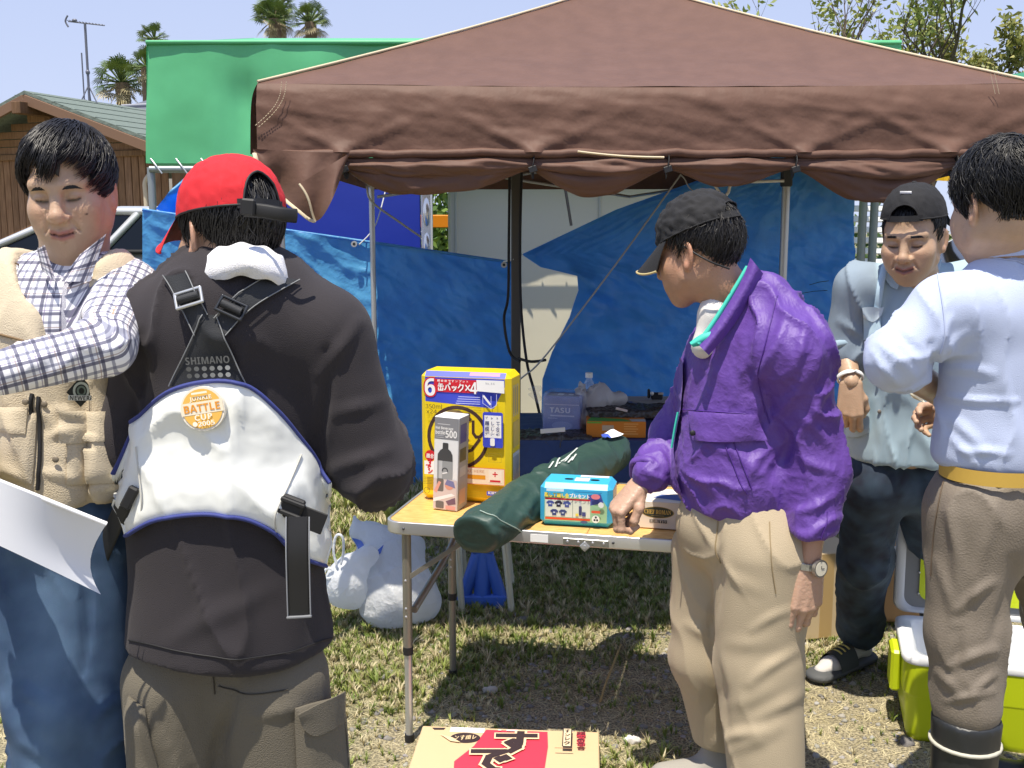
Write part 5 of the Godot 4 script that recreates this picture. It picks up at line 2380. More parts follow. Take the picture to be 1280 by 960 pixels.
func badge(t: Node,f: Field) -> void:
	var c:=Vector2(97,490)
	var black:=mat(srgb(38,42,40),0.6)
	var mb:=lay(f,[c+Vector2(-1,-19),c+Vector2(1,-19)],[c+Vector2(-1,19),c+Vector2(1,19)],2,2,0.005)
	mb=MB.new()
	var o:=on(f,c.x,c.y,0.006)
	var ax:=(on(f,c.x+8,c.y,0.006) - on(f,c.x - 8,c.y,0.006)).normalized()
	var ay:=(on(f,c.x,c.y - 8,0.006) - on(f,c.x,c.y+8,0.006)).normalized()
	var nn:=ax.cross(ay).normalized()
	var X:=Transform3D(Basis(ax,ay,nn),o+nn*0.004)
	for q in [[Vector2(0,0.030),Vector2(0.028,0),Vector2(0,-0.026),Vector2(-0.028,0)]]:
		mb.face(X*Vector3(q[0].x,q[0].y,0),X*Vector3(q[1].x,q[1].y,0),X*Vector3(q[2].x,q[2].y,0),X*Vector3(q[3].x,q[3].y,0))
	var bd:=part("badge",mb,black,t)
	var pr:=Print.new(X,0.0006)
	pr.ring(Vector2(0,0.003),0.016,0.0115,srgb(180,190,182))
	pr.disc(Vector2(0,0.003),0.009,srgb(110,125,115))
	pr.disc(Vector2(0,0.003),0.0055,srgb(40,45,42))
	pr.rect(Vector2(-0.026,-0.014),Vector2(0.026,-0.005),srgb(210,214,210))
	pr.text("NEWERA",Vector2(0,-0.0095),0.0075,srgb(45,48,46),true,0.046)
	pr.done("badge_print",bd,self)

# ---------------------------------------------------------------- the man with the red cap
func person_red_cap() -> void:
	var z:=-1.83
	var t:=thing("person","man seen from behind in a red cap, black sweatshirt and white lumbar pouch","person",Vector3(W(290,700,z).x,0,z))
	var H:=frame(W(287,292,-1.86),Vector3(-0.70,-0.20,-0.69),Vector3(0.05,1,0.0))
	var neck:=W(303,338,z - 0.03)
	var sl:=W(198,412,z - 0.02)
	var sr:=W(410,414,z - 0.01)
	var chest:=W(296,440,z - 0.01)
	var waist:=W(286,640,z)
	var hem:=W(284,812,z)
	var el:=W(166,540,z - 0.03); var wl:=W(190,585,z - 0.27)
	var er:=W(462,588,z - 0.02); var wr:=W(484,546,z - 0.25)
	var hl:=W(228,850,z); var hr:=W(338,850,z)
	var kl:=Vector3(hl.x - 0.01,0.46,z); var kr:=Vector3(hr.x+0.02,0.46,z)
	var al:=Vector3(kl.x - 0.01,0.09,z); var ar:=Vector3(kr.x+0.01,0.09,z)
	var b:=Field.new(0.012)
	b.cap(chest,waist,0.12,0.11,0.04,0.75); b.cap(waist,hem,0.10,0.075,0.04,0.7)
	b.cap(sl,sr,0.045,0.045)
	for q in [[sl,el,wl],[sr,er,wr]]:
		b.cap(q[0],q[1],0.045,0.038); b.cap(q[1],q[2],0.038,0.028)
	for q in [[hl,kl,al],[hr,kr,ar]]:
		b.cap(q[0],q[1],0.07,0.05); b.cap(q[1],q[2],0.05,0.035)
	var h:=Field.new(0.0032)
	head(h,H,{"fat": 0.004})
	h.cap(H*Vector3(0,-0.05,-0.025),neck,0.056,0.062,0.03)
	var rh:=Field.new(0.003)
	var curl:=[[0.5,0.6,0.3],[0.55,0.7,0.3],[0.6,0.75,0.3],[0.65,0.8,0.4]]
	hand(rh,Transform3D(basis_hand(Vector3(-0.25,0.10,-0.9),Vector3(0.8,0.5,0),false),wr),curl,[Vector3(0.04,0.045,-0.012),Vector3(0.05,0.075,-0.02),Vector3(0.045,0.1,-0.03)])
	var lh:=Field.new(0.003)
	hand(lh,Transform3D(basis_hand(Vector3(0.5,-0.1,-0.8),Vector3(-0.7,0.6,0),true),wl),curl,[Vector3(0.04,0.045,-0.012),Vector3(0.05,0.075,-0.02),Vector3(0.045,0.1,-0.03)])
	var paint:=skin_paint(H,Color(0.47,0.30,0.21),Color(0.36,0.13,0.10))
	for f in [b,h,rh,lh]:
		f.paint=paint
	later("body",b,skin_mat(),t,[h,rh,lh])
	var hm:=hair_mat(Color(0.020,0.019,0.020).linear_to_srgb())
	hair(t,H,{"seed": 14,"center": Vector3(0,0.026,-0.016),"radii": Vector3(0.081,0.094,0.103),"tilt": -0.5,"count": 3400,"length": 0.42,"mat": hm,"thick": 0.006,"width": 0.0013,"over": 0.05,"flick": 0.004,"tuck": 0.5,"grey": 0.03,
		"line": func(a: float) -> float: return 0.055 if a<0.8 else (lerpf(0.055,-0.038,minf(1.0,(a - 0.8)/0.4)) if a<1.45 else (-0.004 if a<1.72 else lerpf(-0.012,-0.082,minf(1.0,(a - 1.72)/0.7))))})
	# cap
	var red:=cloth("red_mesh",Color(0.62,0.012,0.022).linear_to_srgb(),0.8,0.3,0.16,7.0,0.25)
	cap_hat(t,H,red,{"center": Vector3(0,0.036,-0.014),"radii": Vector3(0.089,0.100,0.112),"rim": 1.62,"arch": 0.62,"arch_w": 0.40,"strap": MAT.black,"trim": MAT.black,"under": mat(srgb(96,16,22),0.8),"visor": 0.072,"droop": 0.25,"tip": -0.06})
	var tail:=MB.new()
	tail.tube(curve([W(306,262,-1.735),W(330,264,-1.728),W(352,268,-1.73),W(371,270,-1.745)],5),0.012,8,true,0.28,Vector3.UP.cross(Vector3.RIGHT))
	part("strap_tail",tail,MAT.black,t)
	tail=MB.new()
	tail.box(Transform3D(Basis(Vector3.BACK,-0.1),W(310,259,-1.726)),Vector3(0.024,0.028,0.010),0.003)
	part("strap_buckle",tail,MAT.black,t)
	# white towel round the neck
	var white:=cloth("white_towel",srgb(236,236,240),0.9,0.2,0.25,6.0)
	var tw:=MB.new()
	var arcs:=[]
	for e in [[14.0,0.0,0.0],[6.0,0.010,0.0],[-4.0,0.014,0.3],[-14.0,0.012,0.8],[-24.0,0.002,1.3],[-28.0,-0.012,1.5],[-22.0,-0.030,1.5],[4.0,-0.040,1.2]]:
		var keys:=[]
		for q in [[240,356,0.02],[250,346,0.065],[274,336,0.095],[304,332,0.102],[336,337,0.088],[358,348,0.05],[366,360,0.0]]:
			keys.append(W(q[0]+(303 - q[0])*0.07*e[2],q[1]+e[0],z+q[2]+e[1] - 0.012*e[2]))
		var line:=curve(keys,8)
		for i in line.size():
			line[i]+=Vector3(0,0.0022*sin(i*0.7+e[0]*0.3),0.0022*sin(i*0.45+e[0]*0.9))
		arcs.append(line)
	arcs.reverse()
	tw.grid(arcs)
	part("towel",tw,white,t)
	# sweatshirt
	var s:=Field.new(0.0075)
	var fw:=Vector3(-0.2,0,-0.98)
	s.cap(chest,waist,0.160,0.158,0.06,0.70,fw)
	s.cap(waist,hem+Vector3(0,-0.08,0),0.160,0.196,0.05,0.82,fw)
	s.cap(sl,sr,0.068,0.068,0.07)
	s.cap(neck+Vector3(-0.02,-0.045,0.01),neck+Vector3(0.02,-0.045,0.01),0.092,0.092,0.09)
	s.cap(sl,el,0.072,0.062,0.04); s.cap(el,wl,0.062,0.050,0.04)
	s.cap(sr,er,0.074,0.063,0.04); s.cap(er,wr,0.063,0.048,0.04)
	s.plane(hem+Vector3(0,0.012,0),Vector3(-0.06,-1,0),0.012)
	s.push=folds(24,0.012,0.010,6.5,Vector3(1.2,0.7,1.2),[[445,400,408,470,8,8],[404,440,400,560,7,-10],[470,500,420,520,8,6],[420,590,480,560,8,7],[430,622,490,600,7,6],[176,420,168,540,7,-8],[340,740,250,765,12,4],[210,800,290,770,12,4]])
	var sm:=cloth("black_jersey",Color(0.026,0.022,0.026).linear_to_srgb(),0.92,0.15,0.10,6.0,0.5)
	later("sweatshirt",s,sm,t)
	part("hem_seam",lay_cord(s,[Vector2(160,800),Vector2(230,816),Vector2(300,821),Vector2(360,814),Vector2(412,798)],0.0012,40,0.001),MAT.black,t)
	# lumbar pouch
	var vinyl:=mat(srgb(232,234,230),0.35)
	relief(vinyl,noise_tex(0.012,256,27,4),1.0,1.5)
	var navy:=cloth("navy_tape",srgb(52,62,128),0.7,0.2,0.05,8.0)
	var top:=[Vector2(150,582),Vector2(176,530),Vector2(212,492),Vector2(258,476),Vector2(306,480),Vector2(346,512),Vector2(382,558),Vector2(416,602)]
	var bot:=[Vector2(166,668),Vector2(190,652),Vector2(222,645),Vector2(262,642),Vector2(306,648),Vector2(340,664),Vector2(368,692),Vector2(402,706)]
	var pouch:=lay(s,top,bot,44,26,0.013,0.012,1.0,0.010)
	var pn:=noise(5.0,26,3)
	for i in pouch.V.size():
		pouch.V[i].z+=pn.get_noise_3dv(pouch.V[i]*Vector3(2.2,0.35,1))*0.004
	var pc:=part("lumbar_pouch",pouch,vinyl,t)
	var P2:=func(u: float,v: float) -> Vector3: return pouch.V[int(roundf(v*26))*45+int(roundf(u*44))]
	for v in [0.0,1.0]:
		var pts:=[]
		for j in 45:
			pts.append(P2.call(j/44.0,v)+Vector3(0,0,0.002))
		var mb:=MB.new()
		mb.tube(pts,0.0065,8,true,0.6)
		part("binding",mb,navy,pc)
	for u in [0.0,1.0]:
		var pts:=[]
		for j in 27:
			pts.append(P2.call(u,j/26.0)+Vector3(0,0,0.001))
		var mb:=MB.new()
		mb.tube(pts,0.004,6,true,0.6)
		part("binding",mb,vinyl,pc)
	# round orange patch with its lettering
	var o: Vector3=P2.call(0.40,0.22)
	var ax: Vector3=(P2.call(0.50,0.22) - P2.call(0.30,0.22)).normalized()
	var ay: Vector3=(P2.call(0.40,0.08) - P2.call(0.40,0.38)).normalized()
	var nn:=ax.cross(ay).normalized()
	ay=nn.cross(ax)
	o=on_sheet(pouch,W(253,511,z+0.2))
	var X:=Transform3D(Basis(ax*0.82,ay*0.82,nn),o+nn*0.012)
	var disc:=MB.new()
	disc.tube([X*Vector3(0,0,-0.012),X.origin],0.0373,32)
	var pa:=part("round_patch",disc,mat(srgb(236,228,212),0.5),pc)
	var pr:=Print.new(Transform3D(X.basis,X.origin+nn*0.0008),0.0004)
	pr.disc(Vector2.ZERO,0.041,srgb(234,184,88))
	pr.rect(Vector2(-0.043,-0.010),Vector2(0.043,0.015),srgb(238,226,200))
	pr.text("JUNKIE",Vector2(0,0.0215),0.011,srgb(244,236,214),true,0.046)
	pr.text("BATTLE",Vector2(0,0.003),0.0155,srgb(226,150,40),true,0.074)
	pr.text("CUP",Vector2(0,-0.0165),0.012,srgb(246,238,218),true,0.036)
	pr.text("2005",Vector2(0.004,-0.030),0.010,srgb(246,238,218),true,0.034)
	pr.disc(Vector2(-0.019,-0.029),0.005,srgb(246,238,218))
	pr.rect(Vector2(-0.016,0.031),Vector2(0.016,0.035),srgb(244,236,214))
	pr.done("patch_print",pa,self)
	# faint ghost letter on the pouch
	# right side buckle,strap and loose strap end
	var bk:=MB.new()
	var bo:=on_sheet(pouch,W(366,630,z+0.2))+Vector3(0,0,0.012)
	var bb:=Basis(Vector3.BACK,-0.38)
	bk.box(Transform3D(bb,bo),Vector3(0.040,0.040,0.012),0.003)
	bk.box(Transform3D(bb,bo+bb*Vector3(0,0.012,0.006)),Vector3(0.044,0.008,0.010),0.002)
	bk.box(Transform3D(bb,bo+bb*Vector3(0,-0.010,0.006)),Vector3(0.044,0.008,0.010),0.002)
	part("buckle",bk,MAT.black,pc)
	var st:=MB.new()
	st.box(Transform3D(bb,bo+bb*Vector3(0.038,-0.008,-0.002)),Vector3(0.050,0.038,0.004),0.001)
	part("strap",st,MAT.black,pc)
	st=MB.new()
	st.tube(curve([W(372,646,z+0.19),W(372,690,z+0.20),W(373,735,z+0.195),W(374,772,z+0.19)],5),0.020,8,true,0.10,Vector3.BACK)
	var hs:=part("hanging_strap",st,MAT.black,pc)
	for dx in [-0.019,0.019]:
		st=MB.new()
		st.tube(curve([W(372,646,z+0.193)+Vector3(dx,0,0),W(372,690,z+0.203)+Vector3(dx,0,0),W(373,735,z+0.198)+Vector3(dx,0,0),W(374,771,z+0.193)+Vector3(dx,0,0)],5),0.0012,5)
		part("stitch_line",st,mat(srgb(150,152,156),0.7),hs)
	st=MB.new()
	st.box(Transform3D(Basis(Vector3.BACK,0.06),W(374,771,z+0.193)),Vector3(0.042,0.004,0.006),0.001)
	part("strap_end",st,mat(srgb(120,122,126),0.7),hs)
	# left strap going forward round the waist
	st=MB.new()
	st.tube(curve([W(158,622,z+0.10),W(150,640,z+0.09),W(135,675,z+0.03),W(120,712,z - 0.05)],5),0.022,8,true,0.12,Vector3(-0.6,0,0.7))
	part("strap",st,MAT.black,pc)
	st=MB.new()
	st.box(Transform3D(Basis(Vector3.BACK,-0.5),W(162,622,z+0.12)),Vector3(0.018,0.042,0.012),0.003)
	part("buckle",st,MAT.black,pc)
	for q in [[[Vector2(378,565),Vector2(352,622),Vector2(338,680)],0.0016],[[Vector2(172,556),Vector2(178,612),Vector2(172,660)],0.0014]]:
		var pts:=[]
		for i in 4:
			var p:=along(q[0],i/3.0)
			pts.append(on_sheet(pouch,W(p.x,p.y,z+0.2))+Vector3(0,0,0.003))
		st=MB.new()
		st.tube(curve(pts,6),q[1],5)
		part("seam",st,mat(srgb(196,194,186),0.6),pc)
	# harness: triangle with lettering,two straps,adjusters
	var web:=mat(srgb(40,42,46),0.7)
	relief(web,noise_tex(0.3,128,28,2),0.08,14.0)
	var edge:=mat(srgb(128,130,132),0.7)
	var tri:=lay(s,[Vector2(258,394),Vector2(272,394)],[Vector2(216,482),Vector2(308,482)],14,14,0.006,0.004)
	var hn:=part("harness_back",tri,web,t)
	for k in [[Vector2(258,394),Vector2(216,482)],[Vector2(272,394),Vector2(308,482)]]:
		part("stitch_line",lay_cord(s,k,0.0012,16,0.009),edge,hn)
	for k in [[[Vector2(218,348),Vector2(246,348),],[Vector2(244,414),Vector2(264,396)]],[[Vector2(330,342),Vector2(372,350)],[Vector2(268,396),Vector2(284,414)]]]:
		var left: bool=k[0][0].x<250
		var l0: Vector2=Vector2(216,352) if left else Vector2(338,343)
		var l1: Vector2=Vector2(248,418) if left else Vector2(270,398)
		var r0: Vector2=Vector2(240,346) if left else Vector2(374,350)
		var r1: Vector2=Vector2(263,394) if left else Vector2(284,418)
		var mid_l:=(l0+l1)*0.5
		var mid_r:=(r0+r1)*0.5
		if not left:
			mid_l=Vector2(300,368); mid_r=Vector2(318,383)
		var sp:=part("shoulder_strap",lay(s,[l0,r0],[l1,r1],5,16,0.007,0.004) if left else lay(s,[l0,mid_l,l1],[r0,mid_r,r1],16,5,0.007,0.004),web,t)
		for e in ([[l0,mid_l,l1],[r0,mid_r,r1]]):
			part("stitch_line",lay_cord(s,e,0.0011,16,0.010),edge,sp)
	var adj:=[[Vector2(244,376),0.30,srgb(196,198,200)],[Vector2(292,386),-0.42,srgb(60,62,66)]]
	for a in adj:
		var c:=on(s,a[0].x,a[0].y,0.016)
		var B:=Basis(Vector3.BACK,a[1])*Basis(Vector3.RIGHT,-0.45)
		var loop:=[]
		for q in [Vector2(-0.022,-0.013),Vector2(0.022,-0.013),Vector2(0.022,0.013),Vector2(-0.022,0.013),Vector2(-0.022,-0.013)]:
			loop.append(c+B*Vector3(q.x,q.y,0))
		var mb:=MB.new()
		for i in 4:
			mb.tube([loop[i],loop[i+1]],0.0030,8)
			mb.ball(loop[i],Vector3.ONE*0.0030,Basis(),5,8)
		var ad:=part("adjuster",mb,mat(a[2],0.3,0.6),t)
		mb=MB.new()
		mb.tube([c+B*Vector3(-0.018,0,0.002),c+B*Vector3(0.018,0,0.002)],0.007,10)
		part("strap_loop",mb,web,ad)
	# lettering on the triangle
	var lo:=on(s,263,450,0.011)
	var lx:=(on(s,285,449,0.011) - on(s,241,451,0.011)).normalized()
	var ly:=(on(s,263,436,0.011) - on(s,263,468,0.011)).normalized()
	var ln:=lx.cross(ly).normalized()
	pr=Print.new(Transform3D(Basis(lx,ln.cross(lx),ln),lo+ln*0.004),0.0003)
	pr.text("SHIMANO",Vector2(0,0.004),0.013,srgb(112,114,114),true,0.072)
	for r in 2:
		for c in 6:
			pr.disc(Vector2(-0.032+c*0.0128,-0.010 - r*0.0115),0.0042,srgb(100+c*16,102+c*16,102+c*16))
	pr.done("lettering",hn,self)
	# cargo trousers
	var olive:=cloth("olive_cotton",Color(0.135,0.118,0.088).linear_to_srgb(),0.9,0.12,0.12,5.0,0.4)
	var tr:=Field.new(0.009)
	tr.cap(W(250,800,z),W(324,800,z),0.098,0.098,0.05,0.9)
	tr.cap(hl,kl,0.106,0.092,0.03); tr.cap(kl,al,0.092,0.088,0.03)
	tr.cap(hr,kr,0.112,0.098,0.03); tr.cap(kr,ar,0.098,0.09,0.03)
	tr.push=folds(30,0.006,0.008,6.0,Vector3(1.2,0.7,1),[[285,860,276,960,8,-12],[200,870,240,950,8,7],[320,900,370,880,8,6],[180,905,215,960,8,6]])
	later("trousers",tr,olive,t)
	var fl:=part("cargo_pocket",lay(tr,[Vector2(366,884),Vector2(432,870)],[Vector2(372,1010),Vector2(446,1010)],10,12,0.006,0.012,1.0,0.02),olive,t)
	part("pocket_flap",lay(tr,[Vector2(364,884),Vector2(392,872),Vector2(422,862)],[Vector2(370,902),Vector2(386,913),Vector2(426,893)],10,8,0.030,0.006),olive,fl)
	fl=part("cargo_pocket",lay(tr,[Vector2(164,870),Vector2(184,886)],[Vector2(168,1000),Vector2(206,1000)],8,12,0.005,0.010,1.0,0.018),olive,t)
	part("seam",lay_cord(tr,[Vector2(265,838),Vector2(268,868)],0.0012,10,0.001),mat(srgb(64,58,48),0.9),t)
	part("seam",lay_cord(tr,[Vector2(272,858),Vector2(310,868),Vector2(360,862)],0.0012,16,0.001),mat(srgb(64,58,48),0.9),t)
	var gl:=MB.new()
	gl.tube(curve([on(tr,424,900,0.02),on(tr,432,915,0.03),on(tr,436,935,0.03),on(tr,436,950,0.02)],4),0.009,7,true,0.6)
	part("black_tab",gl,MAT.black,t)
	shoe(t,al,Vector3(-0.2,0,-1),MAT.black,MAT.dark_plastic)
	shoe(t,ar,Vector3(0.1,0,-1),MAT.black,MAT.dark_plastic)

# nearest vertex of a sheet to a sight line through q
func on_sheet(mb: MB,q: Vector3) -> Vector3:
	var s:=pix(q)
	var best:=1e9
	var out:=q
	for v in mb.V:
		var d:=pix(v).distance_squared_to(s)+maxf(0.0,v.distance_to(EYE) - q.distance_to(EYE))*4.0
		if d<best:
			best=d
			out=v
	return out

# ---------------------------------------------------------------- the man in the purple jacket
func person_purple() -> void:
	var z:=-2.50
	var t:=thing("person","man in a purple windbreaker, khaki trousers and black cap, fist on the table","person",Vector3(W(935,700,z).x,0,z))
	var H:=frame(W(872,314,-2.50),Vector3(-0.77,-0.22,-0.57),Vector3(0.10,1,0.06))
	var neck:=W(926,388,z)
	var sl:=W(990,436,-2.38); var sr:=W(902,440,-2.68)
	var chest:=W(932,470,-2.53); var waist:=W(922,600,-2.51)
	var el:=W(1024,588,-2.38); var wl:=W(1012,702,-2.34)
	var er:=W(848,540,-2.72); var wr:=W(802,603,-2.56)
	var hl:=W(952,690,-2.43); var hr:=W(892,690,-2.60)
	var kl:=W(950,830,-2.42); var kr:=W(884,820,-2.60)
	var al:=Vector3(W(962,940,-2.38).x,0.09,-2.38); var ar:=Vector3(W(898,940,-2.62).x,0.09,-2.62)
	var b:=Field.new(0.012)
	b.cap(chest,waist,0.11,0.11,0.04,0.85); b.cap(sl,sr,0.045,0.045)
	for q in [[sl,el,wl],[sr,er,wr]]:
		b.cap(q[0],q[1],0.045,0.038); b.cap(q[1],q[2],0.038,0.026)
	for q in [[hl,kl,al],[hr,kr,ar]]:
		b.cap(q[0],q[1],0.07,0.05); b.cap(q[1],q[2],0.05,0.035)
	var h:=Field.new(0.003)
	head(h,H,{"fat": 0.0})
	h.cap(H*Vector3(0,-0.05,-0.022),neck,0.056,0.064,0.03)
	var rh:=Field.new(0.0026)
	hand(rh,Transform3D(basis_hand(Vector3(-0.62,-0.62,0.22),Vector3(-0.62,0.62,0.25),false),wr+Vector3(-0.004,-0.004,0)),[[0.85,1.25,0.7],[0.95,1.35,0.7],[1.1,1.4,0.8],[1.25,1.45,0.8]],[Vector3(0.036,0.048,-0.022),Vector3(0.036,0.078,-0.036),Vector3(0.012,0.090,-0.046)],0.02,1.05)
	var lh:=Field.new(0.0026)
	hand(lh,Transform3D(basis_hand(Vector3(-0.05,-1,0.05),Vector3(0.25,0.02,0.95),true),wl+Vector3(0,-0.012,0)),[[0.25,0.55,0.3],[0.32,0.6,0.3],[0.40,0.65,0.35],[0.48,0.7,0.4]],[Vector3(0.040,0.042,-0.010),Vector3(0.050,0.072,-0.022),Vector3(0.046,0.096,-0.032)],0.07,1.12)
	var tone:=Color(0.45,0.255,0.165)
	var paint:=skin_paint(H,tone,Color(0.33,0.12,0.09))
	var kn:=noise(90.0,96,2)
	var wri:=func(p: Vector3,_n: Vector3) -> float: return kn.get_noise_3dv(p)*0.0007
	rh.push=wri; lh.push=wri
	for f in [b,h]:
		f.paint=paint
	var hp:=skin_paint(Transform3D(),Color(0.49,0.31,0.22),Color.RED)
	rh.paint=hp; lh.paint=hp
	later("body",b,skin_mat(),t,[h,rh,lh])
	var hm:=hair_mat(Color(0.022,0.020,0.020).linear_to_srgb())
	hair(t,H,{"seed": 34,"center": Vector3(0,0.028,-0.016),"radii": Vector3(0.079,0.094,0.103),"tilt": -0.5,"count": 2800,"length": 0.40,"mat": hm,"thick": 0.007,"width": 0.0011,"over": 0.08,"flick": 0.010,"tuck": 0.5,"grey": 0.12,
		"line": func(a: float) -> float: return 0.05 if a<0.9 else (lerpf(0.03,-0.012,minf(1.0,(a - 0.9)/0.3)) if a<1.4 else (0.0 if a<1.75 else lerpf(0.0,-0.068,minf(1.0,(a - 1.75)/0.6))))})
	var black:=cloth("black_cap",Color(0.012,0.012,0.014).linear_to_srgb(),0.85,0.2,0.10,7.0,0.12)
	var cp:=cap_hat(t,H,black,{"radii": Vector3(0.087,0.102,0.108),"center": Vector3(0,0.040,-0.012),"arch": 0.40,"arch_w": 0.5,"soft": 0.06,"visor": 0.074,"droop": 0.42,"tip": 0.16,"under": mat(srgb(42,36,30),0.8),"edge": mat(srgb(186,170,120),0.6)})
	var cd:=MB.new()
	cd.tube(curve([H*Vector3(0.081,0.012,-0.006),H*Vector3(0.084,-0.014,-0.036),H*Vector3(0.074,-0.040,-0.066),H*Vector3(0.045,-0.062,-0.094)],6),0.0024,6)
	part("cap_cord",cd,MAT.black,t)
	# windbreaker
	var ny:=mat(Color(0.112,0.046,0.29).linear_to_srgb(),0.56)
	ny.rim_enabled=true
	ny.rim=0.3
	relief(ny,noise_tex(0.016,512,36,4,FastNoiseLite.TYPE_SIMPLEX_SMOOTH,null,FastNoiseLite.FRACTAL_RIDGED),0.22,3.0)
	var j:=Field.new(0.0058)
	var fw:=Vector3(-0.95,0,0.25)
	j.cap(chest,waist,0.160,0.158,0.05,0.92,fw)
	j.cap(waist,W(918,634,-2.51),0.160,0.142,0.03,0.92,fw)
	j.cap(sl,sr,0.080,0.080,0.06)
	j.cap(neck+Vector3(0.032,0.030,-0.01),neck+Vector3(0.035,-0.06,0),0.060,0.105,0.05)
	j.cap(sl,el,0.077,0.069,0.035); j.cap(el,wl+Vector3(0,0.035,0),0.070,0.060,0.03)
	j.cap(wl+Vector3(0,0.04,0),wl+Vector3(0,0.006,0),0.060,0.043,0.015)
	j.cap(W(956,378,-2.47),sl,0.068,0.080,0.05)
	j.cap(sr,er,0.075,0.066,0.04); j.cap(er,wr+Vector3(0.022,0.026,0.0),0.066,0.050,0.03)
	j.plane(W(918,640,-2.51),Vector3(-0.06,-1,0),0.03)
	j.push=folds(32,0.008,0.012,9.0,Vector3(1,0.9,1),[[985,390,940,480,6,9],[1010,400,985,470,6,8],[1020,440,975,520,7,9],[1035,480,1000,540,6,8],[960,500,940,560,7,-10],[985,545,965,600,7,-10],[1040,590,1000,570,6,9],[1045,620,995,640,6,10],[1050,650,1000,668,5,9],[1035,680,990,664,5,8],[900,560,960,600,7,6],[865,590,900,630,6,6],[930,610,960,560,6,8],[880,440,860,520,7,-6],[1000,520,1040,560,6,8],[930,420,915,500,6,6],[825,560,835,600,5,7],[805,585,832,602,4,6]],0.003)
	later("windbreaker",j,ny,t)
	# collar,teal lining,white shirt
	var teal:=mat(srgb(60,190,170),0.6)
	var sheet:=func(called: String,a: Array,c: Array,za: float,zb: float,m: Material,curl: float,par: Node) -> Node:
		var mb:=MB.new()
		var rows:=[]
		for i in 9:
			var row:=[]
			for k in 17:
				var p:=along(a,k/16.0).lerp(along(c,k/16.0),i/8.0)
				row.append(W(p.x,p.y,lerpf(za,zb,k/16.0)+curl*sin(PI*i/8.0)))
			rows.append(row)
		mb.grid(rows)
		return part(called,mb,m,par)
	var col: Node=sheet.call("collar",[Vector2(938,322),Vector2(926,352),Vector2(900,396),Vector2(874,432)],[Vector2(954,342),Vector2(940,370),Vector2(914,411),Vector2(886,444)],-2.425,-2.40,ny,0.02,t)
	sheet.call("lining_edge",[Vector2(932,332),Vector2(918,356),Vector2(893,396),Vector2(870,428)],[Vector2(938,333),Vector2(924,358),Vector2(899,399),Vector2(877,432)],-2.427,-2.402,teal,0.004,col)
	sheet.call("lining_edge",[Vector2(862,428),Vector2(876,418),Vector2(894,413)],[Vector2(866,434),Vector2(884,430),Vector2(897,422)],-2.41,-2.40,teal,0.008,col)
	sheet.call("lining_edge",[Vector2(846,515),Vector2(842,535),Vector2(838,560)],[Vector2(849,515),Vector2(845,535),Vector2(841,560)],-2.42,-2.42,teal,0.004,col)
	var ws:=Field.new(0.005)
	ws.cap(W(893,392,-2.47),W(880,432,-2.46),0.032,0.030)
	ws.cap(W(893,392,-2.47),W(930,372,-2.50),0.034,0.040)
	ws.push=folds(35,0.003,0.003,20.0)
	later("white_shirt",ws,cloth("white_cotton",srgb(222,218,214),0.85,0.1,0.05,6.0),t)
	# zip,pocket with flap and snap
	var dark:=mat(Color(0.07,0.02,0.22).linear_to_srgb(),0.5)
	part("storm_flap",lay(j,[Vector2(846,448),Vector2(846,500),Vector2(838,560),Vector2(842,612)],[Vector2(858,448),Vector2(857,500),Vector2(849,560),Vector2(853,618)],20,3,0.010,0.004),ny,t)
	var pf:=part("pocket_flap",lay(j,[Vector2(866,514),Vector2(900,516),Vector2(946,518)],[Vector2(872,550),Vector2(905,552),Vector2(958,550)],16,8,0.012,0.004,1.0,0.003),ny,t)
	var sn:=MB.new()
	sn.ball(on(j,876,541,0.022),Vector3(0.007,0.007,0.004))
	part("snap_button",sn,MAT.black,pf)
	for k in [[Vector2(854,512),Vector2(900,515),Vector2(932,517)],[Vector2(908,556),Vector2(924,600),Vector2(934,618)],[Vector2(918,553),Vector2(934,596),Vector2(940,612)],[Vector2(972,372),Vector2(958,420),Vector2(950,480),Vector2(962,530)],[Vector2(1036,640),Vector2(1030,664),Vector2(1022,684)]]:
		part("seam",lay_cord(j,k,0.0014,14,0.002),dark,t)
	for q in [[wr+Vector3(0.018,0.022,0.0),0.047]]:
		var cf:=MB.new()
		var ring:=[]
		var ax: Vector3=(el - wl).normalized() if q[1]<0.043 else (er - wr).normalized()
		var sx:=ax.cross(Vector3.BACK).normalized()
		var sy:=ax.cross(sx)
		for k in 33:
			var a:=TAU*k/32.0
			ring.append(q[0]+(sx*cos(a)+sy*sin(a))*(q[1]+0.0018*sin(k*5.1)))
		cf.tube(ring,0.009,8,false,1.4,ax)
		part("cuff",cf,ny,t)
	# wristwatch on the hanging hand
	var wo:=wl+Vector3(0.0,-0.008,0.0)
	var hb:=basis_hand(Vector3(-0.05,-1,0.05),Vector3(0.25,0.02,0.95),true)
	var steel:=mat(srgb(178,178,176),0.28,0.85)
	var wt:=thing("wristwatch","steel wristwatch with a pale dial on the purple-jacketed man's hanging wrist","watch",wo)
	for k in 22:
		var a:=TAU*k/22.0
		var ln:=MB.new()
		ln.box(Transform3D(hb*Basis(Vector3.UP,a),wo+hb*Vector3(sin(a)*0.033,0,cos(a)*0.027)),Vector3(0.0098,0.017,0.004),0.0012)
		part("link",ln,steel,wt)
	var dc:=MB.new()
	var fo:=wo+hb*Vector3(-0.008,0,0.030)
	var fz:=hb*Vector3(-0.25,0.0,1).normalized()
	dc.tube([fo - fz*0.004,fo+fz*0.006],0.0210,24)
	part("case",dc,steel,wt)
	dc=MB.new()
	dc.tube([fo+fz*0.006,fo+fz*0.0066],0.0172,24)
	var dial:=part("dial",dc,mat(srgb(214,208,190),0.3),wt)
	dc=MB.new()
	var fx:=Vector3.UP.cross(fz).normalized()
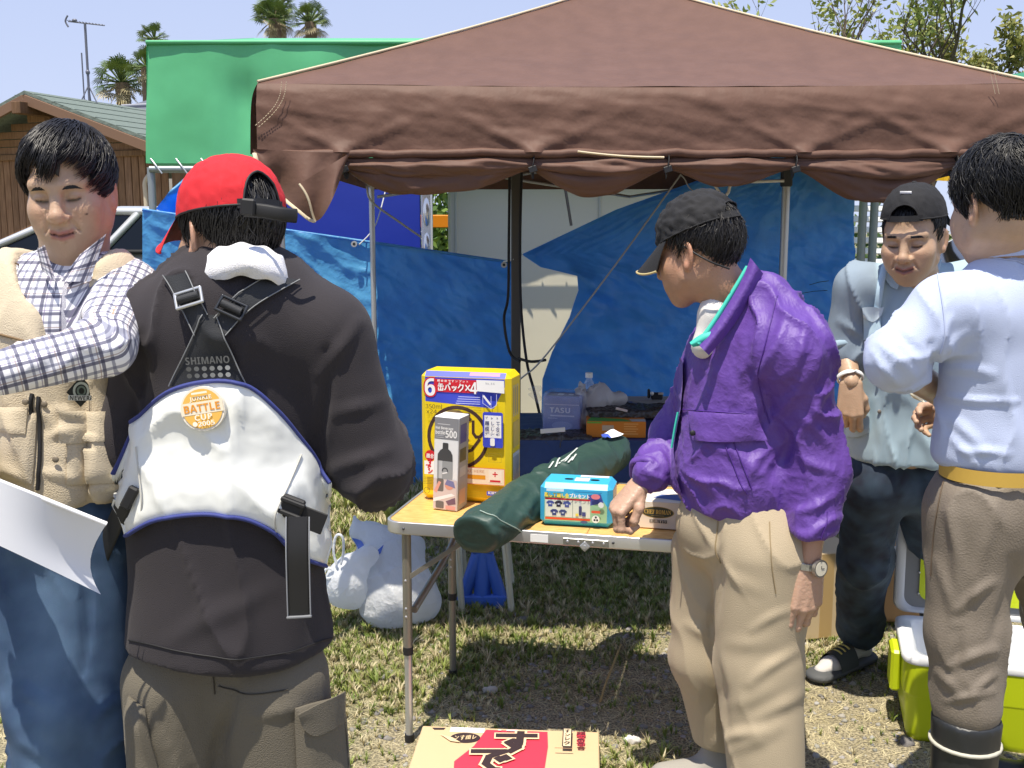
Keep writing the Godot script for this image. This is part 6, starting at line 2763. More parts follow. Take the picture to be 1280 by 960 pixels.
	dc.tube([fo+fz*0.0072,fo+fz*0.0072+fx*0.009],0.0007,4)
	dc.tube([fo+fz*0.0072,fo+fz*0.0072+Vector3(0,0.007,0)],0.0008,4)
	part("hands",dc,MAT.black,dial)
	# trousers
	var kh:=cloth("khaki_cotton",Color(0.44,0.36,0.245).linear_to_srgb(),0.88,0.12,0.10,5.0)
	var p:=Field.new(0.0066)
	p.cap(W(912,655,-2.51),W(940,655,-2.47),0.135,0.135,0.05,0.95)
	p.cap(hl,kl,0.124,0.104,0.03); p.cap(kl,Vector3(al.x,0.10,al.z),0.104,0.090,0.03)
	p.cap(hr,kr,0.112,0.094,0.03); p.cap(kr,Vector3(ar.x,0.15,ar.z),0.094,0.076,0.03)
	p.plane(Vector3(ar.x,0.13,ar.z),Vector3(0,-1,0),0.01)
	p.push=folds(37,0.004,0.006,6.5,Vector3(1.1,1.0,1),[[896,650,884,790,6,-9],[888,800,902,930,6,-8],[905,722,950,736,8,3],[940,786,990,764,6,4],[905,806,960,800,9,3],[940,856,995,812,7,6],[905,880,960,868,10,4],[950,900,1005,862,8,6],[912,938,970,906,9,6],[860,780,885,800,6,5],[900,930,950,910,7,8],[1000,720,1020,800,8,6]])
	later("trousers",p,kh,t)
	for k in [[Vector2(962,652),Vector2(964,700),Vector2(970,742)],[Vector2(897,648),Vector2(894,680),Vector2(898,705)]]:
		part("seam",lay_cord(p,k,0.0014,14,0.001),mat(srgb(150,132,100),0.9),t)
	var sock:=mat(srgb(168,166,158),0.9)
	for a in [al,ar]:
		var sk:=MB.new()
		sk.tube([a+Vector3(0,0.10,0),a+Vector3(0,-0.02,0)],0.043,14)
		part("sock",sk,sock,t)
	shoe(t,al,Vector3(-1,0,0.15),mat(srgb(150,146,138),0.8),mat(srgb(210,208,200),0.7))
	shoe(t,ar,Vector3(-1,0,0.1),mat(srgb(150,146,138),0.8),mat(srgb(210,208,200),0.7))

# ---------------------------------------------------------------- the youth with the reversed cap
func person_youth() -> void:
	var t:=thing("person","young man in a backwards black cap and pale denim shirt, bending forward behind the cooler","person",Vector3(W(1120,600,-3.1).x,0,-3.1))
	var H:=frame(W(1141,296,-2.90),Vector3(-0.56,-0.22,0.79),Vector3(-0.02,1,0))
	var neck:=W(1150,362,-2.98)
	var sr:=W(1074,358,-3.02); var sl:=W(1216,356,-3.02)
	var chest:=W(1140,430,-3.0); var waist:=W(1128,550,-3.04)
	var er:=W(1054,432,-3.06); var wr:=W(1064,478,-2.96)
	var el:=W(1238,450,-2.98); var wl:=W(1236,500,-2.78)
	var hr:=W(1092,600,-3.06); var hl:=W(1156,600,-3.10)
	var kr:=W(1080,700,-3.18); var ar:=Vector3(W(1072,800,-3.42).x,0.09,-3.42)
	var kl:=W(1172,700,-3.30); var al:=Vector3(W(1180,820,-3.42).x,0.09,-3.42)
	var b:=Field.new(0.012)
	b.cap(chest,waist,0.10,0.10,0.04,0.8); b.cap(sl,sr,0.04,0.04)
	for q in [[sl,el,wl],[sr,er,wr]]:
		b.cap(q[0],q[1],0.042,0.040); b.cap(q[1],q[2],0.040,0.026)
	for q in [[hl,kl,al],[hr,kr,ar]]:
		b.cap(q[0],q[1],0.07,0.05); b.cap(q[1],q[2],0.05,0.035)
	var h:=Field.new(0.0028)
	head(h,H,{"open": 0.0018,"grin": 0.006})
	h.cap(H*Vector3(0,-0.05,-0.022),neck,0.052,0.058,0.03)
	var rh:=Field.new(0.003)
	hand(rh,Transform3D(basis_hand(Vector3(-0.05,-1,0.12),Vector3(-0.35,0.1,0.9),false),wr+Vector3(0,-0.005,0)),[[0.5,0.7,0.4],[0.6,0.8,0.4],[0.7,0.85,0.5],[0.75,0.9,0.5]],[Vector3(0.036,0.042,-0.012),Vector3(0.044,0.07,-0.024),Vector3(0.036,0.092,-0.034)],0.03,1.0)
	var lh:=Field.new(0.003)
	hand(lh,Transform3D(basis_hand(Vector3(-0.9,-0.15,0.2),Vector3(0.1,0.6,0.7),true),wl),[[0.6,0.8,0.4],[0.65,0.85,0.4],[0.7,0.85,0.5],[0.75,0.9,0.5]],[Vector3(0.036,0.042,-0.012),Vector3(0.044,0.07,-0.024),Vector3(0.036,0.092,-0.034)])
	var paint:=skin_paint(H,Color(0.47,0.31,0.20),Color(0.34,0.12,0.10),{"open": 0.0018,"grin": 0.006})
	for f in [b,h]:
		f.paint=paint
	var hp:=skin_paint(Transform3D(),Color(0.47,0.31,0.20),Color.RED)
	rh.paint=hp; lh.paint=hp
	later("body",b,skin_mat(),t,[h,rh,lh])
	var hm:=hair_mat(Color(0.012,0.011,0.012).linear_to_srgb())
	hair(t,H,{"seed": 54,"center": Vector3(0,0.028,-0.016),"radii": Vector3(0.079,0.094,0.104),"tilt": -0.4,"count": 1600,"length": 0.35,"mat": hm,"thick": 0.004,"width": 0.0012,"over": 0.04,"tuck": 0.5,
		"line": func(a: float) -> float: return 0.062 if a<0.85 else (lerpf(0.062,-0.026,minf(1.0,(a - 0.85)/0.35)) if a<1.4 else (-0.002 if a<1.7 else lerpf(0.0,-0.06,minf(1.0,(a - 1.7)/0.6))))})
	brows(t,H,hm,0.018)
	var cp:=cap_hat(t,H,MAT.black_cap,{"turn": PI,"tip": 0.12,"center": Vector3(0,0.048,-0.014),"radii": Vector3(0.086,0.100,0.110),"rim": 1.50,"arch": 0.42,"arch_w": 0.46})
	var lg:=MB.new()
	var lc: Vector3=cp.pt.call(0.72,PI - 0.02,0.003)
	var ldx: Vector3=(cp.pt.call(0.72,PI+0.2,0.003) - cp.pt.call(0.72,PI - 0.2,0.003)).normalized()
	if ldx.x<0:
		ldx=-ldx
	lg.tube([lc - ldx*0.015,lc+ldx*0.015],0.0042,6,true,0.4,H.basis.z)
	part("cap_logo",lg,mat(srgb(220,220,220),0.5),t)
	# denim shirt over a grey one
	var den:=mat(Color(1,1,1),0.85,0.0,true)
	relief(den,noise_tex(0.3,256,57,2),0.05,10.0)
	var s:=Field.new(0.0075)
	var fw:=Vector3(-0.25,0,0.97)
	s.cap(chest,waist,0.150,0.152,0.05,0.70,fw)
	s.cap(waist,W(1124,610,-3.04),0.152,0.172,0.04,0.68,fw)
	s.cap(sr,sl,0.066,0.066,0.06)
	s.cap(neck,neck+Vector3(0,-0.04,0),0.064,0.075,0.06)
	s.cap(sr,er,0.070,0.064,0.04); s.cap(er,er.lerp(wr,0.18),0.060,0.056,0.02)
	s.cap(sl,el,0.070,0.064,0.04); s.cap(el,wl,0.06,0.05,0.03)
	s.plane(W(1130,586,-2.93),Vector3(-0.05,-1,0),0.01)
	s.push=folds(55,0.009,0.009,8.0,Vector3(1.2,0.8,1),[[1070,340,1060,430,6,6],[1095,350,1100,450,6,6],[1050,400,1075,420,5,6],[1095,500,1100,580,6,6],[1130,520,1120,580,7,5],[1150,540,1170,580,6,6]])
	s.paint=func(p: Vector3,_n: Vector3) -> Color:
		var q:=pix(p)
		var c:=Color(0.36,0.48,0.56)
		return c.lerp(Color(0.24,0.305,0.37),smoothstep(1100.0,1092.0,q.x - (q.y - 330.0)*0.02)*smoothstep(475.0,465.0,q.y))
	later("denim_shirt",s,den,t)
	var pale:=mat(srgb(176,200,214),0.85)
	for k in [[[Vector2(1109,322),Vector2(1097,370),Vector2(1092,425)],0.011],[[Vector2(1172,322),Vector2(1168,338)],0.014]]:
		part("placket",lay_cord(s,k[0],k[1],14,0.006,1.0,0.35),pale,t)
	part("collar",lay(s,[Vector2(1110,334),Vector2(1118,345),Vector2(1126,354)],[Vector2(1104,348),Vector2(1112,358),Vector2(1122,362)],8,5,0.010,0.004),pale,t)
	part("shirt_front",lay(s,[Vector2(1066,500),Vector2(1078,500),Vector2(1090,500)],[Vector2(1062,545),Vector2(1074,546),Vector2(1088,540)],6,8,0.007,0.004),pale,t)
	part("breast_pocket",lay(s,[Vector2(1078,386),Vector2(1104,386)],[Vector2(1080,424),Vector2(1104,424)],8,8,0.006,0.003),pale,t)
	part("pocket_flap",lay(s,[Vector2(1077,382),Vector2(1105,382)],[Vector2(1078,394),Vector2(1091,401),Vector2(1105,394)],8,5,0.011,0.003),mat(srgb(200,216,226),0.85),t)
	for q in [[1100,514],[1098,470]]:
		var bt:=MB.new()
		bt.ball(on(s,q[0],q[1],0.003),Vector3(0.006,0.006,0.003))
		part("button",bt,mat(srgb(120,112,104),0.4),t)
	# rolled cuff and white wristband
	var rc:=MB.new()
	var ring:=[]
	var ax:=(wr - er).normalized()
	var sx:=ax.cross(Vector3.BACK).normalized()
	for k in 25:
		var a:=TAU*k/24.0
		ring.append(er.lerp(wr,0.24)+(sx*cos(a)+ax.cross(sx)*sin(a))*0.058)
	rc.tube(ring,0.010,8,false,1.3,ax)
	part("rolled_cuff",rc,mat(srgb(150,172,186),0.85),t)
	rc=MB.new()
	ring=[]
	for k in 25:
		var a:=TAU*k/24.0
		ring.append(er.lerp(wr,0.88)+(sx*cos(a)*0.036+ax.cross(sx)*sin(a)*0.032))
	rc.tube(ring,0.0075,8,false,0.5,ax.cross(Vector3.BACK))
	part("wristband",rc,mat(srgb(232,230,226),0.5),t)
	# jeans,sandals
	var je:=Field.new(0.009)
	je.cap(hr,hl,0.105,0.105,0.05,0.9)
	je.cap(hr,kr,0.098,0.080,0.03); je.cap(kr,Vector3(ar.x,0.14,ar.z),0.080,0.078,0.03)
	je.cap(hl,kl,0.098,0.080,0.03); je.cap(kl,Vector3(al.x,0.12,al.z),0.080,0.075,0.03)
	je.push=folds(58,0.008,0.010,7.0,Vector3(1.3,0.8,1),[[1056,770,1085,790,5,8],[1060,785,1095,795,5,8],[1065,700,1090,720,6,6],[1065,650,1095,680,7,5]])
	var nj:=noise(12.0,59,3)
	je.paint=func(p: Vector3,_n: Vector3) -> Color: return Color(0.012,0.018,0.034).lerp(Color(0.05,0.085,0.13),clampf(0.35+nj.get_noise_3dv(p)*0.7,0.0,1.0))
	later("jeans",je,MAT.denim,t)
	for k in 2:
		var a: Vector3=[ar,al][k]
		var d:=Vector3(-0.80,0,0.60).normalized()
		var sd:=Vector3(-d.z,0,d.x)
		var f:=Field.new(0.006)
		f.cap(a - Vector3(0,0.03,0),a+d*0.15 - Vector3(0,0.055,0),0.032,0.028,0.02)
		f.cap(a+d*0.14 - Vector3(0,0.05,0),a+d*0.20 - Vector3(0,0.055,0),0.036,0.024,0.02,0.7,Vector3.UP)
		f.ell(a - d*0.03 - Vector3(0,0.04,0),Vector3(0.034,0.036,0.034))
		later("sock",f,mat(srgb(196,192,188),0.9),t)
		var so:=Field.new(0.006)
		so.cap(a - d*0.04+Vector3(0,-0.07,0),a+d*0.205+Vector3(0,-0.072,0),0.050,0.050,0.02,0.42,Vector3.UP)
		later("sandal_sole",so,mat(srgb(78,80,82),0.7),t)
		var rows:=[]
		for i in 8:
			var u:=i/7.0
			var row:=[]
			for q in 13:
				var th:=PI*q/12.0
				row.append(a+d*lerpf(0.055,0.150,u)+sd*cos(th)*0.048+Vector3(0,-0.072+sin(th)*lerpf(0.078,0.060,u),0))
			rows.append(row)
		var st:=MB.new()
		st.grid(rows)
		var up:=part("sandal_strap",st,mat(srgb(62,66,62),0.7),t)
		for i in 3:
			var pts:=[]
			for q in 8:
				var th:=PI*(0.2+0.45*q/7.0)
				var u:=0.25+0.22*i
				pts.append(a+d*lerpf(0.055,0.150,u)+sd*cos(th)*0.050*(1.0 if k==0 else -1.0)+Vector3(0,-0.071+sin(th)*lerpf(0.078,0.060,u),0))
			st=MB.new()
			st.tube(pts,0.0045,6,true,0.4)
			part("stripe",st,mat(srgb(214,196,110),0.6),up)

# ---------------------------------------------------------------- the man at the right edge
func person_right() -> void:
	var z:=-2.25
	var t:=thing("person","black-haired man seen from behind in a pale blue shirt and brown trousers, right edge","person",Vector3(W(1240,700,z).x,0,z))
	var H:=frame(W(1248,254,-2.22),Vector3(-0.32,-0.20,-0.92),Vector3(0.0,1,0.0))
	var neck:=W(1268,312,z)
	var sl:=W(1186,386,-2.20); var sr:=W(1352,376,-2.24)
	var chest:=W(1262,410,z); var waist:=W(1256,560,z)
	var el:=W(1116,450,-2.18); var wl:=W(1192,504,-2.50)
	var er:=W(1390,480,-2.22); var wr:=W(1330,520,-2.44)
	var hl:=W(1220,640,-2.24); var hr:=W(1304,640,-2.28)
	var kl:=W(1208,790,-2.22); var kr:=W(1328,770,-2.40)
	var al:=Vector3(W(1206,930,-2.2).x,0.1,-2.20); var ar:=Vector3(W(1322,880,-2.52).x,0.1,-2.52)
	var b:=Field.new(0.012)
	b.cap(chest,waist,0.115,0.11,0.04,0.8); b.cap(sl,sr,0.045,0.045)
	for q in [[sl,el,wl],[sr,er,wr]]:
		b.cap(q[0],q[1],0.046,0.042); b.cap(q[1],q[2],0.042,0.028)
	for q in [[hl,kl,al],[hr,kr,ar]]:
		b.cap(q[0],q[1],0.07,0.05); b.cap(q[1],q[2],0.05,0.035)
	var h:=Field.new(0.003)
	head(h,H,{"fat": 0.004})
	h.cap(H*Vector3(0,-0.05,-0.022),neck,0.058,0.066,0.03)
	var lh:=Field.new(0.003)
	hand(lh,Transform3D(basis_hand(Vector3(0.10,-0.35,-0.6),Vector3(-0.8,0.4,0.1),true),wl),[[0.6,0.8,0.4],[0.65,0.85,0.4],[0.7,0.85,0.5],[0.75,0.9,0.5]],[Vector3(0.036,0.042,-0.012),Vector3(0.044,0.07,-0.024),Vector3(0.036,0.092,-0.034)])
	var rh:=Field.new(0.003)
	hand(rh,Transform3D(basis_hand(Vector3(-0.96,0.06,-0.1),Vector3(0.0,0.3,-0.9),false),W(1208,522,-2.60)),[[0.5,0.6,0.3],[0.55,0.65,0.3],[0.6,0.7,0.4],[0.65,0.8,0.4]],[Vector3(0.036,0.042,-0.012),Vector3(0.044,0.07,-0.024),Vector3(0.036,0.092,-0.034)])
	b.cap(wr,W(1208,522,-2.60),0.03,0.027)
	var tone:=Color(0.47,0.31,0.21)
	var paint:=skin_paint(H,tone,Color(0.33,0.12,0.09))
	for f in [b,h]:
		f.paint=paint
	var hp:=skin_paint(Transform3D(),tone,Color.RED)
	rh.paint=hp; lh.paint=hp
	later("body",b,skin_mat(),t,[h,lh,rh])
	var hm:=hair_mat(Color(0.011,0.011,0.013).linear_to_srgb())
	hair(t,H,{"seed": 74,"center": Vector3(0,0.034,-0.016),"radii": Vector3(0.088,0.100,0.110),"tilt": -0.55,"count": 3600,"length": 0.40,"mat": hm,"thick": 0.007,"width": 0.0014,"over": 0.06,"flick": 0.007,"sweep": 0.2,"tuck": 0.6,
		"line": func(a: float) -> float: return 0.045 if a<0.7 else (lerpf(0.045,-0.03,minf(1.0,(a - 0.7)/0.4)) if a<1.42 else (0.002 if a<1.72 else lerpf(-0.004,-0.072,minf(1.0,(a - 1.72)/0.6))))})
	# shirt
	var bl:=cloth("pale_blue_cotton",Color(0.47,0.54,0.74).linear_to_srgb(),0.85,0.12,0.08,6.0,0.2)
	var s:=Field.new(0.007)
	var fw:=Vector3(-0.25,0,-0.97)
	s.cap(chest,waist,0.158,0.146,0.05,0.74,fw)
	s.cap(waist,W(1256,580,z),0.156,0.150,0.03,0.78,fw)
	s.cap(sl,sr,0.074,0.074,0.06)
	s.cap(neck+Vector3(0,-0.03,0),neck+Vector3(0,-0.07,0),0.070,0.08,0.06)
	s.cap(sl,el,0.068,0.054,0.035); s.cap(el,el.lerp(wl,0.18),0.053,0.050,0.03)
	s.cap(sr,er,0.080,0.066,0.04)
	s.plane(W(1256,585,z),Vector3(0.0,-1,0),0.03)
	s.push=folds(75,0.010,0.009,7.0,Vector3(1.2,0.8,1),[[1168,440,1190,400,5,9],[1166,448,1210,420,6,8],[1170,460,1240,470,6,7],[1180,490,1270,505,4,7],[1175,520,1230,560,7,6],[1105,430,1140,470,5,7],[1118,410,1150,450,5,-6],[1095,440,1120,480,4,7],[1200,560,1260,572,5,7],[1190,545,1215,580,5,6],[1166,430,1164,470,5,-12]])
	later("shirt",s,bl,t)
	var cl:=MB.new()
	var cr:=[]
	for e in [[0.018,0.000],[0.046,0.004],[0.050,0.010],[-0.006,0.022]]:
		var row:=[]
		for k in 25:
			var a:=lerpf(-2.4,2.4,k/24.0)
			row.append(neck+Vector3(0.004,e[0] - 0.018*absf(a)/2.4,0)+Basis(Vector3.UP,a)*(-fw)*(0.074+e[1]))
		cr.append(row)
	cl.grid(cr)
	part("collar",cl,bl,t)
	for k in [[Vector2(1172,342),Vector2(1180,400),Vector2(1170,440)],[Vector2(1212,318),Vector2(1250,322),Vector2(1290,330)]]:
		part("seam",lay_cord(s,k,0.0015,16,0.002),mat(srgb(176,186,214),0.9),t)
	var rc:=MB.new()
	var ring:=[]
	var ax:=(wl - el).normalized()
	var sx:=ax.cross(Vector3.BACK).normalized()
	for k in 25:
		var a:=TAU*k/24.0
		ring.append(el.lerp(wl,0.18)+(sx*cos(a)+ax.cross(sx)*sin(a))*0.050)
	rc.tube(ring,0.008,8,false,1.5,ax)
	part("rolled_cuff",rc,bl,t)
	# belt and waders
	var belt:=MB.new()
	ring=[]
	var bo:=W(1256,584,z)
	for k in 41:
		var a:=TAU*k/40.0
		ring.append(bo+Basis(Vector3.UP,0.45)*Vector3(cos(a)*0.150,0,sin(a)*0.118))
	belt.tube(ring,0.016,8,false,0.3,Vector3.UP.cross(Vector3.RIGHT))
	belt=MB.new()
	var b0:=[]
	for e in [0.016,-0.016]:
		var row:=[]
		for k in 41:
			var a:=TAU*k/40.0
			row.append(bo+Basis(Vector3.UP,0.45)*Vector3(cos(a)*0.153,e,sin(a)*0.122))
		b0.append(row)
	belt.grid(b0)
	part("belt",belt,mat(srgb(196,160,70),0.6),t)
	var br:=cloth("brown_nylon",Color(0.195,0.162,0.125).linear_to_srgb(),0.62,0.08,0.10,4.0)
	var p:=Field.new(0.008)
	p.cap(W(1228,640,z),W(1290,640,z),0.125,0.125,0.04,0.92)
	p.cap(bo,W(1256,640,z),0.135,0.14,0.03,0.8,fw)
	p.cap(hl,kl,0.112,0.080,0.03); p.cap(kl,Vector3(al.x,0.44,al.z),0.080,0.072,0.03)
	p.cap(hr,kr,0.110,0.080,0.03); p.cap(kr,Vector3(ar.x,0.42,ar.z),0.088,0.075,0.03)
	p.plane(W(1256,592,z),Vector3.UP,0.008)
	p.push=folds(77,0.006,0.008,6.0,Vector3(1.1,0.8,1),[[1180,640,1200,760,7,7],[1240,620,1225,740,8,6],[1200,760,1240,730,6,9],[1190,830,1245,815,6,9],[1175,840,1200,870,6,9],[1215,860,1245,845,5,8],[1170,700,1190,780,6,6],[1262,700,1245,800,7,-9],[1200,790,1190,840,6,-7],[1185,872,1240,868,5,8]])
	later("waders",p,br,t)
	for k in [[Vector2(1178,600),Vector2(1166,660),Vector2(1164,720)]]:
		part("seam",lay_cord(p,k,0.0014,16,0.001),mat(srgb(104,88,72),0.8),t)
	var rub:=mat(srgb(40,42,44),0.42)
	var band:=mat(srgb(188,184,168),0.6)
	for q in [[al,Vector3(-0.75,0,-0.6)],[ar,Vector3(-0.8,0,-0.5)]]:
		var a: Vector3=q[0]
		var d: Vector3=(q[1] as Vector3).normalized()
		var f:=Field.new(0.008)
		f.cap(Vector3(a.x,0.41,a.z),Vector3(a.x,0.12,a.z),0.076,0.056,0.04)
		f.cap(Vector3(a.x,0.06,a.z) - d*0.03,Vector3(a.x,0.05,a.z)+d*0.16,0.052,0.046,0.04)
		f.plane(Vector3(a.x,0.012,a.z),Vector3.DOWN,0.005)
		f.plane(Vector3(a.x,0.415,a.z),Vector3.UP,0.012)
		f.push=folds(79,0.004,0.004,8.0)
		later("rubber_boot",f,rub,t)
		var mb:=MB.new()
		ring=[]
		for k in 25:
			var th:=TAU*k/24.0
			ring.append(Vector3(a.x,0.352,a.z)+Vector3(cos(th),0,sin(th))*0.0745)
		mb.tube(ring,0.005,6,false)
		part("boot_band",mb,band,t)
	var ppr:=MB.new()
	ppr.face(W(1122,482,-2.62),W(1132,478,-2.62),W(1160,506,-2.64),W(1150,500,-2.62))
	ppr.face(W(1130,480,-2.621),W(1148,488,-2.621),W(1156,504,-2.641),W(1140,497,-2.621))
	tag(part("paper_slip",ppr,mat(srgb(238,236,214),0.6)),"small white paper slip held between the youth and the pale blue shirt","paper")

# ---------------------------------------------------------------- tables and what lies on them
const TO:=Vector3(-0.367,0.0,-2.854)
const TX:=Vector3(0.9747,0,0.2235)
const TZ:=Vector3(0.2235,0,-0.9747)

# point of the near table: a along its front edge,b towards its back,h above the ground
func TP(a: float,b: float,h:=0.68) -> Vector3:
	return TO+TX*a+TZ*b+Vector3(0,h,0)

func TB(turn:=0.0) -> Basis:
	return Basis(Vector3.UP,turn)*Basis(TX,Vector3.UP,-TZ)

func round_rect(w: float,d: float,r: float) -> Array:
	var out:=[]
	for q in [[w - r,d - r,0.0],[r,d - r,PI/2],[r,r,PI],[w - r,r,PI*1.5]]:
		for i in 7:
			out.append(Vector2(q[0],q[1])+Vector2.from_angle(q[2]+i*PI/12)*r)
	return out

func build_table() -> void:
	var t:=thing("folding_table","folding table with a wood-grain top and aluminium rim, holding the cartons","table",TP(0.58,0.3,0))
	var rr:=round_rect(1.17,0.6,0.05)
	var alu:=mat(srgb(206,206,208),0.35,0.75)
	var wood:=mat(Color(1,1,1),0.38)
	wood.albedo_texture=noise_tex(0.03,512,101,5,FastNoiseLite.TYPE_SIMPLEX,ramp([[0.0,srgb(196,142,76)],[0.5,srgb(222,174,104)],[1.0,srgb(232,190,122)]]))
	wood.uv1_triplanar=true
	wood.uv1_scale=Vector3(1.2,7,7)
	for half in 2:
		var mb:=MB.new()
		var pts:=PackedVector2Array()
		for p in rr:
			pts.append(Vector2(clampf(p.x,0.004,1.166),clampf(p.y,0.004,0.596)))
		var cut:=Geometry2D.intersect_polygons(pts,PackedVector2Array([Vector2(-1,-1),Vector2(0.584,-1),Vector2(0.584,2),Vector2(-1,2)]) if half==0 else PackedVector2Array([Vector2(0.586,-1),Vector2(3,-1),Vector2(3,2),Vector2(0.586,2)]))
		var poly: PackedVector2Array=cut[0]
		var idx:=Geometry2D.triangulate_polygon(poly)
		for h in [0.68,0.665]:
			var k:=mb.V.size()
			for p in poly:
				mb.v(TP(p.x,p.y,h))
			for i in range(0,idx.size(),3):
				var a:=poly[idx[i]]; var b:=poly[idx[i+1]]; var c:=poly[idx[i+2]]
				if ((b - a).cross(c - a)>0)==(h>0.67):
					mb.tri(k+idx[i],k+idx[i+2],k+idx[i+1])
				else:
					mb.tri(k+idx[i],k+idx[i+1],k+idx[i+2])
		part("table_top",mb,wood,t)
	# rim: an aluminium channel with a rounded upper lip
	var rows:=[]
	for q in [[-0.006,0.6815],[0.001,0.6825],[0.004,0.680],[0.0042,0.650],[0.002,0.646],[-0.010,0.646]]:
		var row:=[]
		for k in rr.size()+1:
			var p: Vector2=rr[k % rr.size()]
			var c:=Vector2(clampf(p.x,0.05,1.12),clampf(p.y,0.05,0.55))
			var o: Vector2=p+(p - c).normalized()*q[0]
			row.append(TP(o.x,o.y,q[1]))
		rows.append(row)
	var rim:=MB.new()
	rim.grid(rows)
	var rp:=part("rim",rim,alu,t)
	for a in [0.06,0.24,0.66,0.9,1.1]:
		var mb:=MB.new()
		mb.ball(TP(a,-0.005,0.664),Vector3(0.004,0.004,0.003))
		part("rivet",mb,mat(srgb(90,90,92),0.4,0.7),rp)
	var sk:=MB.new()
	sk.box(Transform3D(TB(),TP(0.455,-0.0055,0.663)),Vector3(0.05,0.022,0.001),0.0002)
	part("white_sticker",sk,mat(srgb(238,238,236),0.5),rp)
	# hinge plate and catch
	var hp:=MB.new()
	hp.box(Transform3D(TB(),TP(0.585,-0.007,0.660)),Vector3(0.125,0.020,0.004),0.001)
	var hg:=part("hinge_plate",hp,mat(srgb(150,150,148),0.35,0.8),t)
	for a in [-0.05,-0.02,0.02,0.05]:
		hp=MB.new()
		hp.ball(TP(0.585+a,-0.0095,0.661),Vector3(0.004,0.004,0.002))
		part("rivet",hp,MAT.steel,hg)
	hp=MB.new()
	hp.box(Transform3D(TB()*Basis(Vector3.BACK,PI/4),TP(0.583,-0.010,0.650)),Vector3(0.022,0.022,0.005),0.002)
	hp.tube([TP(0.583,-0.010,0.650),TP(0.583,-0.018,0.650)],0.005,10)
	part("catch",hp,MAT.steel,hg)
	# leg frames
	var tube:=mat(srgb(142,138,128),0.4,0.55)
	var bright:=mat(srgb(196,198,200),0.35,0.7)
	for s in [0,1]:
		var a0:=0.055 if s==0 else 1.115
		var sg:=1.0 if s==0 else -1.0
		for b in [0.035,0.50]:
			var mb:=MB.new()
			mb.tube([TP(a0,b,0.648),TP(a0,b,0.28)],0.0135,12)
			var lg:=part("leg",mb,tube,t)
			mb=MB.new()
			mb.tube([TP(a0,b,0.29),TP(a0,b,0.0)],0.0115,12)
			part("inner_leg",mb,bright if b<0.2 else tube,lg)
			mb=MB.new()
			mb.tube([TP(a0,b,0.295),TP(a0,b,0.272)],0.0150,12)
			part("collar",mb,MAT.black,lg)
			mb=MB.new()
			mb.tube([TP(a0,b,0.022),TP(a0,b,0.0)],0.0145,12)
			part("foot",mb,MAT.black,lg)
			for h in [0.50,0.415,0.39]:
				mb=MB.new()
				mb.ball(TP(a0,b - 0.013,h),Vector3(0.004,0.004,0.002))
				part("rivet",mb,MAT.steel,lg)
		var br:=MB.new()
		br.tube(curve([TP(a0+0.012*sg,0.50,0.62),TP(a0+0.012*sg,0.495,0.53),TP(a0+0.012*sg,0.44,0.47),TP(a0+0.012*sg,0.06,0.40)],7),0.0115,10)
		part("cross_bar",br,tube,t)
		br=MB.new()
		br.box(Transform3D(TB()*Basis(Vector3.BACK,0.62*sg),TP(a0+0.10*sg,0.03,0.575)),Vector3(0.25,0.014,0.004),0.001)
		part("strut",br,tube,t)

const KANA:={
	"can": [[3,9.5,2,7.5],[2.2,8,8,8],[1,5.8,9,5.8],[5,8,5,1],[1.8,3.8,1.8,1,8.2,1],[8.2,3.8,8.2,1]],
	"pa": [[3.5,7,2.8,4,1,1.5],[5.8,7.5,7.5,5,9,1.5],[8,9.6,9.2,9.6,9.2,8.4,8,8.4,8,9.6]],
	"tsu": [[2,5.5,2.8,4],[4.5,6,5.2,4.2],[8,5.8,7,3,4,1]],
	"ku": [[4,9,3,6.5,1,4.5],[3.6,7.8,8.5,7.8,7.5,4,3,0.5]],
	"times": [[2,2,8,8],[2,8,8,2]],
	"su": [[1,7.6,9,8.1],[5.8,9.5,5.8,4,4.5,2.8,3.4,4.2,4.5,5.4,5.8,4.5,5.6,2.2,4,0]],
	"de": [[1,8,8.5,8.5,5,6,4.5,3,6.5,0.8,7.5,0.8],[7,5.5,8,4.5],[8.5,6.3,9.4,5.3]],
	"shi": [[3,9,3,3,4.5,1,6.5,1.2,8.5,3.5]],
	"pu": [[1.5,8,8,8,7,4,3.5,0.8],[8.4,9.8,9.4,9.8,9.4,8.8,8.4,8.8,8.4,9.8]],
	"re": [[3,9,3,1.2,6,3,8.5,6]],
	"ze": [[1,6,8.5,6.8,6.8,4],[4,9,4,2,5,1,8.5,1]],
	"n": [[2,8,4,6.4],[1.8,1,5.5,2.5,8.8,7]],
	"to": [[4,9.5,4,0.8],[4,6,7.5,4]],
	"t": [[1,8.6,9,8.6],[5,8.6,5,0.6]],
	"kao": [[1,9,4.5,9],[1,7,4.5,7],[1.4,7,1,1],[2,5.5,4.4,5.5],[2,3.6,4.4,3.6],[2,1.6,4.4,1.6],[5.4,9,9.4,9],[6,7.4,9,7.4,9,2.6,6,2.6,6,7.4],[6,5,9,5],[6.2,2,5.4,0.6],[8.6,2,9.4,0.6]],
	"gou": [[5,9.5,1,6],[5,9.5,9,6],[3,6,7,6],[2.5,4,7.5,4,7.5,0.8,2.5,0.8,2.5,4]],
}

func carton(t: Node,X: Transform3D,w: float,h: float,d: float,m: Material,cut:=0.012) -> void:
	var mb:=MB.new()
	# X: origin at the middle of the front bottom edge,z out of the front
	mb.box(Transform3D(X.basis,X*Vector3(0,h/2,-d/2)),Vector3(w,h,d),cut)
	part("carton",mb,m,t)

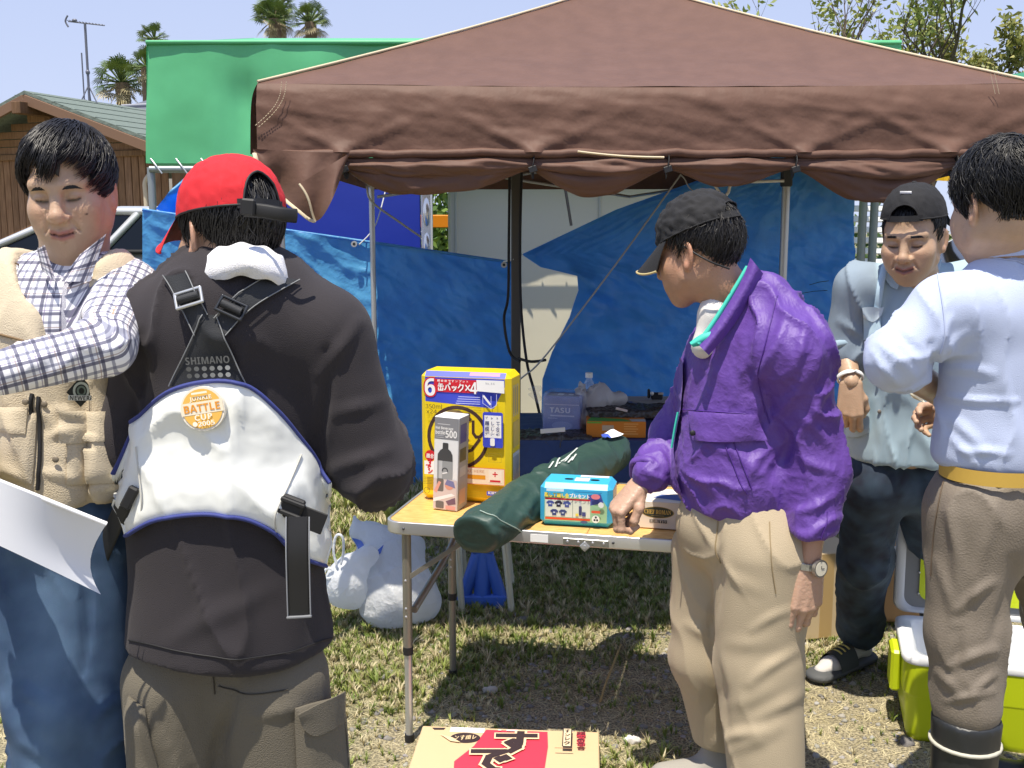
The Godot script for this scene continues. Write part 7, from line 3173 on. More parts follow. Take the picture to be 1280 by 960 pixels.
func build_goods() -> void:
	# tall yellow carton
	var wd:=0.285
	var ht:=0.40
	var at:=Vector3(-0.143,0.683,-3.062)
	var B:=Basis(Vector3.UP,-0.26)
	var X:=Transform3D(B,at)
	var t:=thing("beer_carton","tall yellow and blue carton of canned drinks standing on the folding table","carton",at)
	var yellow:=srgb(236,206,24)
	carton(t,X,wd,ht,0.13,mat(yellow,0.45),0.016)
	var blue:=srgb(62,76,196)
	var brown:=srgb(72,52,48)
	var red:=srgb(206,36,52)
	var whi:=srgb(240,238,236)
	var pr:=Print.new(Transform3D(B,X*Vector3(-wd/2,0,0.0002)),0.00012)
	var u:=wd
	var v:=ht
	pr.poly(PackedVector2Array([Vector2(0.017,v*0.77),Vector2(u*0.82,v*0.735),Vector2(u - 0.017,v*0.90),Vector2(u - 0.017,v - 0.017),Vector2(0.017,v - 0.017)]),blue)
	pr.ring(Vector2(u*0.42,v*0.50),0.098,0.087,brown)
	pr.poly(PackedVector2Array([Vector2(u*0.24,v*0.665),Vector2(u*0.34,v*0.71),Vector2(u*0.44,v*0.71),Vector2(u*0.56,v*0.66),Vector2(u*0.46,v*0.645),Vector2(u*0.36,v*0.645)]),srgb(140,118,80))
	for q in [["shi",0.60,0.52,0.060],["n",0.50,0.385,0.075],["to",0.28,0.50,0.075],["ku",0.30,0.36,0.06],["de",0.47,0.60,0.05]]:
		pr.glyph(KANA[q[0]],Vector2(u*q[1] - 0.02,v*q[2] - 0.01),Vector2(q[3],q[3]),0.009,brown)
	pr.rrect(Vector2(u*0.16,v*0.845),Vector2(u*0.64,v*0.945),0.004,red)
	pr.text("6",Vector2(u*0.115,v*0.880),0.062,red,true,0.042)
	pr.text("6",Vector2(u*0.115,v*0.880),0.054,whi,true,0.033)
	var gx:=u*0.20
	for g in ["can","pa","tsu","ku","times"]:
		pr.glyph(KANA[g],Vector2(gx,v*0.853),Vector2(0.021,0.026),0.0036,whi)
		gx+=0.0215
	pr.text("4",Vector2(u*0.605,v*0.885),0.036,whi,true,0.022)
	for k in 9:
		pr.glyph(KANA[["kao","gou","can","de","su","n","pu","re","to"][k]],Vector2(u*0.20+k*0.0115,v*0.925),Vector2(0.0095,0.0065),0.0010,whi)
	for k in 4:
		pr.rect(Vector2(u*(0.44 - 0.01*k),v*(0.815 - 0.017*k)),Vector2(u*0.68,v*(0.820 - 0.017*k)),srgb(196,200,236))
	pr.poly(PackedVector2Array([Vector2(u*0.64,v*0.99 - 0.016),Vector2(u*0.645,v*0.865),Vector2(u*0.945,v*0.855),Vector2(u*0.94,v*0.95)]),whi)
	pr.text("No. 4-6",Vector2(u*0.79,v*0.925),0.0065,srgb(150,150,160))
	for q in [[0.71,0.84,0.71,0.775],[0.71,0.775,0.80,0.735],[0.80,0.735,0.86,0.765],[0.80,0.735,0.80,0.83],[0.86,0.765,0.86,0.845]]:
		pr.stroke([Vector2(q[0],q[1]),Vector2(q[2],q[3])],Vector2.ZERO,Vector2(u,v),0.0016,srgb(200,204,238))
	pr.stroke([Vector2(0.72,0.83),Vector2(0.79,0.77)],Vector2.ZERO,Vector2(u,v),0.006,whi)
	pr.text("350ml",Vector2(u*0.165,v*0.735),0.014,brown,false,0.052)
	pr.text("x24",Vector2(u*0.14,v*0.695),0.012,brown,false,0.034)
	pr.rrect(Vector2(u*0.71,v*0.44),Vector2(u*0.93,v*0.71),0.006,blue)
	pr.rect(Vector2(u*0.728,v*0.515),Vector2(u*0.912,v*0.685),whi)
	for r in 4:
		for c in 3:
			var nm: String=[["pu","re","to"],["kao","shi","t"],["kao","shi","gou"],["pu","re","ze"]][r][c]
			var big: float=0.013 if r in [1,2] else 0.008
			pr.glyph(KANA[nm],Vector2(u*(0.735+0.060*c),v*[0.655,0.610,0.567,0.532][r]),Vector2(big,big),0.0017 if r in [1,2] else 0.0012,srgb(60,66,120))
	pr.rrect(Vector2(u*0.795,v*0.455),Vector2(u*0.845,v*0.515),0.004,whi)
	pr.disc(Vector2(u*0.125,v*0.355),0.017,red)
	pr.glyph(KANA["kao"],Vector2(u*0.082,v*0.335),Vector2(0.012,0.014),0.0018,whi)
	pr.glyph(KANA["gou"],Vector2(u*0.127,v*0.335),Vector2(0.012,0.014),0.0018,whi)
	pr.rect(Vector2(0.017,v*0.21),Vector2(u*0.19,v*0.315),whi)
	for k in 3:
		pr.glyph(KANA[["su","de","n"][k]],Vector2(u*0.095 - 0.006*(k % 2),v*(0.285 - 0.034*k)),Vector2(0.018,0.015),0.0034,red)
	pr.rect(Vector2(u*0.40,v*0.155),Vector2(u*0.955,v*0.285),srgb(216,90,80))
	pr.rect(Vector2(u*0.405,v*0.159),Vector2(u*0.950,v*0.281),srgb(238,218,190))
	pr.text("MAKE HERE",Vector2(u*0.60,v*0.256),0.009,srgb(196,120,70),false,0.075)
	pr.rect(Vector2(u*0.46,v*0.195),Vector2(u*0.745,v*0.228),srgb(222,150,30))
	pr.rect(Vector2(u*0.78,v*0.175),Vector2(u*0.925,v*0.272),srgb(240,226,206))
	pr.text("+",Vector2(u*0.852,v*0.24),0.016,red,true)
	pr.rect(Vector2(u*0.795,v*0.180),Vector2(u*0.91,v*0.195),red)
	for q in [[0.78,0.40,0.92,0.335]]:
		for e in [[q[0],q[1],q[2],q[1]],[q[0],q[3],q[2],q[3]],[q[0],q[1],q[0],q[3]],[q[2],q[1],q[2],q[3]],[0.79,0.385,0.86,0.385],[0.79,0.35,0.85,0.35]]:
			pr.stroke([Vector2(e[0],e[1]),Vector2(e[2],e[3])],Vector2.ZERO,Vector2(u,v),0.0009,srgb(170,148,50))
	pr.rrect(Vector2(u*0.76,v*0.075),Vector2(u*0.91,v*0.108),0.003,blue)
	pr.text("KIRIN",Vector2(u*0.835,v*0.096),0.008,whi,true,0.034)
	for k in 5:
		pr.rect(Vector2(u*0.05,v*(0.185 - k*0.012)),Vector2(u*0.15,v*(0.188 - k*0.012)),srgb(150,130,50))
		pr.rect(Vector2(u*0.42,v*(0.10 - k*0.012)),Vector2(u*0.72,v*(0.102 - k*0.012)),srgb(200,172,36))
	pr.ring(Vector2(u*0.09,v*0.085),0.010,0.0085,srgb(120,104,44))
	pr.done("front_print",t,self)
	# its right side and chamfered upper edge
	pr=Print.new(Transform3D(B*Basis(Vector3.UP,PI/2),X*Vector3(wd/2+0.0002,0,0)),0.00012)
	for k in 3:
		pr.rect(Vector2(0.035+0.022*k,v*0.66),Vector2(0.048+0.022*k,v*0.90),srgb(206,196,150))
		pr.rect(Vector2(0.039+0.022*k,v*0.68),Vector2(0.044+0.022*k,v*0.88),srgb(120,112,96))
	pr.rect(Vector2(0.03,v*0.42),Vector2(0.10,v*0.62),srgb(204,180,90))
	pr.rect(Vector2(0.028,v*0.10),Vector2(0.105,v*0.38),srgb(200,202,204))
	for k in 6:
		pr.rect(Vector2(0.034+0.011*k,v*0.13),Vector2(0.038+0.011*k,v*0.35),srgb(130,132,140))
	pr.done("side_print",t,self)
	pr=Print.new(Transform3D(B*Basis(Vector3.RIGHT,-PI/4),X*Vector3(-wd/2,ht - 0.008,-0.008)+B*Vector3(0,0.0004,0.0004)),0.0001)
	pr.rect(Vector2(0.016,-0.0105),Vector2(wd - 0.016,0.0105),blue)
	pr.rect(Vector2(wd*0.55,-0.003),Vector2(wd*0.88,0.008),srgb(214,130,150))
	pr.done("edge_print",t,self)

	# slim bottle box with a picture of the flask
	at=Vector3(-0.200,0.6825,-2.968)
	B=Basis(Vector3.UP,-0.34)*Basis(Vector3.BACK,-0.035)
	X=Transform3D(B,at)
	t=thing("flask_box","slim white and grey box with a picture of a flask, before the yellow carton","box",at)
	wd=0.078
	ht=0.282
	carton(t,X,wd,ht,0.078,mat(srgb(226,226,226),0.4),0.002)
	pr=Print.new(Transform3D(B,X*Vector3(-wd/2,0,0.0002)),0.0001)
	pr.rect(Vector2(0.001,ht*0.76),Vector2(wd - 0.001,ht - 0.003),srgb(134,134,138))
	pr.rect(Vector2(0.010,ht*0.918),Vector2(0.050,ht*0.924),srgb(214,214,216))
	pr.text("Hot Beverage",Vector2(0.032,ht*0.875),0.011,whi,true,0.056)
	pr.text("bottle",Vector2(0.019,ht*0.832),0.012,whi,true,0.030)
	pr.text("500",Vector2(0.054,ht*0.820),0.022,whi,true,0.036)
	pr.rect(Vector2(0.005,ht*0.795),Vector2(0.030,ht*0.800),srgb(200,200,204))
	pr.rect(Vector2(0.005,ht*0.775),Vector2(0.030,ht*0.780),srgb(200,200,204))
	pr.rrect(Vector2(0.028,ht*0.655),Vector2(0.046,ht*0.725),0.003,srgb(62,62,64))
	pr.poly(PackedVector2Array([Vector2(0.012,ht*0.53),Vector2(0.013,ht*0.60),Vector2(0.020,ht*0.64),Vector2(0.028,ht*0.662),Vector2(0.046,ht*0.662),Vector2(0.054,ht*0.64),Vector2(0.060,ht*0.60),Vector2(0.061,ht*0.53)]),srgb(70,70,72))
	pr.rect(Vector2(0.012,ht*0.33),Vector2(0.061,ht*0.53),srgb(150,152,154))
	pr.rect(Vector2(0.018,ht*0.33),Vector2(0.028,ht*0.53),srgb(186,188,190))
	pr.ring(Vector2(0.037,ht*0.425),0.010,0.0065,srgb(70,70,74),-0.6,3.4)
	pr.stroke([Vector2(0,0),Vector2(1,0.3)],Vector2(0.030,ht*0.395),Vector2(0.014,0.014),0.004,srgb(230,230,230))
	pr.rect(Vector2(0.002,ht*0.01),Vector2(wd - 0.002,ht*0.335),srgb(206,190,186))
	pr.rrect(Vector2(0.012,ht*0.20),Vector2(0.034,ht*0.34),0.005,srgb(110,104,100))
	pr.poly(PackedVector2Array([Vector2(0.003,ht*0.20),Vector2(0.018,ht*0.31),Vector2(0.026,ht*0.30),Vector2(0.012,ht*0.18)]),srgb(222,158,140))
	pr.disc(Vector2(0.052,ht*0.275),0.014,srgb(212,150,128))
	pr.poly(PackedVector2Array([Vector2(0.038,ht*0.28),Vector2(0.045,ht*0.335),Vector2(0.066,ht*0.32),Vector2(0.072,ht*0.25)]),srgb(120,120,160))
	pr.poly(PackedVector2Array([Vector2(0.002,ht*0.12),Vector2(0.060,ht*0.19),Vector2(0.072,ht*0.17),Vector2(0.002,ht*0.08)]),srgb(232,230,230))
	pr.poly(PackedVector2Array([Vector2(0.042,ht*0.10),Vector2(0.072,ht*0.15),Vector2(0.074,ht*0.08),Vector2(0.050,ht*0.06)]),srgb(110,84,104))
	pr.rrect(Vector2(0.010,ht*0.02),Vector2(0.036,ht*0.095),0.004,srgb(104,100,98))
	pr.rect(Vector2(0.042,ht*0.015),Vector2(0.073,ht*0.055),srgb(214,150,142))
	pr.done("front_print",t,self)
	pr=Print.new(Transform3D(B*Basis(Vector3.UP,PI/2),X*Vector3(wd/2+0.0002,0,0)),0.0001)
	pr.rect(Vector2(0.001,0.002),Vector2(wd - 0.001,ht - 0.002),srgb(160,156,152))
	for q in [[0.72,0.92,srgb(88,80,130)],[0.52,0.66,srgb(96,84,70)],[0.36,0.46,srgb(190,184,172)],[0.06,0.22,srgb(196,160,140)]]:
		pr.rect(Vector2(0.012,ht*q[0]),Vector2(wd - 0.018,ht*q[1]),q[2])
	pr.done("side_print",t,self)

	# long green bag
	t=thing("green_bag","long dark green vinyl bag lying across the table, its end drooping over the front","bag",TP(0.38,0.2))
	var f:=Field.new(0.0065)
	var near:=TP(0.292,-0.105,0.690)
	var far:=TP(0.560,0.70,0.757)
	var axis:=(near - far).normalized()
	f.cap(near+axis*0.05,near.lerp(far,0.35),0.072,0.078,0.02,0.86,Vector3.UP)
	f.cap(near.lerp(far,0.35),far,0.076,0.070,0.02,0.95,Vector3.UP)
	f.plane(near,axis*0.9+Vector3(0,-0.25,0.1),0.022)
	f.push=folds(110,0.005,0.008,9.0,Vector3(1,1,1),[[600,640,655,664,3,7],[625,615,690,560,5,8],[650,640,668,655,4,7],[640,625,660,610,4,6],[690,560,740,555,5,7],[612,650,640,618,5,8],[660,600,720,566,6,-7],[640,660,676,620,5,7],[700,585,760,570,6,6]])
	var gv:=mat(Color(0.026,0.062,0.052).linear_to_srgb(),0.52)
	relief(gv,noise_tex(0.02,256,111,3),0.4,3.0)
	later("bag",f,gv,t)
	part("seam",lay_cord(f,[Vector2(600,638),Vector2(622,650),Vector2(650,664)],0.0018,16,0.003),mat(srgb(150,166,156),0.6),t)
	var marks:=MB.new()
	for q in [[698,582,722,562],[694,585,700,575],[704,581,712,571],[709,581,716,573],[714,578,720,569],[686,586,692,580]]:
		marks.append(lay_cord(f,[Vector2(q[0],q[1]),Vector2(q[2],q[3])],0.0030,6,0.003,1.0,0.4))
	var mk:=part("white_lettering",marks,mat(srgb(200,208,204),0.5),t)
	mk.set_meta("kind","stuff")
	var pt:=thing("paper_tag","white paper tag with a blue edge lying on the far end of the green bag","tag",P(758,545,3.64))
	part("paper",lay(f,[Vector2(741,533),Vector2(759,531)],[Vector2(763,551),Vector2(777,547)],6,6,0.012,0.003),mat(srgb(236,238,244),0.5),pt)
	part("blue_edge",lay(f,[Vector2(733,534),Vector2(741,533)],[Vector2(756,552),Vector2(763,551)],4,6,0.011,0.003),mat(srgb(66,92,190),0.5),pt)

	# six-pack carton
	at=TP(0.545,0.062,0.6825)
	B=TB(0.02)
	X=Transform3D(B,at)
	wd=0.205
	ht=0.122
	t=thing("six_pack","sky blue six-pack of canned drinks with T-shirt pictures, by the fist","carton",at)
	var cyan:=srgb(64,176,224)
	carton(t,X,wd,ht,0.128,mat(cyan,0.4),0.014)
	pr=Print.new(Transform3D(B,X*Vector3(-wd/2,0,0.0002)),0.0001)
	u=wd
	v=ht
	pr.poly(PackedVector2Array([Vector2(0.014,0.015),Vector2(u - 0.015,0.015),Vector2(u - 0.014,v*0.50),Vector2(u*0.86,v*0.68),Vector2(0.014,v*0.72)]),srgb(150,190,150))
	pr.poly(PackedVector2Array([Vector2(u*0.70,v*0.52),Vector2(u*0.88,v*0.60),Vector2(u*0.84,v*0.80),Vector2(u*0.66,v*0.76)]),srgb(70,80,160))
	pr.rect(Vector2(u*0.08,v*0.22),Vector2(u*0.70,v*0.64),srgb(214,220,206))
	pr.rect(Vector2(u*0.08,v*0.62),Vector2(u*0.70,v*0.66),red)
	pr.rect(Vector2(u*0.08,v*0.155),Vector2(u*0.70,v*0.205),srgb(220,80,40))
	pr.rect(Vector2(u*0.455,v*0.20),Vector2(u*0.463,v*0.64),srgb(150,160,150))
	for k in 5:
		var o: Vector2=Vector2(u*[0.15,0.265,0.38,0.205,0.325][k],v*(0.53 if k<3 else 0.33))
		var c: Color=[srgb(62,78,150),srgb(34,38,60),srgb(70,84,150),srgb(52,62,120),srgb(60,72,120)][k]
		pr.poly(PackedVector2Array([o+Vector2(-0.006,-0.009),o+Vector2(0.006,-0.009),o+Vector2(0.006,0.001),o+Vector2(0.0095,-0.002),o+Vector2(0.0115,0.003),o+Vector2(0.005,0.008),o+Vector2(-0.005,0.008),o+Vector2(-0.0115,0.003),o+Vector2(-0.0095,-0.002),o+Vector2(-0.006,0.001)]),c)
		pr.rect(o+Vector2(-0.003,-0.003),o+Vector2(0.003,0.001),srgb(180,190,210))
	pr.rrect(Vector2(u*0.545,v*0.28),Vector2(u*0.585,v*0.50),0.003,srgb(60,64,110))
	pr.rect(Vector2(u*0.555,v*0.50),Vector2(u*0.575,v*0.58),srgb(190,196,206))
	pr.rect(Vector2(u*0.59,v*0.26),Vector2(u*0.64,v*0.36),srgb(70,74,130))
	pr.rect(Vector2(u*0.50,v*0.26),Vector2(u*0.54,v*0.32),srgb(226,210,90))
	var names6:=["kao","shi","t","kao","shi","gou","pu","re","ze","n","to"]
	for k in 11:
		pr.glyph(KANA[names6[k]],Vector2(u*0.07+k*0.0118,v*0.685),Vector2(0.0108,0.0125),0.0026,srgb(236,216,90) if k<6 else whi)
	pr.disc(Vector2(u*0.775,v*0.745),0.0075,srgb(226,130,140),1.7)
	pr.rrect(Vector2(u*0.72,v*0.36),Vector2(u*0.84,v*0.42),0.002,srgb(216,90,60))
	pr.disc(Vector2(u*0.78,v*0.22),0.011,srgb(226,232,226))
	for q in [[0.765,0.20],[0.80,0.20],[0.782,0.265]]:
		pr.disc(Vector2(u*q[0],v*q[1]),0.003,srgb(40,42,48))
	pr.disc(Vector2(u*0.85,v*0.56),0.008,srgb(220,224,226))
	pr.disc(Vector2(u*0.62,v*0.135),0.004,srgb(70,90,130),2.6)
	pr.rect(Vector2(u*0.10,v*0.88 - 0.006),Vector2(u*0.34,v*0.88+0.002),srgb(206,232,244))
	pr.rect(Vector2(u*0.48,v*0.83),Vector2(u*0.86,v*0.845),srgb(40,110,170))
	pr.done("front_print",t,self)
	pr=Print.new(Transform3D(B*Basis(Vector3.RIGHT,-PI/2),X*Vector3(-wd/2,ht+0.0002,0)),0.0001)
	pr.rrect(Vector2(wd*0.30,0.050),Vector2(wd*0.43,0.070),0.009,srgb(20,24,30))
	pr.rrect(Vector2(wd*0.66,0.050),Vector2(wd*0.79,0.070),0.009,srgb(20,24,30))
	pr.rect(Vector2(wd*0.45,0.040),Vector2(wd*0.65,0.080),srgb(214,208,226))
	pr.rect(Vector2(wd*0.50,0.090),Vector2(wd*0.9,0.112),srgb(220,216,236))
	pr.done("top_print",t,self)
	pr=Print.new(Transform3D(B*Basis(Vector3.UP,PI/2),X*Vector3(wd/2+0.0002,0,0)),0.0001)
	pr.rect(Vector2(0.015,0.016),Vector2(0.112,ht - 0.016),srgb(196,200,196))
	pr.disc(Vector2(0.045,ht*0.52),0.018,srgb(60,62,60))
	pr.disc(Vector2(0.085,ht*0.46),0.018,srgb(60,62,60))
	pr.rect(Vector2(0.02,0.018),Vector2(0.06,0.040),srgb(60,130,190))
	pr.done("end_print",t,self)

	# pale box with the oval mark
	at=TP(0.815,0.094,0.6825)
	B=TB(-0.02)
	X=Transform3D(B,at)
	wd=0.205
	ht=0.078
	t=thing("pale_box","low cream box with a gold on black oval mark, right of the six-pack","box",at)
	carton(t,X,wd,ht,0.15,mat(srgb(222,212,198),0.5),0.002)
	pr=Print.new(Transform3D(B,X*Vector3(-wd/2,0,0.0002)),0.0001)
	pr.disc(Vector2(0.058,ht*0.60),0.0165,srgb(168,140,70),2.75)
	pr.disc(Vector2(0.058,ht*0.60),0.0150,srgb(50,56,48),2.85)
	pr.text("CHEF ROMAN",Vector2(0.058,ht*0.615),0.012,srgb(206,170,84),true,0.074,1)
	pr.rect(Vector2(0.040,ht*0.47),Vector2(0.076,ht*0.485),srgb(150,130,80))
	for k in 4:
		pr.rect(Vector2(0.036+0.0125*k,ht*0.22),Vector2(0.047+0.0125*k,ht*0.34),srgb(64,62,60))
		pr.glyph(KANA[["can","kao","su","ku"][k]],Vector2(0.037+0.0125*k,ht*0.23),Vector2(0.009,0.0085),0.0010,srgb(222,212,198))
	for k in 3:
		pr.rect(Vector2(0.122,ht*(0.30+0.2*k)),Vector2(0.129,ht*(0.38+0.2*k)),srgb(80,84,110))
	pr.done("front_print",t,self)
	pr=Print.new(Transform3D(B*Basis(Vector3.RIGHT,-PI/2),X*Vector3(-wd/2,ht+0.0002,0)),0.0001)
	pr.poly(PackedVector2Array([Vector2(0.04,0.04),Vector2(0.12,0.02),Vector2(0.19,0.05),Vector2(0.15,0.09),Vector2(0.06,0.08)]),srgb(84,104,160))
	pr.rect(Vector2(0.02,0.10),Vector2(0.18,0.13),srgb(236,236,236))
	pr.done("top_print",t,self)

	build_back_table()
	build_ground_things()

func build_back_table() -> void:
	var z0:=-3.98
	var t:=thing("back_table","second table behind, covered with a dark blue cloth under bags and boxes","table",Vector3(0.35,0,-4.3))
	var mb:=MB.new()
	mb.box(Transform3D(Basis(),Vector3(0.42,0.672,-4.30)),Vector3(1.2,0.024,0.62),0.006)
	part("table_top",mb,mat(srgb(92,96,112),0.6),t)
	var cl:=mat(Color(0.015,0.045,0.16).linear_to_srgb(),0.6)
	relief(cl,noise_tex(0.02,256,121,3),0.5,2.0)
	mb=MB.new()
	var rows:=[]
	for i in 9:
		var row:=[]
		for j in 61:
			var u:=j/60.0
			var v:=i/8.0
			row.append(Vector3(-0.18+1.2*u,0.688 - 0.17*v*(1.0+0.12*sin(u*13.0)),z0+0.006+0.018*v*sin(u*31.0)+0.012*v))
		rows.append(row)
	mb.grid(rows)
	rows=[[Vector3(-0.18,0.688,-4.6),Vector3(1.02,0.688,-4.6)],[Vector3(-0.18,0.688,z0+0.006),Vector3(1.02,0.688,z0+0.006)]]
	mb.grid(rows)
	part("cloth_cover",mb,cl,t)
	for q in [[-0.13,-4.05],[0.97,-4.05],[-0.13,-4.55],[0.97,-4.55]]:
		mb=MB.new()
		mb.tube([Vector3(q[0],0,q[1]),Vector3(q[0],0.66,q[1])],0.013,10)
		part("leg",mb,MAT.steel,t)
	var top:=0.69
	# blue box in a clear bag
	var wx:=Transform3D(Basis(Vector3.UP,-0.25),W(702,527,4.15)*Vector3(1,0,1)+Vector3(0,top,0))
	t=thing("wrapped_box","lilac blue printed box wrapped in clear plastic on the back table","box",wx.origin)
	carton(t,wx,0.155,0.145,0.12,mat(srgb(104,122,186),0.5),0.004)
	var pr:=Print.new(Transform3D(wx.basis,wx*Vector3(-0.0775,0,0.0002)),0.0001)
	pr.rect(Vector2(0.006,0.11),Vector2(0.149,0.113),srgb(190,196,226))
	pr.text("TASU",Vector2(0.07,0.088),0.022,srgb(214,218,238),true,0.085)
	pr.rect(Vector2(0.03,0.062),Vector2(0.13,0.068),srgb(190,198,230))
	pr.rect(Vector2(0.02,0.052),Vector2(0.06,0.056),srgb(170,180,220))
	pr.disc(Vector2(0.08,0.024),0.018,srgb(140,156,208),2.4)
	pr.done("front_print",t,self)
	pr=Print.new(Transform3D(wx.basis*Basis(Vector3.RIGHT,-PI/2),wx*Vector3(-0.0775,0.1452,0)),0.0001)
	pr.rect(Vector2(0.012,0.02),Vector2(0.145,0.10),srgb(56,62,120))
	pr.rect(Vector2(0.05,0.04),Vector2(0.075,0.08),srgb(190,196,210))
	pr.rect(Vector2(0.095,0.045),Vector2(0.115,0.075),srgb(190,196,210))
	pr.done("top_print",t,self)
	var film:=mat(Color(0.86,0.88,0.93,0.16),0.22)
	film.transparency=BaseMaterial3D.TRANSPARENCY_ALPHA
	var fm:=MB.new()
	var nn:=noise(7.0,131,3)
	rows=[]
	for i in 9:
		var row:=[]
		for j in 33:
			var a:=TAU*j/32.0
			var s:=i/8.0
			var q:=Vector3(cos(a),0,sin(a))
			var r:=1.0/maxf(absf(q.x)/0.088,absf(q.z)/0.072)
			var p:=q*minf(r,0.10)*(1.0+0.12*nn.get_noise_3d(q.x,s*0.4,q.z) - 0.25*maxf(0.0,s - 0.85)*4.0)
			row.append(wx*(p+Vector3(0,0.002+0.158*s,-0.06)))
		rows.append(row)
	fm.grid(rows,true)
	part("clear_wrap",fm,film,t)
	fm=MB.new()
	rows=[]
	for i in 7:
		var row:=[]
		for j in 7:
			row.append(P(662+14*i/6.0+3*sin(j*2.0),482+24*j/6.0*(0.5+0.5*i/6.0),4.15+0.015*sin(i*2.0+j)))
		rows.append(row)
	fm.grid(rows)
	part("loose_film",fm,film,t)
	# bottle
	var bo:=W(736,500,4.32)*Vector3(1,0,1)+Vector3(0,top,0)
	t=thing("drink_bottle","clear plastic bottle with purple label and white cap on the back table","bottle",bo)
	var clear:=mat(Color(0.85,0.9,0.97,0.22),0.08)
	clear.transparency=BaseMaterial3D.TRANSPARENCY_ALPHA
	mb=MB.new()
	var prof:=[Vector2(0.0,0.0),Vector2(0.030,0.002),Vector2(0.033,0.012),Vector2(0.033,0.14),Vector2(0.030,0.158),Vector2(0.021,0.178),Vector2(0.0135,0.190),Vector2(0.0125,0.202)]
	mb.lathe(Transform3D(Basis(),bo),prof,24)
	part("bottle",mb,clear,t)
	mb=MB.new()
	mb.lathe(Transform3D(Basis(),bo),[Vector2(0.0336,0.055),Vector2(0.0338,0.06),Vector2(0.0338,0.142),Vector2(0.0333,0.146)],24)
	var lb:=part("label",mb,mat(srgb(62,58,140),0.45),t)
	mb=MB.new()
	mb.lathe(Transform3D(Basis(),bo),[Vector2(0.0341,0.128),Vector2(0.0341,0.140)],24)
	part("label_band",mb,mat(srgb(160,164,200),0.5),lb)
	mb=MB.new()
	mb.box(Transform3D(Basis(),bo+Vector3(0,0.095,0.0335)),Vector3(0.016,0.04,0.003),0.001)
	part("label_mark",mb,mat(srgb(150,156,200),0.5),lb)
	mb=MB.new()
	mb.lathe(Transform3D(Basis(),bo+Vector3(0,0.200,0)),[Vector2(0.0155,0.0),Vector2(0.0155,0.019),Vector2(0.0145,0.021),Vector2(0.0,0.0212)],20)
	part("bottle_cap",mb,mat(srgb(236,236,232),0.5),t)
	# crumpled clear bag beside it
	var f:=Field.new(0.006)
	f.cap(W(736,522,4.2),W(748,492,4.22),0.055,0.045,0.03)
	f.cap(W(748,505,4.2),W(776,498,4.25),0.04,0.018,0.03)
	f.cap(W(728,500,4.2),W(726,478,4.22),0.025,0.012,0.02)
	f.cap(W(752,500,4.2),W(752,480,4.22),0.022,0.010,0.02)
	f.push=folds(133,0.014,0.018,18.0)
	var cb:=thing("plastic_bag","crumpled translucent grey plastic bag beside the bottle on the back table","bag",W(745,525,4.2))
	var fg:=mat(Color(0.80,0.78,0.76,0.72),0.35)
	fg.transparency=BaseMaterial3D.TRANSPARENCY_ALPHA
	fg.backlight_enabled=true
	fg.backlight=Color(0.6,0.6,0.6)
	later("bag",f,fg,cb)
	# dark flat packets
	var dk:=mat(Color(0.05,0.045,0.042).linear_to_srgb(),0.3)
	relief(dk,noise_tex(0.03,256,135,3),0.8,4.0)
	for q in [["wrapped_packet","flat dark packet in shiny film on the back table below the lilac box",690,548,4.06,0.30,0.045,0.16,0.08],["wrapped_packet","dark shiny film-wrapped bundle lying on top of the orange box",785,514,4.20,0.34,0.045,0.2,-0.03]]:
		f=Field.new(0.007)
		var c:=W(q[2],q[3],q[4])
		f.rbox(Transform3D(Basis(Vector3.UP,q[8]),c),Vector3(q[5]*0.5,q[6]*0.5,q[7]*0.5),0.015)
		f.push=folds(int(q[2]),0.010,0.012,14.0,Vector3(1,1,1),[],0.004)
		var pk:=thing(q[0],q[1],"packet",c)
		later("packet",f,dk,pk)
		if q[2]<700:
			mb=MB.new()
			mb.box(Transform3D(Basis(Vector3.UP,0.1)*Basis(Vector3.BACK,0.06),W(691,538,3.97)),Vector3(0.098,0.018,0.002),0.0005)
			part("white_label",mb,mat(srgb(232,232,228),0.5),pk)
		else:
			mb=MB.new()
			mb.box(Transform3D(Basis(Vector3.UP,0.1)*Basis(Vector3.BACK,-0.25),W(777,512,4.09)),Vector3(0.05,0.010,0.002),0.0005)
			part("pale_strip",mb,mat(srgb(206,190,184),0.5),pk)
	wx=Transform3D(Basis(Vector3.UP,-0.06),W(770,547,4.02)*Vector3(1,0,1)+Vector3(0,top,0))
	t=thing("orange_box","flat orange and green cardboard box at the front of the back table","box",wx.origin)
	carton(t,wx,0.235,0.066,0.16,mat(srgb(214,126,34),0.5),0.002)
	pr=Print.new(Transform3D(wx.basis,wx*Vector3(-0.1175,0,0.0002)),0.0001)
	pr.rect(Vector2(0.062,0.028),Vector2(0.108,0.050),srgb(196,176,150))
	for k in 5:
		pr.rect(Vector2(0.148,0.054 - 0.010*k),Vector2(0.205 - 0.008*(k % 2),0.058 - 0.010*k),srgb(236,172,96))
	pr.rect(Vector2(0.002,0.057),Vector2(0.06,0.064),srgb(120,170,60))
	pr.done("front_print",t,self)
	pr=Print.new(Transform3D(wx.basis*Basis(Vector3.RIGHT,-PI/2),wx*Vector3(-0.1175,0.0662,0)),0.0001)
	pr.poly(PackedVector2Array([Vector2(0.0,0.0),Vector2(0.18,0.0),Vector2(0.15,0.05),Vector2(0.02,0.09)]),srgb(84,164,76))
	pr.poly(PackedVector2Array([Vector2(0.18,0.0),Vector2(0.235,0.0),Vector2(0.235,0.06),Vector2(0.17,0.05)]),srgb(196,196,188))
	pr.done("top_print",t,self)
	wx=Transform3D(Basis(Vector3.UP,0.0),W(812,512,4.42)*Vector3(1,0,1)+Vector3(0,top,0))
	t=thing("grey_box","long low grey box at the back of the rear table, by the blue tarpaulin","box",wx.origin)
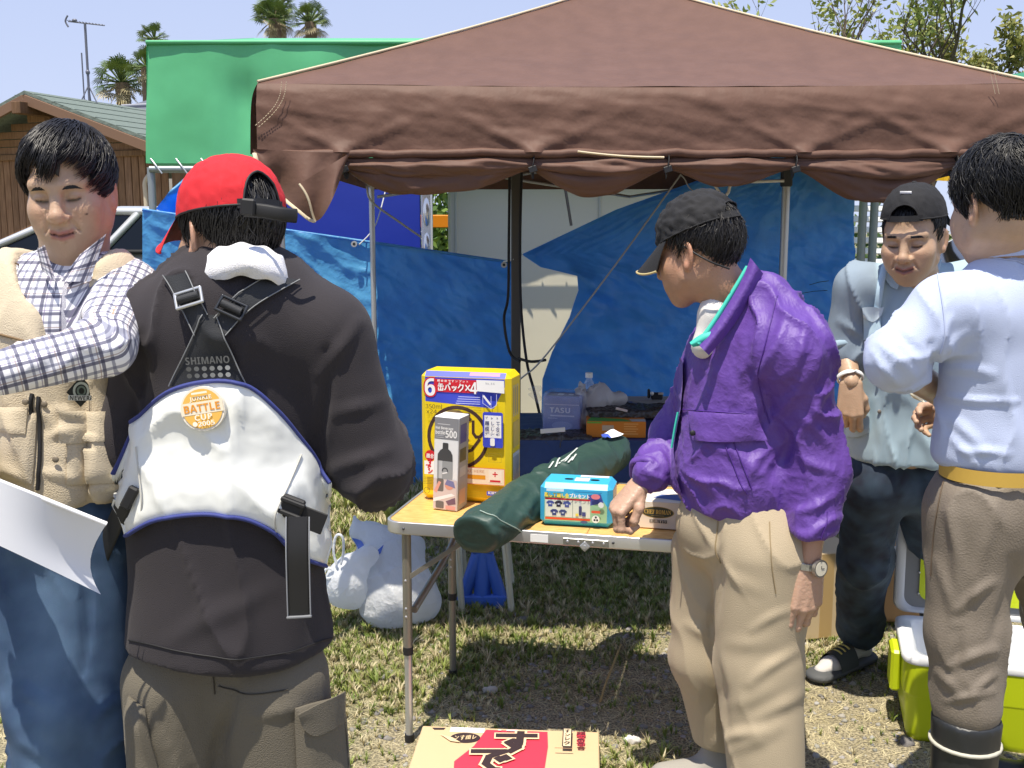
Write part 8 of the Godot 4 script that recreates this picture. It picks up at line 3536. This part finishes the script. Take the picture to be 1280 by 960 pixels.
	carton(t,wx,0.34,0.085,0.12,mat(srgb(146,144,142),0.6),0.004)
	pr=Print.new(Transform3D(wx.basis,wx*Vector3(-0.17,0,0.0002)),0.0001)
	pr.poly(PackedVector2Array([Vector2(0.03,0.04),Vector2(0.06,0.04),Vector2(0.08,0.08),Vector2(0.05,0.08)]),srgb(116,70,130))
	pr.poly(PackedVector2Array([Vector2(0.062,0.04),Vector2(0.075,0.04),Vector2(0.095,0.08),Vector2(0.082,0.08)]),srgb(60,90,150))
	pr.done("front_print",t,self)
	t=thing("small_camera","small black and silver gadget on the grey box beside the purple sleeve","camera",W(820,500,4.4))
	mb=MB.new()
	mb.box(Transform3D(Basis(),W(821,495,4.40)),Vector3(0.05,0.03,0.03),0.005)
	mb.box(Transform3D(Basis(),W(811,492,4.40)),Vector3(0.012,0.04,0.02),0.004)
	part("body",mb,MAT.black,t)
	mb=MB.new()
	mb.ball(W(815,492,4.38),Vector3(0.008,0.009,0.006))
	part("knob",mb,mat(srgb(216,214,208),0.3,0.4),t)
	mb=MB.new()
	mb.box(Transform3D(Basis(),W(826,492,4.382)),Vector3(0.022,0.010,0.003),0.001)
	part("plate",mb,mat(srgb(180,176,168),0.3,0.5),t)

func build_ground_things() -> void:
	# stool with cream legs,and the blue plastic step folded beneath
	var cream:=mat(srgb(206,204,180),0.6)
	var t:=thing("camp_stool","small stool on pale cream legs under the tables","stool",Vector3(-0.1,0,-4.05))
	for q in [[578,768,570,672],[640,768,630,672]]:
		for dz in [0.0,0.30]:
			var a:=W(q[0],q[1],3.90)
			var b:=W(q[2],q[3],3.90)
			a.z-=dz; b.z-=dz
			a.y=0.0
			var mb:=MB.new()
			mb.tube([a,b],0.022,4,true,0.6)
			part("leg",mb,cream,t)
	var sb:=MB.new()
	sb.box(Transform3D(Basis(),Vector3(-0.12,0.37,-4.05)),Vector3(0.27,0.03,0.36),0.01)
	part("seat",sb,cream,t)
	var blue:=mat(srgb(66,110,206),0.42)
	t=thing("plastic_step","blue plastic folding step with two slots, standing below the green bag","step stool",W(603,757,3.97)*Vector3(1,0,1))
	var zc:=3.97
	for q in [["side_bar",578,752,600,684,0.026],["side_bar",628,752,606,684,0.026],["centre_panel",603,750,603,690,0.034]]:
		var mb:=MB.new()
		mb.tube([W(q[1],q[2],zc),W(q[3],q[4],zc)],q[5],4,true,0.5,Vector3.BACK)
		part(q[0],mb,blue,t)
	var base:=MB.new()
	var bc:=(W(575,750,zc)+W(632,750,zc))*0.5
	base.box(Transform3D(Basis(),Vector3(bc.x,0.028,bc.z)),Vector3(0.185,0.055,0.035),0.006)
	part("base",base,blue,t)
	base=MB.new()
	var tc:=W(603,684,zc)
	base.box(Transform3D(Basis(),tc),Vector3(0.09,0.05,0.035),0.008)
	part("hinge_head",base,blue,t)

	# white carrier bags
	var pl:=mat(Color(0.80,0.82,0.84).linear_to_srgb(),0.4)
	pl.backlight_enabled=true
	pl.backlight=Color(0.95,0.97,1.0)
	relief(pl,noise_tex(0.02,256,141,4,FastNoiseLite.TYPE_SIMPLEX,null,FastNoiseLite.FRACTAL_RIDGED),0.5,3.0)
	var f:=Field.new(0.0065)
	t=thing("carrier_bag","larger white plastic carrier bag, full, standing behind the table's near leg","bag",W(490,775,3.85)*Vector3(1,0,1))
	f.cap(W(492,742,3.80),W(482,715,3.88),0.150,0.135,0.05,0.8)
	f.cap(W(525,752,3.82),W(512,705,3.90),0.085,0.060,0.05)
	f.cap(W(478,695,3.92),W(462,670,3.96),0.085,0.050,0.06,0.5)
	f.cap(W(520,680,3.95),W(448,664,3.97),0.030,0.022,0.05)
	f.cap(W(446,664,3.97),W(443,646,3.98),0.024,0.008,0.02)
	f.plane(Vector3(0,0.004,0),Vector3.DOWN,0.02)
	f.push=folds(143,0.006,0.010,6.0,Vector3(1,0.5,1),[[470,700,500,770,5,7],[480,700,540,740,5,7],[440,760,490,780,4,6],[505,690,545,760,5,6],[440,735,480,720,5,7]],0.002)
	later("bag",f,pl,t)
	var ink:=mat(srgb(70,104,190),0.5)
	part("blue_mark",lay(f,[Vector2(440,672),Vector2(452,676),Vector2(457,686)],[Vector2(446,680),Vector2(450,690),Vector2(456,690)],8,4,0.003),ink,t)
	part("blue_mark",lay(f,[Vector2(466,694),Vector2(480,682)],[Vector2(470,697),Vector2(476,692)],6,4,0.003),ink,t)
	f=Field.new(0.006)
	t=thing("carrier_bag","smaller knotted white carrier bag with loop handles, left of the larger one","bag",W(432,750,3.78)*Vector3(1,0,1))
	f.cap(W(432,728,3.74),W(438,716,3.78),0.080,0.065,0.04)
	f.cap(W(428,740,3.74),W(440,742,3.76),0.055,0.06,0.04)
	f.cap(W(425,708,3.74),W(460,694,3.78),0.022,0.040,0.04,0.7)
	f.plane(Vector3(0,0.004,0),Vector3.DOWN,0.02)
	f.push=folds(145,0.006,0.009,8.0,Vector3(1,0.5,1),[],0.002)
	later("bag",f,pl,t)
	for k in [[[421,706],[417,690],[419,672],[424,668],[429,674],[429,692],[426,706]],[[416,712],[409,710],[404,718],[406,723],[414,722]]]:
		var pts:=[]
		for q in k:
			pts.append(P(q[0],q[1],3.83))
		var mb:=MB.new()
		mb.tube(curve(pts,5),0.008,7,true,0.6)
		part("handle",mb,pl,t)

	# flat cardboard carton in the foreground
	var a:=Vector3(-0.262,0.0,-2.865)
	var kraft:=mat(srgb(200,176,138),0.8)
	relief(kraft,noise_tex(0.02,256,151,4),0.1,2.0)
	var ang:=-0.075
	var B:=Basis(Vector3.UP,ang)
	var o:=Vector3(-0.005,0.0,-2.84)
	t=thing("noodle_carton","flat brown cardboard carton with a red printed panel, lying on the grass in front","carton",o+B*Vector3(0,0,0.2))
	var w:=0.52
	var d:=0.40
	var h:=0.052
	var bx:=MB.new()
	bx.box(Transform3D(B,o+B*Vector3(0,h/2+0.004,d/2)),Vector3(w,h,d),0.003)
	part("carton",bx,kraft,t)
	var pr:=Print.new(Transform3D(B*Basis(Vector3.RIGHT,-PI/2),o+B*Vector3(-w/2,h+0.0043,d)),0.0002)
	var red:=srgb(222,62,84)
	var ink2:=srgb(60,48,52)
	pr.poly(PackedVector2Array([Vector2(0.19,d - 0.012),Vector2(0.37,d - 0.012),Vector2(0.375,d - 0.10),Vector2(0.365,0.01),Vector2(0.14,0.01),Vector2(0.12,d - 0.20),Vector2(0.165,d - 0.11)]),red)
	pr.rect(Vector2(0.085,d - 0.032),Vector2(0.185,d - 0.004),srgb(232,230,240))
	pr.poly(PackedVector2Array([Vector2(0.03,d - 0.012),Vector2(0.07,d - 0.010),Vector2(0.066,d - 0.022),Vector2(0.038,d - 0.024)]),ink2)
	pr.disc(Vector2(0.135,d - 0.066),0.030,ink2,1.45)
	for k in 4:
		pr.glyph(KANA[["n","su","kao","re"][k]],Vector2(0.102+0.017*k,d - 0.080),Vector2(0.015,0.028),0.0026,srgb(214,190,150))
	pr.poly(PackedVector2Array([Vector2(0.06,d - 0.056),Vector2(0.10,d - 0.074),Vector2(0.125,d - 0.10),Vector2(0.095,d - 0.094)]),srgb(226,200,160))
	pr.rect(Vector2(0.225,d - 0.022),Vector2(0.235,d - 0.016),srgb(240,220,214))
	pr.rect(Vector2(0.25,d - 0.024),Vector2(0.285,d - 0.014),srgb(240,200,200))
	for pass_ in 2:
		var wd: float=[0.036,0.022][pass_]
		var c: Color=[srgb(232,206,170),ink2][pass_]
		pr.glyph(KANA["su"],Vector2(0.215,d - 0.145),Vector2(0.135,0.120),wd,c)
		pr.glyph(KANA["de"],Vector2(0.155,d - 0.255),Vector2(0.12,0.13),wd,c)
		pr.glyph(KANA["shi"],Vector2(0.22,d - 0.375),Vector2(0.12,0.12),wd,c)
	for k in 4:
		pr.glyph(KANA[["kao","ze","can","gou"][k]],Vector2(0.455,d - 0.045 - 0.024*k),Vector2(0.025,0.023),0.0062,red)
		pr.glyph(KANA[["kao","ze","can","gou"][k]],Vector2(0.455,d - 0.045 - 0.024*k),Vector2(0.025,0.023),0.0026,ink2)
	pr.rect(Vector2(0.415,d - 0.125),Vector2(0.442,d - 0.018),ink2)
	pr.rect(Vector2(0.418,d - 0.122),Vector2(0.439,d - 0.021),srgb(222,204,170))
	for k in 4:
		pr.glyph(KANA[["su","n","re","ku"][k]],Vector2(0.419,d - 0.044 - 0.024*k),Vector2(0.019,0.020),0.0030,ink2)
	pr.rect(Vector2(0.395,d - 0.140),Vector2(0.445,d - 0.136),srgb(150,120,90))
	pr.done("top_print",t,self)

	# cooler
	var lime:=mat(Color(0.52,0.62,0.012).linear_to_srgb(),0.35)
	var white:=mat(srgb(226,228,230),0.4)
	var grey:=mat(srgb(120,122,124),0.5)
	var cb:=Basis(Vector3.UP,-0.28)
	var co:=Vector3(1.465,0,-2.965)
	var C:=Transform3D(cb,co)
	t=thing("cooler_box","lime yellow cooler box with its lid standing open, behind the brown trousers","cooler",co)
	var rows:=[]
	# outside,over the rim,and down the inside
	for q in [[0.90,0.006,0.0],[0.93,0.0,0.0],[0.95,0.02,0.0],[0.985,0.135,0.0],[0.99,0.14,0.0],[1.0,0.145,0.0],[1.0,0.235,0.0],[1.01,0.24,0.0]]:
		var row:=[]
		for p in round_rect(0.54,0.35,0.045):
			row.append(C*Vector3((p.x - 0.27)*q[0],q[1]+0.004,-(p.y - 0.175)*q[0]))
		row.append(row[0])
		rows.append(row)
	var mb:=MB.new()
	rows.reverse()
	mb.grid(rows)
	part("tub",mb,lime,t)
	rows=[]
	for q in [[1.01,0.238],[1.025,0.245],[1.02,0.262],[0.97,0.266],[0.86,0.262],[0.83,0.20],[0.80,0.06],[0.70,0.045],[0.02,0.045]]:
		var row:=[]
		for p in round_rect(0.54,0.35,0.045):
			row.append(C*Vector3((p.x - 0.27)*q[0],q[1]+0.004,-(p.y - 0.175)*q[0]))
		row.append(row[0])
		rows.append(row)
	mb=MB.new()
	rows.reverse()
	mb.grid(rows)
	part("liner",mb,white,t)
	for s in [-1.0,1.0]:
		mb=MB.new()
		mb.box(Transform3D(cb,C*Vector3(0.285*s,0.175,0.02)),Vector3(0.03,0.13,0.11),0.008)
		part("carry_handle",mb,lime,t)
	mb=MB.new()
	mb.box(Transform3D(cb,C*Vector3(-0.19,0.232,0.182)),Vector3(0.022,0.030,0.014),0.003)
	part("latch",mb,MAT.black,t)
	var lo:=C*Vector3(0,0.27,-0.19)
	var lb:=cb*Basis(Vector3.RIGHT,-0.06)
	var L:=Transform3D(lb,lo)
	rows=[]
	for q in [[0.93,-0.035],[1.0,-0.020],[1.02,0.0],[1.0,0.012],[0.93,0.014],[0.90,0.004]]:
		var row:=[]
		for p in round_rect(0.55,0.345,0.04):
			row.append(L*Vector3((p.x - 0.275)*q[0],0.178+(p.y - 0.172)*q[0],q[1]))
		row.append(row[0])
		rows.append(row)
	mb=MB.new()
	mb.grid(rows)
	var lid:=part("lid",mb,mat(srgb(204,206,208),0.35),t)
	for q in [["gasket",0.90,0.004,grey],["inner_panel",0.74,0.012,lime],["back_shell",0.93,-0.036,lime]]:
		var pts:=PackedVector2Array(round_rect(0.55,0.345,0.04))
		var idx:=Geometry2D.triangulate_polygon(pts)
		mb=MB.new()
		for p in pts:
			mb.v(L*Vector3((p.x - 0.275)*q[1],0.178+(p.y - 0.172)*q[1],q[2]))
		for i in range(0,idx.size(),3):
			mb.tri(idx[i],idx[i+1],idx[i+2])
		part(q[0],mb,q[3],lid)
	for k in 6:
		mb=MB.new()
		mb.ball(L*Vector3(-0.205 if k<4 else 0.205,0.07+0.07*(k % 4),0.010),Vector3.ONE*0.004)
		part("screw",mb,MAT.steel,lid)
	mb=MB.new()
	mb.box(Transform3D(lb,L*Vector3(-0.16,0.358,-0.01)),Vector3(0.06,0.016,0.02),0.004)
	part("lid_catch",mb,grey,lid)
	var pf:=Transform3D(cb*Basis(Vector3.RIGHT,-0.05),C*Vector3(0,0.14,0.1765))
	pr=Print.new(pf,0.0004)
	pr.text("TH",Vector2(0.112,0.022),0.036,srgb(26,32,14),true,0.052)
	pr.rect(Vector2(0.075,0.046),Vector2(0.255,0.049),srgb(40,48,16))
	pr.rect(Vector2(0.075,-0.006),Vector2(0.255,-0.002),srgb(40,48,16))
	pr.disc(Vector2(-0.150,0.022),0.013,srgb(214,90,130))
	pr.disc(Vector2(-0.146,0.016),0.007,srgb(90,120,200))
	for q in [[-0.155,0.0,-0.140,-0.03],[-0.140,-0.03,-0.150,-0.055],[-0.140,-0.03,-0.128,-0.052],[-0.146,-0.012,-0.132,-0.006],[-0.146,-0.012,-0.158,-0.022]]:
		pr.stroke([Vector2(q[0],q[1]),Vector2(q[2],q[3])],Vector2.ZERO,Vector2.ONE,0.007,srgb(30,34,20))
	pr.done("front_print",t,self)

	# cardboard behind the youth
	var kr:=mat(srgb(176,140,100),0.8)
	t=thing("cardboard_box","brown cardboard box on the ground between the purple jacket and the youth's legs","box",Vector3(1.17,0,-3.66))
	mb=MB.new()
	mb.box(Transform3D(Basis(Vector3.UP,0.2),Vector3(1.14,0.17,-3.76)),Vector3(0.26,0.33,0.24),0.004)
	part("carton",mb,mat(srgb(206,184,146),0.8),t)
	mb=MB.new()
	mb.box(Transform3D(Basis(Vector3.UP,0.2),Vector3(1.14,0.17,-3.76)+Basis(Vector3.UP,0.2)*Vector3(0,0.0,0.1205)),Vector3(0.05,0.32,0.001),0.0002)
	part("tape",mb,mat(srgb(190,160,110),0.4),t)
	f=Field.new(0.008)
	t=thing("paper_bag","brown paper sack standing behind the youth's leg, left of the cooler lid","bag",Vector3(1.48,0,-3.86))
	f.rbox(Transform3D(Basis(Vector3.UP,-0.1),Vector3(1.50,0.17,-3.86)),Vector3(0.14,0.165,0.10),0.03)
	f.push=folds(161,0.012,0.014,10.0)
	later("sack",f,kr,t)
	mb=MB.new()
	mb.box(Transform3D(Basis(Vector3.UP,-0.1)*Basis(Vector3.BACK,0.2),Vector3(1.455,0.30,-3.755)),Vector3(0.05,0.05,0.004),0.001)
	part("paper_scrap",mb,white,t)

	# odd bits on the ground
	f=Field.new(0.006)
	var st:=G(790,930)
	f.cap(st+Vector3(-0.012,0.010,0),st+Vector3(0.014,0.012,0.004),0.014,0.016,0.01,0.8)
	f.push=folds(171,0.006,0.006,30.0)
	t=thing("white_stone","pale white stone on the ground right of the brown carton","stone",st)
	later("stone",f,mat(srgb(214,210,204),0.8),t)
	f=Field.new(0.006)
	st=G(612,866)
	f.cap(st+Vector3(-0.012,0.010,0),st+Vector3(0.014,0.010,0.0),0.014,0.018,0.01,0.8)
	f.push=folds(173,0.006,0.006,30.0)
	t=thing("white_stone","pale grey stone near the foot of the table's far left leg","stone",st)
	later("stone",f,mat(srgb(180,176,168),0.85),t)
	mb=MB.new()
	mb.tube(curve([G(750,878,0.006),G(757,855,0.02),G(766,832,0.03),G(776,806,0.012)],5),0.004,6)
	tag(part("dry_stem",mb,mat(srgb(176,150,96),0.8)),"dry straw stem lying slantwise in the shade under the table","stem")

func _ready() -> void:
	rng.seed=7
	#T var t0:=Time.get_ticks_msec()
	look()
	for step in [build_ground,build_canopy,build_tarps,build_back,build_table,build_goods,person_vest,person_red_cap,person_purple,person_youth,person_right,run_jobs]:
		step.call()
		#T print(step.get_method()," ",Time.get_ticks_msec() - t0)
